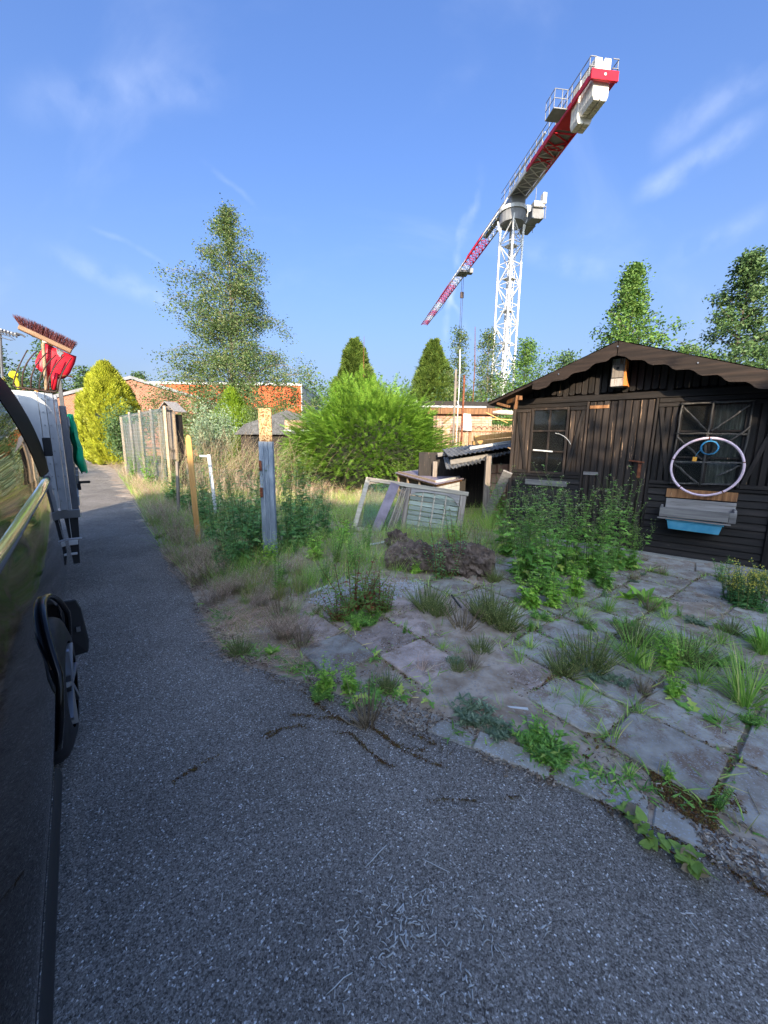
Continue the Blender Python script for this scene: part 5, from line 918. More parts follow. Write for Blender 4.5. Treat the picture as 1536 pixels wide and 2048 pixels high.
m = MB(); m.tube([(-.39, 4.95, 2.06), (-.385, 4.93, 2.075)], [.034, .03], 12); m.tube([(-.385, 4.94, 2.06), (-.36, 4.95, 1.95)], .018, 8); o = tag(m.build('yellow_topped_tool', M['yellow'], None), 'yellow round cap on a dark handle left of the fork', 'tool'); o.rotation_euler = (0, 0, CA)
RM = tool('ribbed_ramp', 'ribbed grey metal shelf end with wire bracket sticking up above the van', 'shelf')
m = MB(); m.bar((-.75, 4.85, 2.49), (-.305, 4.80, 2.385), .09, .012, up=(0, -.3, 1)); m.build('plate', M['darkalu'], RM)
for k in range(14): m = MB(); x = -.60+k*.021; z = 2.487-(x+.72)*.236-.008; m.bar((x, 4.75, z), (x, 4.90, z), .010, .012); m.build('rib', M['alu'], RM)
m = MB(); m.tube([(-.7, 4.76, 2.42), (-.36, 4.76, 2.36), (-.33, 4.76, 2.335), (-.36, 4.76, 2.33), (-.7, 4.76, 2.40)], .004, 5); m.tube([(-.32, 4.76, 2.395), (-.28, 4.76, 2.385), (-.262, 4.76, 2.37)], .008, 6); m.tube([(-.42, 4.78, 2.39), (-.46, 4.8, 1.9)], .01, 6); m.build('wire_bracket', M['darkalu'], RM)
# ================================================================ TREES
LQ = (np.array([(0, 0, 0), (.32, .45, .10), (0, 1, 0), (-.32, .45, .10)]), np.array([[0, 1, 2, 3]]))
def make_tree(name, label, cat, base, H, env, tr, nlimb, nleaf, ls, lm, bm, droop=0., z0=.15, lift=.6, sig=.2, group=None, seed=1, lean=(0, 0), vert=1.):
    r = np.random.default_rng(seed); root = empty(name, label, cat, base, 0, group); tb_ = MB(); n = 9
    P = np.array([[lean[0]*t*t+.02*H*math.sin(t*5+seed)*.3, lean[1]*t*t, H*t] for t in np.linspace(0, .985, n)]); tb_.tube(P, np.linspace(tr, tr*.08, n), 8)
    ex = [e[0] for e in env]; er = [e[1] for e in env]; C_ = []; W_ = []
    for i in range(nlimb):
        u = z0+(1-z0)*((i+.5)/nlimb)**.95; a = i*2.4+r.normal(0, .3); R = np.interp(u, ex, er)*r.uniform(.5, 1.18)*(1+.34*math.sin(a*2+seed+u*9))
        hs = max(.05, u-lift*R/H*.8); f = min(hs/.985*(n-1), n-1.01); q = int(f); st = P[q]+(P[q+1]-P[q])*(f-q); tip = np.array([P[min(n-1, int(u*(n-1)))][0]+R*math.cos(a), P[min(n-1, int(u*(n-1)))][1]+R*math.sin(a), u*H])
        mid = (st+tip)/2+np.array([0, 0, R*.15]); Q = np.array([(1-t)**2*st+2*t*(1-t)*mid+t*t*tip for t in np.linspace(0, 1, 6)]); Q[:, 2] -= droop*R*np.linspace(0, 1, 6)**3
        tb_.tube(Q, np.linspace(max(.012, tr*.32*(1-u*.7)), .006, 6), 5, False)
        nt_ = max(3, int(R*3.2)); 
        for k in range(nt_):
            t = r.uniform(.22, 1)**.8; f = t*5; q = min(int(f), 4); c = Q[q]+(Q[q+1]-Q[q])*(f-q); o = r.normal(0, 1, 3)*np.array([.17, .17, .13*vert])*R*(1.15-t*.5)+np.array([0, 0, -droop*.25*R*r.uniform(0, 1)]); 
            tb_.tube([c, c+o*.5+np.array([0, 0, .03]), c+o], [.006, .004, .002], 3, False); C_.append(c+o); W_.append(1.)
            C_.append(c+o*.5); W_.append(.7)
    for k in range(int(nlimb*.35)): t = r.uniform(z0+.1, 1.0); C_.append(np.array([P[min(n-1, int(t*(n-1)))][0], 0, t*H])+r.normal(0, .15, 3)*np.interp(t, ex, er)); W_.append(1.)
    C_.append(np.array([P[-1][0], P[-1][1], H])); W_.append(.6)
    C_ = np.array(C_); W_ = np.array(W_); idx = r.choice(len(C_), nleaf, p=W_/W_.sum()); T = C_[idx]+r.normal(0, 1, (nleaf, 3))*np.array([sig, sig, sig*(vert*.8)]); T[:, 2] -= np.abs(r.normal(0, droop*sig*2.2, nleaf))
    T[:, 2] = np.clip(T[:, 2], .1, H*1.02)
    D = r.normal(0, 1, (nleaf, 3)); D[:, 2] = D[:, 2]*.5-droop*.9+.1
    lf = MB(); lf.rep(LQ[0]*ls, LQ[1], frames(D, r.uniform(0, 6.28, nleaf), r.uniform(.6, 1.35, nleaf)), T)
    tb_.build('trunk', M[bm], root, True); lf.build('crown', M[lm], root); return root
make_tree('birch_tree', 'tall loose silver birch with drooping leafy twigs in front of the orange hall', 'tree', (-10.0, 26, 0), 15.3, [(0, .3), (.15, 3.6), (.25, 5.2), (.38, 5.9), (.52, 4.9), (.62, 4.2), (.72, 3.3), (.82, 2.6), (.9, 1.5), (1, .15)], .17, 120, 88000, .118, 'birch', 'palebark', .42, .12, .9, .24, None, 5, (.5, 0))
make_tree('broadleaf_tree', 'bushy green tree rising behind the shed peak', 'tree', (9.0, 15.5, 0), 7.9, [(0, .3), (.3, 2.9), (.5, 2.7), (.65, 1.9), (.8, 1.05), (.9, .5), (1, .08)], .12, 90, 30000, .105, 'tree', 'bark', .0, .2, 1.1, .15, 'trees behind the shed', 11)
make_tree('broadleaf_tree', 'taller darker tree behind the right end of the shed roof', 'tree', (13.0, 15.2, 0), 8.3, [(0, .3), (.25, 2.7), (.45, 2.5), (.6, 2.1), (.75, 1.4), (.9, .7), (1, .1)], .13, 80, 25000, .11, 'treedark', 'bark', .0, .2, .7, .15, 'trees behind the shed', 21)
make_tree('broadleaf_tree', 'low spreading tree at the right picture edge behind the shed', 'tree', (16.2, 15.5, 0), 6.6, [(0, .3), (.3, 2.2), (.6, 2.0), (.85, 1.2), (1, .2)], .12, 45, 12000, .11, 'treedark', 'bark', .0, .15, .7, .18, 'trees behind the shed', 31)
make_tree('pale_stemmed_tree', 'slender tree with thin airy crown left of the crane mast, next to the cypress', 'tree', (4.6, 26, 0), 8.6, [(0, .1), (.35, .5), (.6, .95), (.8, .85), (1, .2)], .09, 26, 3600, .12, 'birch', 'palebark', .1, .35, 1.3, .2, 'pale-stemmed trees', 41)
make_tree('pale_stemmed_tree', 'forked pale-barked tree with open crown just left of the crane mast', 'tree', (6.5, 26, 0), 8.5, [(0, .1), (.35, .8), (.6, 1.3), (.8, 1.15), (1, .25)], .1, 30, 5200, .12, 'birch', 'palebark', .1, .32, 1.5, .22, 'pale-stemmed trees', 43)
make_tree('leafy_tree', 'dense leafy tree in front of the foot of the crane mast', 'tree', (8.2, 24, 0), 7.4, [(0, .5), (.2, 1.9), (.5, 2.2), (.75, 1.5), (1, .3)], .1, 60, 15000, .12, 'tree', 'bark', 0, .1, .8, .22, None, 47)
make_tree('leafy_tree', 'darker bushy tree between the crane mast and the shed eaves', 'tree', (9.9, 22.5, 0), 6.4, [(0, .5), (.2, 1.5), (.5, 1.6), (.75, 1.2), (1, .3)], .1, 40, 9000, .12, 'treedark', 'bark', 0, .1, .8, .22, None, 48)
# far left trees
for (px, Y_, H_, R_, sd, lab) in ((118, 46, 12.6, 3.4, 51, 'tall drooping tree right behind the broom head'), (60, 48, 9.8, 3.0, 52, 'lower tree seen between the fork tines'), (182, 48, 9.8, 2.8, 53, 'rounded tree between the broom and the golden conifer'), (228, 50, 9.9, 2.4, 54, 'rounded tree directly behind the golden conifer top'), (8, 40, 10.5, 2.4, 55, 'dark tree at the left picture edge beneath the ribbed shelf'), (292, 52, 9.9, 1.9, 56, 'small dark tree peeping over the brick gable roof')):
    d = _ray(px, 880); q = CAM+d*(Y_/d[1]); make_tree('far_tree', lab, 'tree', (q[0], q[1], 0), H_, [(0, .5), (.2, R_), (.5, R_*.95), (.75, R_*.7), (1, .3)], .2, 44, 8500, .26, 'treedark', 'bark', .5 if sd < 53 else .2, .1, .7, .45, 'trees beyond the brick gable', sd)
def conifer_cone(name, label, base, H, R, nsp, proto, size, lm, seed, prof=None, up=1.2, core=.8, group=None, rot=.35, jit=.06, cat='conifer'):
    r = np.random.default_rng(seed); root = empty(name, label, cat, base, 0, group); prof = prof or [(0, .75), (.15, 1), (.4, .92), (.7, .55), (.9, .2), (1, .03)]; ex = [p[0] for p in prof]; er = [p[1] for p in prof]
    t = r.uniform(0, 1, nsp*3); w_ = np.interp(t, ex, er); t = t[r.uniform(0, 1, nsp*3) < w_+.08][:nsp]; k = len(t); a = r.uniform(0, 2*PI, k)
    lump_ = np.array([1+jit*2.2*noise.noise(Vector((math.cos(x)*1.8, math.sin(x)*1.8, y*H*.45+seed)))+jit*1.5*noise.noise(Vector((math.cos(x)*5, math.sin(x)*5, y*H*1.3+seed))) for x, y in zip(a, t)])
    rr = np.interp(t, ex, er)*R*lump_*r.uniform(.86, 1.03, k); T = np.stack([rr*np.cos(a), rr*np.sin(a), t*H], 1); D = np.stack([np.cos(a), np.sin(a), np.full(k, up)+r.normal(0, .35, k)], 1)+r.normal(0, .2, (k, 3))
    lf = MB(); lf.rep(proto[0], proto[1], frames(D, r.normal(0, rot, k), size*r.uniform(.6, 1.3, k)), T); lf.build('foliage', M[lm], root)
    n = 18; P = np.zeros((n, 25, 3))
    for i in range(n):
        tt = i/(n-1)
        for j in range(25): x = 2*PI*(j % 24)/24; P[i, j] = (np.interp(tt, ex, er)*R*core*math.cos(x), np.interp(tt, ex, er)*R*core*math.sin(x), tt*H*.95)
    m = MB(); m.grid(P); m.build('dark_core', M['core'], root); m = MB(); m.tube([(0, 0, -.1), (0, 0, H*.3)], .12, 8); m.build('trunk', M['bark'], root); return root  # closed dark shell inside the sprays, not separate branches
def fan(n, L, W, spread):
    V = []; F = []
    for i in range(n):
        a = (i-(n-1)/2)/max(1, (n-1)/2)*spread; l = L*(1-.35*abs(a)/max(spread, .01)); c, s_ = math.cos(a), math.sin(a); o = np.array([s_*.15*L, .1*L*c, 0]); b = len(V)
        for x, y, z in ((0, 0, 0), (W/2, l*.55, .02), (0, l, 0), (-W/2, l*.55, .02)): V.append((o[0]+x*c+y*s_, o[1]-x*s_+y*c, z+abs(a)*.02*0))
        F.append([b, b+1, b+2, b+3])
    return np.array(V), np.array(F)
q = G(222, 905); d = _ray(224, 880); q = CAM+d*(24/d[1])
conifer_cone('golden_conifer', 'bright yellow-green rounded conifer beside the lane before the brick gable', (q[0], q[1], 0), 5.9, 1.32, 17000, fan(5, .26, .055, .8), 1., 'golden', 61, [(0, .6), (.12, .88), (.35, 1.0), (.6, .98), (.78, .72), (.92, .32), (1, .06)], 1.5, .84, None, .5, .17)
d = _ray(468, 880); q = CAM+d*(22/d[1]); conifer_cone('small_golden_conifer', 'small lime-green conifer at the foot of the birch', (q[0], q[1], 0), 4.2, 1.5, 5500, fan(5, .28, .05, .8), 1., 'golden2', 62, None, 1.5, .8, None, .5, .12) if 'golden2' in M else None
for px, Yd, H_, R_, lab, sd in ((710, 40, 11.2, 3.4, 'dark pointed conifer rising left behind the big spreading yew', 63), (862, 40, 11.3, 3.3, 'dark pointed conifer rising right behind the big spreading yew', 64)):
    d = _ray(px, 880); q = CAM+d*(Yd/d[1]); conifer_cone('pointed_conifer', lab, (q[0], q[1], 0), H_, R_, 12000, fan(5, .5, .10, .9), 1., 'cypress', sd, [(0, 1.1), (.3, .85), (.55, .52), (.75, .34), (.9, .19), (1, .02)], .7, .7, 'pointed conifers behind the yew', .8, .30)
# distant wood line behind
m = MB(); r = np.random.default_rng(70); T = []; 
for k in range(260): T.append((r.uniform(-16, 20), r.uniform(62, 74), r.uniform(0, 1)))
T = np.array(T); Hh = 9.8+1.0*np.sin(T[:, 0]*.45)+.9*np.sin(T[:, 0]*1.1+2); C_ = np.stack([T[:, 0], T[:, 1], T[:, 2]*Hh], 1); idx = r.integers(0, len(C_), 26000); P_ = C_[idx]+r.normal(0, 1.0, (26000, 3))*np.array([1, 1, .8]); P_[:, 2] = np.abs(P_[:, 2]); m.rep(LQ[0]*.42, LQ[1], frames(r.normal(0, 1, (26000, 3)), r.uniform(0, 6, 26000), r.uniform(.6, 1.3, 26000)), P_); tag(m.build('distant_wood', M['treedark']), 'low line of dark trees on the horizon between the two pointed conifers', 'wood', kind='stuff')
m = MB(); r = np.random.default_rng(71); n_ = 16000; ph = r.uniform(-1, 1, n_); P_ = np.stack([8+13*ph, 30+r.normal(0, 1.5, n_), np.abs(r.normal(0, 1, n_))**.7*2.2*(1+.4*np.sin(ph*17))], 1); m.rep(LQ[0]*.24, LQ[1], frames(r.normal(0, 1, (n_, 3)), r.uniform(0, 6, n_), r.uniform(.6, 1.3, n_)), P_); tag(m.build('hedge', M['treedark']), 'dark hedge growth behind the annex and the reed fence', 'hedge', kind='stuff')
# the big spreading yew ------------------------------------------
def yewshoot():
    V = []; F = []; n = 11
    for i in range(n):
        y = .05+.42*i/n; l = .085*(1-.45*i/n)
        for s_ in (-1, 1): b = len(V); V += [(0, y-.012, -.07*y), (0, y+.012, -.07*y), (s_*l, y+.034, .006-.07*y), (s_*l*.95, y+.018, .006-.07*y)]; F.append([b, b+1, b+2, b+3])
    b = len(V); V += [(-.004, 0, 0), (.004, 0, 0), (.002, .49, -.035), (-.002, .49, -.035)]; F.append([b, b+1, b+2, b+3]); return np.array(V), np.array(F)
YS = yewshoot(); r = np.random.default_rng(80); YB = empty('spreading_yew', 'huge spreading bright green yew bush with arching shoots in the middle of the garden', 'bush', (-.55, 13.3, 0))
n_ = 16000; u = r.uniform(0, 1, n_); a = r.uniform(0, 2*PI, n_); el = np.arcsin(u)*1.0; el = np.where(r.uniform(0, 1, n_) < .25, el-.35, el)
RXY, RZZ = 2.9, 2.6; lmp = np.array([1+.22*noise.noise(Vector((math.cos(x)*2.2*math.cos(e), math.sin(x)*2.2*math.cos(e), math.sin(e)*2.2)))+.17*noise.noise(Vector((math.cos(x)*6, math.sin(x)*6, e*6))) for x, e in zip(a, el)])*r.uniform(.72, 1.0, n_)
T = np.stack([RXY*lmp*np.cos(el)*np.cos(a), RXY*.85*lmp*np.cos(el)*np.sin(a), .75+RZZ*lmp*np.sin(el)], 1); T[:, 2] = np.maximum(T[:, 2], .15); T[:, 2] -= .28*np.hypot(T[:, 0], T[:, 1])*0.2
D = np.stack([np.cos(a)*np.cos(el)*1.25, np.sin(a)*np.cos(el)*1.25, np.sin(el)*.55+.06], 1)+r.normal(0, .26, (n_, 3)); m = MB(); m.rep(YS[0], YS[1], frames(D, r.normal(0, .35, n_), r.uniform(.35, .72, n_)), T)
n2 = 110; u = r.uniform(.3, 1, n2); a = r.uniform(0, 2*PI, n2); el = np.arcsin(u); T = np.stack([RXY*np.cos(el)*np.cos(a), RXY*.85*np.cos(el)*np.sin(a), .75+RZZ*np.sin(el)], 1)*1.0; D = np.stack([np.cos(a)*np.cos(el)*1.1, np.sin(a)*np.cos(el), np.sin(el)*.9+.4], 1); m.rep(YS[0], YS[1], frames(D, r.normal(0, .3, n2), r.uniform(.7, 1.2, n2)), T)
m.build('foliage', M['yew'], YB)
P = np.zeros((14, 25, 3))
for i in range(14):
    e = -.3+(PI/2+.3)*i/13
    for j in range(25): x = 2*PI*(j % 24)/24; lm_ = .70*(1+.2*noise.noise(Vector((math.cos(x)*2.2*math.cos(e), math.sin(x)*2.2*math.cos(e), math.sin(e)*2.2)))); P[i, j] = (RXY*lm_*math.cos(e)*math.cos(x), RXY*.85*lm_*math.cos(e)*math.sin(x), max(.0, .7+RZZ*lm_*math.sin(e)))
m = MB(); m.grid(P); m.build('dark_core', M['core'], YB)  # solid dark shell filling the bush
# shrubs between birch and lane
def shrub(name, label, c, R, H, n, ls, lm, seed, cat='shrub', group=None):
    r = np.random.default_rng(seed); root = empty(name, label, cat, (c[0], c[1], 0), 0, group); st = MB(); C_ = []
    for k in range(26): a = r.uniform(0, 2*PI); Q = curve((0, 0, 0), (math.cos(a)*r.uniform(.1, .9), math.sin(a)*r.uniform(.1, .9), 1), H*r.uniform(.7, 1.1), 6, (0, 0, -.2), .12, r); Q[:, :2] *= R/H*1.1; st.tube(Q, np.linspace(.02, .004, 6), 4, False); C_ += [Q[i] for i in (2, 3, 3, 4, 4, 5)]
    C_ = np.array(C_); idx = r.integers(0, len(C_), n); T = C_[idx]+r.normal(0, R*.16, (n, 3)); T[:, 2] = np.abs(T[:, 2])
    st.build('stems', M['bark'], root); lf = MB(); lf.rep(LQ[0]*ls, LQ[1], frames(r.normal(0, 1, (n, 3)), r.uniform(0, 6, n), r.uniform(.6, 1.3, n)), T); lf.build('leaves', M[lm], root); return root
shrub('silvery_shrub', 'silvery green shrub right of the coop under the birch', (-7.2, 16.5), 1.3, 3.0, 9000, .075, 'lgrey', 90); shrub('silvery_shrub', 'grey-green shrub between the lime conifer and the dark hut roof', (-5.6, 18.5), 1.5, 3.6, 8000, .08, 'birch', 91)
shrub('elder_bush', 'dark open shrub between the golden conifer and the netting fence', (-14.2, 21.5), 1.5, 3.3, 5000, .12, 'treedark', 92); shrub('green_shrub', 'leafy shrub against the foot of the birch behind the dry grass', (-9.2, 23), 2.4, 2.9, 9000, .11, 'lolive', 93)
shrub('lime_shrub', 'bright lime-green shrub rising behind the tall dry grass under the birch', (-6.6, 21.5), 1.9, 3.55, 12000, .075, 'lime', 94)
make_tree('added_shade_tree', 'unseen bushy tree added behind the viewer to shade the right half of the shed', 'tree', (5.6, -6.5, 0), 7.6, [(0, .5), (.2, 2.0), (.5, 2.4), (.8, 1.6), (1, .3)], .15, 50, 12000, .16, 'tree', 'bark', 0, .25, .7, .25, 'added shade trees behind the viewer', 97)  # added out of view to keep sun off the shed's right side
make_tree('added_shade_tree', 'unseen bushy tree added behind the viewer to shade the lane at left', 'tree', (-13, -9, 0), 9.2, [(0, .5), (.2, 3.0), (.5, 3.4), (.8, 2.4), (1, .4)], .18, 50, 12000, .2, 'tree', 'bark', 0, .2, .7, .3, 'added shade trees behind the viewer', 98)  # added out of view so the far lane lies in shade
# ================================================================ WEEDS
def put(P0, base, s=1., name=None, label='', cat='weed', group=None, rz=None):
    return copy_thing(P0, (base[0], base[1], base[2] if len(base) > 2 else 0), rng.uniform(0, 6.28) if rz is None else rz, s, label, cat, group)
protos = []
def proto(p, name, ms, ml, mf=None): o = p.build(name, M[ms], M[ml], M[mf] if mf else None); protos.append(o); return o
rng = np.random.default_rng(101)
TW = [proto(tall_weed(1.1, 9, .3, True, 1., .12), 'tall_weed', 'stem', 'lweed', 'flower') for _ in range(3)]
TD = [proto(tall_weed(1.15, 10, .4, True, .8, .10, 1.5), 'tall_weed', 'stem', 'ldark', 'flower') for _ in range(3)]
BW = [proto(tall_weed(.75, 9, .35, True, .2, .13, 1.5), 'leafy_weed', 'stem', 'lbright', 'flower') for _ in range(2)]
NP = [proto(narrow_plant(.6, 7, .12, .075, .011, 60), 'fleabane', 'stem', 'lbright2' if 'lbright2' in M else 'lweed') for _ in range(2)]
RP = [proto(narrow_plant(.42, 12, .14, .06, .014, 34, .5, .9), 'willowherb', 'redstem', 'lred')]
DN = [proto(narrow_plant(.75, 10, .2, .055, .012, 50, .5, .5), 'willowherb', 'redstem', 'ldark') for _ in range(2)]
GT = [proto(grass_tuft(n, h, .03, .006, f), 'grass_tuft', 'stem', 'grass') for n, h, f in ((70, .22, .35), (45, .16, .25), (110, .28, .5))]
GV = [proto(grass_tuft(160, .40, .10, .005, .9), 'grass_clump', 'stem', 'lolive'), proto(grass_tuft(200, .5, .14, .005, 1.0), 'grass_clump', 'stem', 'grass')]
DT = [proto(dry_tuft(90, .38, .14), 'dry_grass_tuft', 'straw', 'pinkstraw') for _ in range(2)]
RS = [proto(rosette(14, .16, .05), 'rosette_weed', 'stem', 'lweed'), proto(rosette(16, .20, .075, 0, .8), 'dock_plant', 'stem', 'lbright')]
MT = [proto(mat_plant(70, .17, .07, .04, .012), 'mat_weed', 'stem', 'lweed'), proto(mat_plant(60, .15, .05, .04, .014), 'mat_weed', 'stem', 'lgrey')]
HE = [proto(narrow_plant(.26, 80, .16, .022, .0032, 30, 1.0, 1.3), 'heathery_weed', 'stem', 'lolive') for _ in range(2)]
SL = [proto(narrow_plant(.30, 36, .12, .02, .003, 14, 1.2, 1.0), 'dead_spindly_weed', 'straw', 'straw')]
used = {}
def W(proto_list, px, py, s, label, cat='weed', k=None, z=0.):
    o = proto_list[(used.setdefault(id(proto_list), 0) if k is None else k) % len(proto_list)]; used[id(proto_list)] = used.get(id(proto_list), 0)+1; return put(o, G(px, py, z), s, None, label, cat)
# paving and its edge
W(MT, 1080, 1505, 1.05, 'dense low green weed mat on the asphalt edge, nearest to the viewer', k=0); W(MT, 1110, 1525, .7, 'small green mat spilling to the asphalt right beside the big weed mat', k=0); W(MT, 950, 1440, 1.0, 'flat dark greyish weed mat just left of the white stick', k=1); W(MT, 1000, 1470, .7, 'small grey weed between the two low mats at the kerb', k=1)
W(NP, 1432, 1618, .25, 'single bright young weed growing from moss near the right kerb', k=0)
W(RS, 1395, 1435, .75, 'jagged-leaved rosette sprawling across slabs below the right grass', k=0); W(RS, 1350, 1400, .6, 'small jagged rosette left of the sprawling one', k=0)
for px, py, s, k, lab in ((1225, 1490, .75, 1, 'flattened grass tuft in the joint above the pale slab chip'), (1265, 1325, 1.15, 2, 'large bright grass tuft in the middle of the paving'), (1320, 1300, .8, 0, 'grass tuft right behind the large middle tuft'), (1490, 1415, 1.0, 2, 'lush grass tuft at the right picture edge'), (1530, 1440, .7, 1, 'grass tuft cut by the right picture edge'), (1115, 1395, .55, 1, 'small grass tuft in a joint right of the dead weed skeleton'), (1160, 1415, .6, 0, 'grass tuft in the joint below the middle of the paving'), (1285, 1435, .5, 1, 'little grass tuft between two dark slabs'), (1260, 1555, .45, 1, 'thin grass tuft on the kerb joint near the vine'), (1160, 1240, .8, 0, 'grass tuft at the back of the paving before the tall weeds'), (1215, 1225, .7, 2, 'low grass band below the dock plant'), (1075, 1260, .6, 1, 'grass tuft right of the heathery weed'), (1040, 1330, .55, 0, 'grass tuft beside the pink slab edge'), (1360, 1330, .9, 2, 'grass tuft among weeds at the right of the paving'), (1400, 1370, .8, 0, 'grass tuft in front of the right weeds'), (1440, 1290, .8, 0, 'grass tuft near the yellow-flowered bush'), (945, 1350, .4, 1, 'tiny grass tuft on a joint beside the dead weed skeleton'), (915, 1310, .4, 0, 'small grass tuft on the crossing joint'), (1490, 1340, .8, 0, 'grass tuft between slabs at far right'), (1410, 1240, .6, 1, 'grass tuft by the wet-looking slabs below the shed'), (1125, 1300, .5, 0, 'short grass tuft left of the large middle tuft'), (1200, 1400, .4, 1, 'wispy grass tuft between two slab corners'), (1525, 1310, .9, 2, 'tall grass tuft at the right edge below the bush')): W(GT, px, py, s*1.45, lab, 'grass', k)
W(HE, 985, 1245, 1.25, 'fine olive heathery weed clump left of the paving centre', k=0); W(HE, 855, 1222, 1.1, 'fine greyish heathery weed before the grey gravel', k=1); W(HE, 1180, 1340, 1.1, 'dark heathery weed in the centre of the paving', k=1); W(SL, 925, 1262, 1.0, 'dead whitish spindly weed left of the heathery clump', k=0)
W(RP, 705, 1225, 1.25, 'red-stemmed willowherb clump beside the grey gravel'); W(RP, 752, 1235, 1.0, 'shorter red-stemmed willowherb right of the big one'); W(MT, 735, 1250, .9, 'leafy runner spilling from the red-stemmed clump onto pink slabs', k=0)
for px, py, s, lab in ((885, 1160, .95, 'dark willowherb stand growing before the rotten log'), (925, 1150, 1.1, 'tall dark willowherb against the middle of the rotten log'), (950, 1135, .8, 'dark willowherb at the thick end of the rotten log')): W(DN, px, py, s, lab)
for px, py, sc_, lab in ((680, 1245, .8, 'low red-tinged willowherb left of the big red-stemmed clump'), (735, 1215, .9, 'leafy willowherb shoots behind the big red-stemmed clump'), (770, 1225, .7, 'outer right willowherb shoots of the red-stemmed group')): W(RP, px, py, sc_, lab)
for px, py, sc_, k, lab in ((720, 1250, .8, 0, 'low leafy mound under the red-stemmed clump'), (700, 1240, .8, 0, 'spreading low leaves left of the red-stemmed clump'), (1190, 1360, .7, 1, 'grey leafy mound in the centre of the paving'), (1240, 1370, .6, 1, 'grey leafy mound right of the paving centre'), (1340, 1290, .8, 0, 'low green mound behind the right grass tufts'), (1430, 1330, .8, 0, 'low green mound between the right grass tufts'), (1080, 1240, .7, 0, 'low green mound before the tall weeds'), (1250, 1260, .8, 0, 'low green mound below the dock plant'), (1390, 1250, .7, 1, 'grey mound near the base slabs')): W(MT, px, py, sc_, lab, k=k)
for px, py, sc_, k, lab in ((1290, 1345, .9, 0, 'yellowish grass tuft in front of the large middle tuft'), (1240, 1310, .9, 1, 'grass tuft left behind the large middle tuft'), (1345, 1310, .9, 1, 'grass tuft touching the right green mound'), (1100, 1330, .6, 1, 'thin grass tuft in the middle of the paving'), (1060, 1300, .6, 0, 'thin grass tuft right of the heathery clump'), (1180, 1285, .7, 1, 'grass tuft between the heathery and the large tuft'), (1470, 1380, 1.0, 0, 'grass tuft behind the lush right-edge tuft'), (1510, 1370, 1.0, 1, 'grass tuft left of the right picture edge'), (1140, 1210, .9, 0, 'grass tuft at the foot of the leafy weeds'), (1030, 1230, .7, 1, 'grass tuft right behind the heathery clump'), (1410, 1300, .9, 1, 'grass tuft before the grey mound'), (1330, 1240, .7, 0, 'grass tuft right of the dock plant'), (960, 1290, .5, 1, 'small grass tuft in front of the heathery clump'), (1440, 1450, .6, 0, 'grass tuft left below the lush right-edge tuft')): W(GT, px, py, sc_*1.35, lab, 'grass', k)
for px, py, sc_, lab in ((1010, 1260, .9, 'right half of the olive heathery growth'), (960, 1235, .9, 'left part of the olive heathery growth'), (880, 1235, .8, 'right greyish heathery weed before the gravel'), (1130, 1350, .8, 'dark heathery weed left of the paving centre'), (1270, 1290, .9, 'heathery weed behind the large grass tuft'), (1380, 1330, .9, 'heathery weed among the right grass tufts')): W(HE, px, py, sc_, lab)
for px, py, sc_, lab in ((1262, 1140, .6, 'sparse flowering weed at the shed door edge'), (1160, 1130, .7, 'tall flowering weed close to the shed door'), (1080, 1130, .85, 'tall flowering weed under the left shed window'), (1035, 1150, .7, 'green weed between log and tall row'), (1205, 1175, .55, 'lower flowering weed at the front of the row')): W(TW, px, py, sc_, lab)
for px, py, sc_, lab in ((470, 1190, .7, 'dry pinkish tuft before the olive clumps'), (400, 1140, 1.0, 'dry pinkish tuft between lane and dark weeds'), (360, 1090, 1.1, 'dry pinkish tuft on the verge shoulder'), (430, 1210, .7, 'low dry tuft at the asphalt bend'), (320, 1050, 1.2, 'dry tuft beside the lane, second from the fence'), (285, 985, 1.2, 'dry tuft below the first fence post'), (520, 1215, .6, 'dry tuft before the metal-clad post'), (385, 1165, .8, 'dry tuft hanging over the asphalt edge')): W(DT, px, py, sc_, lab, 'grass')
W(BW, 800, 1140, .42, 'pale-leaved willowherb at the left end of the rotten log', k=1); W(BW, 830, 1150, .35, 'small grey-green herb beside the left end of the log', k=0)
for px, py, s, lab in ((705, 1140, .95, 'bright feathery fleabane stand right of the metal-clad post'), (670, 1125, .85, 'feathery fleabane between the post and the log'), (735, 1100, .8, 'fleabane rising behind the feathery stand'), (555, 1185, .7, 'single fleabane in front of the metal-clad post'), (1440, 1165, .62, 'upright fleabane close to the shed wall at right'), (650, 1165, .6, 'small fleabane before the feathery stand')): W(NP, px, py, s, lab)
for px, py, s, k, lab in ((1050, 1165, 1.0, 0, 'tallest green weed left in the row before the shed'), (1090, 1185, .9, 1, 'dense green weed with cut leaves right of the rotten log'), (1130, 1150, 1.05, 2, 'flowering green weed before the shed door hinge'), (1180, 1155, .95, 0, 'flowering weed before the shed door'), (1230, 1135, 1.0, 1, 'sparse tall weed at the right end of the row before the door'), (1020, 1110, 1.0, 2, 'tall weed at the left corner of the shed')): W(TW, px, py, s, lab, k=k)
W(BW, 1060, 1215, .6, 'bright low weed in front of the tall row before the shed', k=0); W(BW, 1150, 1195, .6, 'bright cut-leaved weed in front of the shed door weeds', k=1); W(BW, 1105, 1215, .5, 'bright small weed between the two low leafy weeds', k=1)
W(RS, 1285, 1205, .95, 'bright green dock plant near the shed base slab', k=1); W(RS, 1255, 1200, .7, 'small dock plant left of the large one', k=1)
YF = proto(tall_weed(.42, 26, .5, True, 1.6, .05, 2.2), 'yellow_flowered_bush', 'stem', 'ldark', 'yflower'); W([YF], 1500, 1215, 1.0, 'low dark bush with small yellow flowers at the right before the shed', 'bush'); W([YF], 1465, 1205, .7, 'left outlier of the yellow-flowered bush before the shed', 'bush')
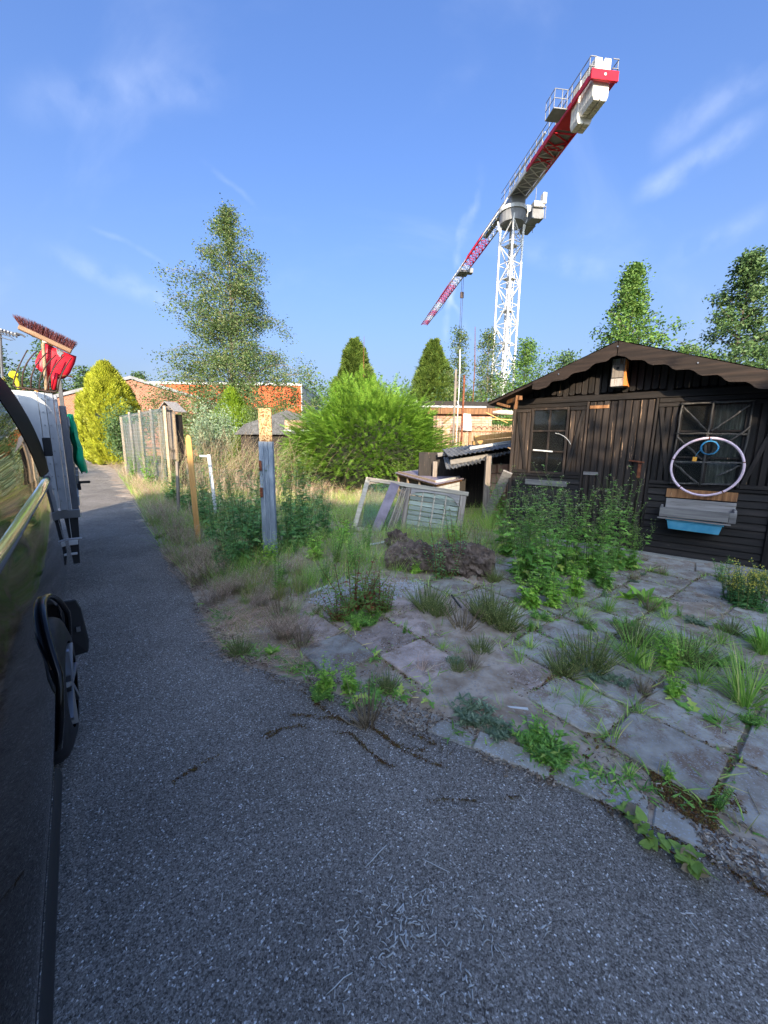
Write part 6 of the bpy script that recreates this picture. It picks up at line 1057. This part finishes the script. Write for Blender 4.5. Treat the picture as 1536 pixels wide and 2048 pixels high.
W(RS, 1535, 1300, 1.0, 'light green broad weed at the right picture edge', k=1); W(BW, 1345, 1395, .3, 'small bright upright weed on the dark slabs right of centre', k=0); W(BW, 1335, 1340, .4, 'leafy weed between the grass tufts at right', k=1)
# left verge near the asphalt tongue
W(BW, 650, 1385, .33, 'bright leafy clump at the asphalt corner', k=1); W(BW, 700, 1380, .3, 'bright leafy clump right of the asphalt corner clump', k=0); W(MT, 640, 1395, .6, 'yellow-green budding weed at the asphalt corner', k=0); W(RS, 745, 1400, .7, 'broad-leaved rosette beside the mossy asphalt cracks', k=0); W(RS, 800, 1395, .6, 'rosette right of the broad-leaved one by the cracks', k=0); W(RS, 860, 1400, .6, 'rosette with pointed leaves at the kerb end', k=0); W(RS, 705, 1410, .5, 'small rosette left of the broad-leaved one', k=0)
W(SL, 735, 1450, .8, 'dead pale grass stalks drooping onto the asphalt', k=0); W(HE, 480, 1310, .55, 'short green weed on the asphalt edge at left', k=0); W(RS, 545, 1310, .45, 'lime-green seedling rosette on bare soil at left', k=1); W(HE, 775, 1380, .5, 'brownish heathery weed behind the rosettes', k=1); W(RS, 610, 1290, .4, 'small rosette on bare soil before the red-stemmed clump', k=0)
for px, py, s, k, lab in ((555, 1200, .8, 0, 'olive grass clump in front of the metal-clad post'), (500, 1195, .75, 0, 'olive grass clump left of the post foot'), (600, 1185, .75, 0, 'olive grass clump right of the post foot'), (450, 1180, .7, 1, 'green grass clump on the lane verge'), (390, 1130, .7, 0, 'grass clump behind the pinkish tuft on the verge'), (340, 1060, .8, 1, 'grass clump at the lane edge further back'), (860, 1090, .8, 1, 'grass clump before the old window frame'), (810, 1075, .9, 0, 'grass clump left of the grass in front of the frame'), (920, 1080, .9, 1, 'grass clump between frame and rotten log'), (980, 1060, 1.1, 1, 'tall grass clump right of the hutch'), (740, 1060, .9, 0, 'grass clump at the left foot of the frame'), (1010, 1000, 1.2, 1, 'grass clump under the lean-to edge'), (950, 1010, 1.2, 1, 'grass clump right behind the hutch'), (690, 1050, .9, 0, 'grass clump left of the old frame'), (620, 1170, .6, 1, 'bright grass clump right of the post')): W(GV, px, py, s, lab, 'grass', k)
for px, py, s, lab in ((350, 1065, 1.1, 'pinkish dry grass tuft at the lane edge by the netting'), (300, 1000, 1.3, 'pinkish dry grass tuft further up the lane'), (415, 1165, .9, 'fluffy pinkish dry grass tuft nearest the asphalt'), (450, 1195, .7, 'small pinkish dry tuft in front of the fluffy one'), (375, 1100, .9, 'pinkish dry grass tuft left of the dark weeds'), (330, 1030, 1.1, 'dry grass tuft beside the lane kink'), (660, 1020, 1.0, 'reddish dry grass tuft before the yew'), (610, 1010, 1.1, 'reddish dry grass tuft right of the metal-clad post'), (640, 990, 1.2, 'reddish dry grass patch under the yew')): W(DT, px, py, s, lab, 'grass')
# dark weed bank around the clad post
for px, py, s, lab in ((440, 1105, .95, 'dark flowering weed in the bank left of the post, nearest the orange post'), (480, 1125, 1.0, 'tall dark weed in the middle of the bank left of the metal-clad post'), (515, 1110, .95, 'dark weed touching the left side of the metal-clad post'), (500, 1075, 1.15, 'tall dark weed behind the bank left of the post'), (575, 1105, .9, 'dark weed touching the right side of the metal-clad post'), (610, 1090, 1.0, 'dark weed in the bank right of the post'), (650, 1075, .9, 'dark weed at the right end of the bank'), (595, 1050, 1.1, 'tall dark weed behind the post on the right'), (345, 1010, .95, 'dark weed at the foot of the netting fence'), (375, 1025, .9, 'dark weed between netting and orange post'), (420, 1050, 1.0, 'dark weed just right of the orange post'), (455, 1150, .6, 'short dark weed in front of the bank')): W(TD, px, py, s, lab)
for px, py, s, lab in ((540, 1130, .55, 'bright leafy bramble-like weed at the foot of the metal-clad post'), (630, 1120, .7, 'bright leafy weed right of the dark bank'), (690, 1085, .7, 'bright leafy weed before the dry grass'), (350, 985, .8, 'leafy weed climbing the netting'), (1005, 1035, .9, 'bright weed before the leaning plank'), (905, 1090, .6, 'yellow-green sapling weed in front of the frame'), (945, 985, 1.3, 'yellow-green tall herb rising behind the hutch')): W(BW, px, py, s, lab)
for px, py, s, lab in ((300, 975, 1.2, 'green weed on the verge before the netting'), (270, 960, 1.0, 'weed at the lane edge before the fence boards'), (760, 985, 1.2, 'tall weed in front of the yew left of the frame'), (800, 990, 1.1, 'tall weed in front of the yew behind the frame'), (700, 985, 1.1, 'weed at the foot of the yew'), (560, 985, 1.2, 'light weed left of the yew behind the post'), (520, 975, 1.2, 'light weed behind the dark bank'), (460, 975, 1.2, 'light weed before the tall dry grass'), (425, 985, 1.2, 'light weed right behind the orange post')): W(TW, px, py, s, lab)
# tall arching straw behind the bank
r = np.random.default_rng(120); TS = empty('tall_dry_grass', 'tall arching straw-coloured dry grass between the orange post and the dark hut', 'grass', (-4.6, 11.0, 0)); m = MB(); T = []; D = []
for k in range(420): a = r.uniform(0, 6.28); x = r.normal(0, 1.0); y = r.normal(0, .5); Q = curve((x, y, 0), (r.normal(.15, .35), r.normal(0, .2), 1), r.uniform(1.3, 2.0), 6, (r.normal(.5, .5), 0, -.5), .04, r); m.tube(Q, np.linspace(.004, .0015, 6), 3, False); T += [Q[i]+r.normal(0, .02, 3) for i in (3, 4, 4, 5, 5)]; D += [Q[5]-Q[4]]*5
m.build('stalks', M['straw'], TS); m = MB(); pr = leafshape(.11, .012, 1, .2, .2); m.rep(pr[0], pr[1], frames(np.array(D)+r.normal(0, .03, (len(D), 3)), None, r.uniform(.6, 1.3, len(D))), np.array(T)); m.build('seed_heads', M['straw'], TS)
rw = np.random.default_rng(500); cnt = 0
SW = [(MT[0], .28, .55, 'low spreading green weed'), (MT[1], .28, .5, 'low spreading greyish weed'), (GT[0], .35, .8, 'short broad grass tuft'), (GT[1], .4, .9, 'thin sprawling grass tuft'), (HE[0], .35, .7, 'small olive heathery tuft'), (HE[1], .3, .6, 'small greenish heathery tuft'), (BW[0], .10, .22, 'tiny bright leafy seedling'), (BW[1], .10, .2, 'tiny cut-leaved seedling'), (RS[0], .25, .55, 'little jagged rosette'), (NP[0], .12, .3, 'little upright narrow-leaved seedling'), (SL[0], .4, .7, 'small dead straw-coloured tuft')]
while cnt < 120:
    i = rw.integers(-6, 11); j = rw.integers(-5, 17); t_ = rw.uniform(0, 1); c = O0+U*(i*.44+(t_*.44 if cnt % 2 else rw.normal(0, .02)))+Vv*(j*.42+(rw.normal(0, .02) if cnt % 2 else t_*.42))
    if not inpoly(c, PAVE) or noise.noise(Vector((c[0]*1.6+2, c[1]*1.6, 60))) < rw.uniform(-.35, .15): continue
    P_, a_, b_, lb = SW[rw.integers(0, len(SW))]; wh = 'near the kerb' if dist_line(c[None], LANE_E)[0] < .9 else 'close to the shed' if c[1] > 3.6 or c[0] > 3 else 'at the left of the paving' if c[0] < .9 else 'in the middle of the paving'; put(P_, (c[0], c[1], .004), rw.uniform(a_, b_), None, lb+' in a slab joint '+wh, 'weed', lb+'s in slab joints '+wh); cnt += 1
VB = [(-2.9, 5.0), (-1.7, 3.4), (-1.2, 2.75), (-.6, 2.4), (-.5, 2.9), (-.9, 3.4), (-.9, 4.3), (-2.1, 5.3)]; cnt = 0
while cnt < 46:
    c = rw.uniform((-3, 2.3), (-.4, 5.4))
    if not inpoly(c, VB) or inpoly(c, LANE): continue
    P_, a_, b_, lb = ((DT[0], .35, .8, 'small pinkish dry tuft'), (DT[1], .35, .8, 'small pinkish dry tuft'), (GV[0], .25, .5, 'small olive grass tuft'), (MT[0], .3, .6, 'small spreading green weed'), (SL[0], .5, .9, 'small dead pale weed'), (GV[1], .2, .4, 'small green grass tuft'))[rw.integers(0, 6)]; wh = 'near the asphalt' if dist_line(c[None], LANE_E)[0] < .35 else 'before the metal-clad post'; put(P_, (c[0], c[1], .01), rw.uniform(a_, b_), None, lb+' on the bare verge '+wh, 'grass', lb+'s on the bare verge '+wh); cnt += 1
for p_ in protos:      # the models themselves stay out of the scene
    for ch in list(p_.children): bpy.data.objects.remove(ch)
    bpy.data.objects.remove(p_)
# uncountable ground growth
def blades(name, poly, n, h, wd, mat, seed, label, cat='grass', lean=.5, dens=None):
    r = np.random.default_rng(seed); P_ = np.array(poly); lo, hi = P_.min(0), P_.max(0); q = r.uniform(lo, hi, (n*4, 2)); q = q[inpoly(q, poly)]; q = q[~inpoly(q, LANE)]; nv = np.array([noise.noise(Vector((x*1.4, y*1.4, seed))) for x, y in q]); q = q[r.uniform(-.5, .5, len(q)) < nv*1.3+(dens if dens is not None else 0)][:n]; k = len(q)
    V = []; 
    for t in (0, .5, 1): w_ = wd*.5*(1-t*.9); V += [(-w_, h*t, -.28*h*t*t), (w_, h*t, -.28*h*t*t)]
    F = np.array([[0, 1, 3, 2], [2, 3, 5, 4]]); a = r.uniform(0, 2*PI, k); D = np.stack([np.cos(a)*lean, np.sin(a)*lean, np.ones(k)], 1)+r.normal(0, .15, (k, 3)); m = MB(); m.rep(np.array(V), F, frames(D, r.normal(0, .5, k), r.uniform(.35, 1.15, k)), np.column_stack([q, np.full(k, .0)])); return tag(m.build(name, M[mat]), label, cat, None, 'stuff')
BED = [(-.8, 3.4), (-.3, 3.8), (1.2, 4.6), (2.2, 5.9), (2.3, 8.5), (-.5, 10.5), (-4.6, 11), (-8.5, 13.5), (-8.3, 12.3), (-6.3, 9.6), (-4.4, 6.95), (-2.9, 4.9), (-2.0, 3.8)]
blades('meadow_grass', BED, 26000, .30, .006, 'grass', 201, 'green rough grass over the overgrown garden between lane and yew', dens=.1); blades('meadow_grass_olive', BED, 16000, .36, .005, 'lolive', 202, 'olive seeding grass over the overgrown garden'); blades('dry_grass', [(-4.5, 7), (-2.2, 8.2), (1, 9), (2, 12), (-4, 12.5), (-9, 16), (-12.5, 20), (-16, 24), (-11.9, 17.5), (-8.2, 12.6)], 20000, .42, .008, 'pinkstraw', 203, 'pinkish dry grass under the yew and along the lane', dens=.1)
blades('verge_straw', [(-11.4, 16.6), (-6.3, 9.8), (-5, 9), (-7, 12.5), (-10.5, 16.2), (-18, 27), (-24, 33)], 14000, .55, .010, 'straw', 204, 'straw-coloured verge grass below the golden conifer', lean=.8, dens=.3); blades('verge_green', [(-11.4, 16.6), (-4.2, 6.9), (-3.8, 7), (-7, 12.5), (-10.5, 16.2), (-18, 27)], 9000, .4, .010, 'lweed', 205, 'green verge growth at the lane edge below the fence', lean=.7)
blades('near_verge_grass', [(-2.9, 4.9), (-1.65, 3.25), (-1.2, 2.6), (-.55, 2.3), (-.5, 2.7), (-.9, 3.4), (-1.2, 4.2), (-2.2, 5)], 5200, .10, .004, 'lolive', 206, 'short thin grass on the soil beside the asphalt', lean=1., dens=-.05); blades('near_verge_straw', [(-2.9, 4.9), (-1.65, 3.25), (-1.2, 2.6), (-.55, 2.3), (-.5, 2.7), (-.9, 3.4), (-1.2, 4.2), (-2.2, 5)], 14000, .17, .003, 'pinkstraw', 207, 'thin dry stalks lying on the soil beside the asphalt', lean=2.2, dens=.1)
# litter, moss, gravel
def flatbits(name, pts, mat, L, wd, label, cat, seed, z=.004, curl=.3):
    r = np.random.default_rng(seed); k = len(pts); V = np.array([(-wd/2, 0, 0), (wd/2, 0, 0), (wd/2.5, L*.5, L*curl*.35), (-wd/2.5, L*.5, L*curl*.35), (wd/4, L, L*curl*.1), (-wd/4, L, L*curl*.1)]); F = np.array([[0, 1, 2, 3], [3, 2, 4, 5]]); a = r.uniform(0, 2*PI, k); D = np.stack([np.cos(a), np.sin(a), r.normal(.05, .15, k)], 1); m = MB(); m.rep(V, F, frames(D, r.normal(0, .5, k), r.uniform(.4, 1.5, k)), np.column_stack([pts, np.full(k, z)+r.uniform(0, .004, k)])); return tag(m.build(name, M[mat]), label, cat, None, 'stuff')
r = np.random.default_rng(301); q = r.uniform((-3, .3), (5, 6), (120000, 2)); q = q[inpoly(q, PAVE+[] ) | inpoly(q, BED)]; nv = np.array([noise.noise(Vector((x*2.2, y*2.2, 9))) for x, y in q]); q = q[nv > -.08][:30000]; flatbits('leaf_litter', q, 'litter', .016, .005, 'brown crumbs and dead plant bits strewn over paving and soil', 'litter', 302, .012)
J = []
for k in range(26000):
    i = r.integers(-6, 11); j = r.integers(-5, 18); t = r.uniform(0, 1); e = r.normal(0, .012)
    c = O0+U*(i*.44+(t*.44 if k % 2 else e))+Vv*(j*.42+(e if k % 2 else t*.42)); J.append(c)
J = np.array(J); J = J[inpoly(J, PAVE)]; nv = np.array([noise.noise(Vector((x*1.7, y*1.7, 4))) for x, y in J]); 
flatbits('joint_moss', J[nv > -.15][:9000], 'moss', .012, .009, 'rusty brown and green moss filling the joints between slabs', 'moss', 303, .010, 1.2); flatbits('joint_crumbs', J[nv < .1][:7000], 'litter', .009, .006, 'pale crumbs and grit in the slab joints', 'grit', 304, .006, .8)
def along(px, n, wd, seed):
    r = np.random.default_rng(seed); n = int(n*.42); wd = wd*.8; P_ = np.array([G(*p)[:2] for p in px]); sg = np.linalg.norm(np.diff(P_, axis=0), axis=1); c = np.concatenate([[0], np.cumsum(sg)]); s_ = r.uniform(0, c[-1], n); o = np.stack([np.interp(s_, c, P_[:, 0]), np.interp(s_, c, P_[:, 1])], 1); wv = np.array([.5+1.6*max(0, noise.noise(Vector((x*4, y*4, seed)))+.25)+0*x for x, y in o]); o = o[np.array([noise.noise(Vector((x*9, y*9, seed+.5)))+r.uniform(-.1, .35) > 0 for x, y in o])]; n = len(o); wv = wv[:n]; o += np.array([[noise.noise(Vector((x*7, y*7, 1))), noise.noise(Vector((x*7, y*7, 5)))] for x, y in o])*.03; return o+r.normal(0, 1, (n, 2))*wd*wv[:, None]
cr = []
for i, (px, n, wd) in enumerate((([(620, 1395), (650, 1425), (700, 1445), (760, 1470), (820, 1500), (900, 1510)], 2600, .012), ([(545, 1415), (590, 1430), (640, 1440), (690, 1430)], 900, .008), ([(530, 1480), (560, 1460), (600, 1450), (640, 1470), (700, 1470), (730, 1495), (760, 1520), (800, 1530)], 1600, .008), ([(340, 1570), (380, 1540), (440, 1510), (500, 1490), (540, 1465)], 700, .005), ([(700, 1440), (790, 1490), (860, 1530), (900, 1535)], 900, .007), ([(820, 1470), (870, 1490), (905, 1512)], 500, .010), ([(850, 1610), (900, 1600), (960, 1605), (1010, 1600), (1040, 1590)], 400, .006), ([(1070, 1545), (1150, 1580), (1250, 1630), (1330, 1670), (1440, 1730), (1536, 1790)], 2600, .012), ([(610, 1390), (520, 1340), (440, 1310)], 900, .02), ([(380, 1545), (390, 1540)], 120, .012))): cr.append(along(px, n, wd, 310+i))
flatbits('crack_moss', np.vstack(cr), 'moss', .006, .005, 'rust-brown moss growing in the branching asphalt cracks', 'moss', 320, .002, 1.1)
r = np.random.default_rng(330); q = r.uniform((1.15, 1.0), (2.4, 1.9), (60000, 2)); c1 = G(1370, 1590)[:2]; q = q[(np.linalg.norm((q-c1)*np.array([1, 1.3]), axis=1) < .17+.05*np.sin(q[:, 0]*30))][:9000]; flatbits('moss_cushion', q, 'moss', .009, .006, 'brown moss cushion in the missing slab corner near the right kerb', 'moss', 331, .008, 1.4)
def sprigs(name, pts, h, wd, mat, seed, label, lean=1.):
    r = np.random.default_rng(seed); k = len(pts); V = []
    for t in (0, .5, 1): w_ = wd*.5*(1-t*.85)*(1.6 if t == .5 else 1); V += [(-w_, h*t, -.3*h*t*t), (w_, h*t, -.3*h*t*t)]
    a = r.uniform(0, 2*PI, k); D = np.stack([np.cos(a)*lean, np.sin(a)*lean, np.ones(k)*.8], 1)+r.normal(0, .2, (k, 3)); m = MB(); m.rep(np.array(V), np.array([[0, 1, 3, 2], [2, 3, 5, 4]]), frames(D, r.normal(0, .5, k), r.uniform(.3, 1.3, k)), np.column_stack([pts, np.full(k, .004)])); return tag(m.build(name, M[mat]), label, 'weeds', None, 'stuff')
Jn = np.array([noise.noise(Vector((x*2.6+3, y*2.6, 11))) for x, y in J]); r = np.random.default_rng(345)
q = J[Jn > .02][:9000]+r.normal(0, .025, (len(J[Jn > .02][:9000]), 2)); sprigs('joint_grass', q, .10, .0055, 'grass', 346, 'short grass sprouting from the slab joints')
q = J[(Jn < -.06)][:5200]; q = q+r.normal(0, .035, q.shape); sprigs('joint_weeds', q, .045, .012, 'lweed', 347, 'tiny leafy weeds crowding the slab joints', 1.5)
q = J[(Jn > -.1) & (Jn < .1)][:3000]; q = q+r.normal(0, .03, q.shape); sprigs('joint_stems', q, .09, .0025, 'lolive', 348, 'thin olive seedling stems between the slabs', .8)
e_ = np.array([np.array(LANE_E[i])+(np.array(LANE_E[i+1])-np.array(LANE_E[i]))*t+np.array([.08, .10]) for i in range(7, 18) for t in r.uniform(0, 1, 260)]); e_ = e_+r.normal(0, .07, e_.shape); en = np.array([noise.noise(Vector((x*3, y*3, 21))) for x, y in e_]); e_ = e_[(en > .06) & ~inpoly(e_, LANE)]; r9 = np.random.default_rng(400); eb = np.array([np.array(LANE_E[i])+(np.array(LANE_E[i+1])-np.array(LANE_E[i]))*t for i in range(6, 20) for t in r9.uniform(0, 1, 1000)]); eb = eb+r9.normal(0, .06, eb.shape)+np.array([.03, .04]); en2 = np.array([noise.noise(Vector((x*4, y*4, 31))) for x, y in eb]); flatbits('edge_debris', eb[en2 > -.1], 'litter', .014, .006, 'dried debris and crumbs gathered along the asphalt edge', 'litter', 401, .008, .5)
sprigs('edge_weeds', e_, .06, .009, 'lweed', 349, 'small leafy weeds along the asphalt edge', 1.3)
# gravel patch
r = np.random.default_rng(340); q = r.uniform((-.8, 3.1), (.6, 4.5), (9000, 2)); q = q[inpoly(q, GRAV)][:5200]; Vg = np.array([(0, 0, -1), (1, 0, 0), (0, 1, 0), (-1, 0, 0), (0, -1, 0), (0, 0, 1.)])*.007; Fg = np.array([[0, 2, 1], [0, 3, 2], [0, 4, 3], [0, 1, 4], [5, 1, 2], [5, 2, 3], [5, 3, 4], [5, 4, 1]]); m = MB(); k = len(q); m.rep(Vg, Fg, frames(r.normal(0, 1, (k, 3)), r.uniform(0, 6, k), r.uniform(.6, 1.6, k)), np.column_stack([q, r.uniform(.005, .022, k)])); tag(m.build('grey_gravel', M['gravel']), 'patch of pale grey gravel left of the rotten log', 'gravel', None, 'stuff')
# gritty stones on soil verge
r = np.random.default_rng(341); q = r.uniform((-2.6, 2.0), (2.5, 5), (9000, 2)); q = q[(inpoly(q, BED) | inpoly(q, PAVE)) & ~inpoly(q, LANE)][:2200]; k = len(q); m = MB(); m.rep(Vg*.8, Fg, frames(r.normal(0, 1, (k, 3)), r.uniform(0, 6, k), r.uniform(.4, 1.4, k)), np.column_stack([q, np.full(k, .012)])); tag(m.build('loose_grit', M['gravel']), 'scattered small pale stones on soil and paving', 'grit', None, 'stuff')
# pale shreds on the asphalt
r = np.random.default_rng(350); m = MB(); c0 = G(800, 1850)[:2]
def shred(c, L, a, w_=.0016):
    w_ *= 1.7
    Q = curve((c[0], c[1], .004), (math.cos(a), math.sin(a), .1), L, 5, (r.normal(0, .9), r.normal(0, .9), -.1), .12, r); Q[:, 2] = np.clip(Q[:, 2], .0025, .012); m.tube(Q, [w_*.6, w_, w_*.9, w_, w_*.4], 4)
for k in range(150): c = c0+r.normal(0, 1, 2)*np.array([.11, .09]); shred(c, r.uniform(.008, .026), r.uniform(0, 6.28), r.uniform(.0006, .0014))
for px, py in ((850, 1790), (790, 1830), (700, 1860), (790, 1885), (800, 1870), (815, 1890), (770, 1900), (870, 1880), (955, 1830), (965, 1850), (930, 1950), (940, 1980), (935, 2040), (690, 1845), (1000, 1900), (985, 1885), (1370, 1835), (1100, 1860), (1080, 1575), (1050, 1600), (200, 1625), (340, 1500), (500, 1540)):
    for k in range(3): c = G(px, py)[:2]+r.normal(0, .008, 2); shred(c, r.uniform(.012, .035), r.uniform(0, 6.28), r.uniform(.0007, .0016))
for k in range(420): c = r.uniform((-1.6, .5), (1.4, 2.6)); shred(c, r.uniform(.006, .02), r.uniform(0, 6.28), r.uniform(.0004, .001)) if inpoly(c, LANE) else None
tag(m.build('pale_shreds', M['palestraw'], None, True), 'small curled whitish plant shreds scattered over the near asphalt', 'shreds', None, 'stuff')
for i, (p, q_, w_, lab) in enumerate((((730, 1735), (773, 1690), .0018, 'longer white stalk lying on the asphalt, top left of the shreds'), ((845, 1718), (900, 1745), .0013, 'thin straight white stalk on the asphalt right of the bent one'), ((652, 1990), (705, 1945), .0016, 'curved white stalk on the asphalt nearest the viewer'))):
    a = G(*p, .004); b = G(*q_, .004); mid = (a+b)/2+np.array([.01, .012, 0])*(i != 1); m = MB(); m.tube([a, (a+mid)/2+np.array([.002, 0, 0]), mid, b], [w_*.6, w_, w_, w_*.8], 6); tag(m.build('stalk', M['palestraw'], None, True), lab, 'stalk', 'bleached stalks on the asphalt')
a, b = G(988, 1412, .025), G(1056, 1418, .025); m = MB(); m.bar(a, b, .016, .008); tag(m.build('white_stick', M['white'], None, bev=.001), 'flat white plastic strip lying on the pink slabs', 'strip')
a, b = G(618, 1187, .03), G(655, 1172, .03); m = MB(); m.bar(a, b, .02, .02); tag(m.build('white_batten', M['white'], None, bev=.003), 'short white batten at the left edge of the gravel', 'batten')
a, b = G(903, 1190, .05), G(922, 1215, .03); m = MB(); m.bar(a, b, .012, .012); tag(m.build('black_rod', M['rubber']), 'short black rod lying behind the dead whitish weed', 'rod')
a, b = G(740, 1090, .03), G(775, 1083, .05); m = MB(); m.tube([a, b], .018, 10); tag(m.build('white_tube', M['white']), 'white pipe stub lying left of the bark lump', 'pipe')
for px, py, lab in ((770, 1150, 'orange brick piece half buried behind the gravel'), (460, 1248, 'orange brick crumb in the soil beside the asphalt')): m = MB(); m.box(-.09, .09, -.05, .05, -.02, .02); o = tag(m.build('brick_piece', M['onebrick'], None, bev=.008), lab, 'brick'); g = G(px, py); o.location = (g[0], g[1], .005); o.rotation_euler = (.1, .05, .6); o.scale = (1, 1, 1) if px > 500 else (.35, .4, .4)
# twigs
r = np.random.default_rng(360); m = MB()
for k in range(170): c = r.uniform((-1.6, 1.2), (3.6, 5)); a = r.uniform(0, 6.28); (m.tube(curve((c[0], c[1], .02), (math.cos(a), math.sin(a), .05), r.uniform(.04, .16), 5, (r.normal(0, .4), r.normal(0, .4), -.05), .1, r), r.uniform(.0008, .002), 4) if (inpoly(c, PAVE) or inpoly(c, BED)) else None)
tag(m.build('dead_twigs', M['straw'], None, True), 'dry twigs and stalks lying over paving and soil', 'twigs', None, 'stuff')
# dead weed skeleton
m = MB(); c = G(838, 1345, .01); r = np.random.default_rng(370)
for k in range(34): a = r.normal(1.1, .5); m.tube(curve((c[0], c[1]-.03, .01), (math.cos(a), math.sin(a), .25), r.uniform(.1, .2), 6, (r.normal(0, .8), r.normal(0, .8), -.3), .2, r), .0011, 4)
tag(m.build('dead_weed_skeleton', M['pinkstraw'], None, True), 'dried basket-like weed skeleton lying on the pink slabs', 'dead weed')
# vine along the kerb
VN = empty('trailing_vine', 'trailing vine with heart-shaped yellow-green leaves lying across the kerb onto the asphalt', 'vine', (0, 0, 0)); P_ = [G(x, y, .02) for x, y in ((1248, 1610), (1262, 1640), (1285, 1668), (1312, 1690), (1345, 1705), (1375, 1725), (1390, 1735))]; m = MB(); m.tube(P_, .003, 6); m.build('stem', M['redstem'], VN, True)
n = 9; Vh = [(0, 0, 0), (.30, -.08, .02), (.48, .18, .06), (.42, .5, .05), (.2, .82, 0), (0, 1.05, -.08), (-.2, .82, 0), (-.42, .5, .05), (-.48, .18, .06), (-.30, -.08, .02), (0, .5, -.04)]; Fh = [[0, 1, 2, 10], [10, 2, 3, 4], [10, 4, 5, 6], [10, 6, 7, 8], [0, 10, 8, 9]]
r = np.random.default_rng(381)
for k in range(52):
    t = r.uniform(0, 6); q = min(int(t), 5); c = P_[q]+(P_[q+1]-P_[q])*(t-q)+np.array([r.normal(0, .016), r.normal(0, .016), r.uniform(.0, .03)]); D = np.array([[r.normal(0, 1), r.normal(0, 1)-.4, r.normal(.0, .25)]]); s_ = r.uniform(.026, .05); m = MB(); m.rep(np.array(Vh), np.array(Fh), frames(D, r.normal(0, .5, 1), np.array([s_])), c[None]); m.build('leaf', M['vineleaf'] if k % 6 else M['straw'], VN)
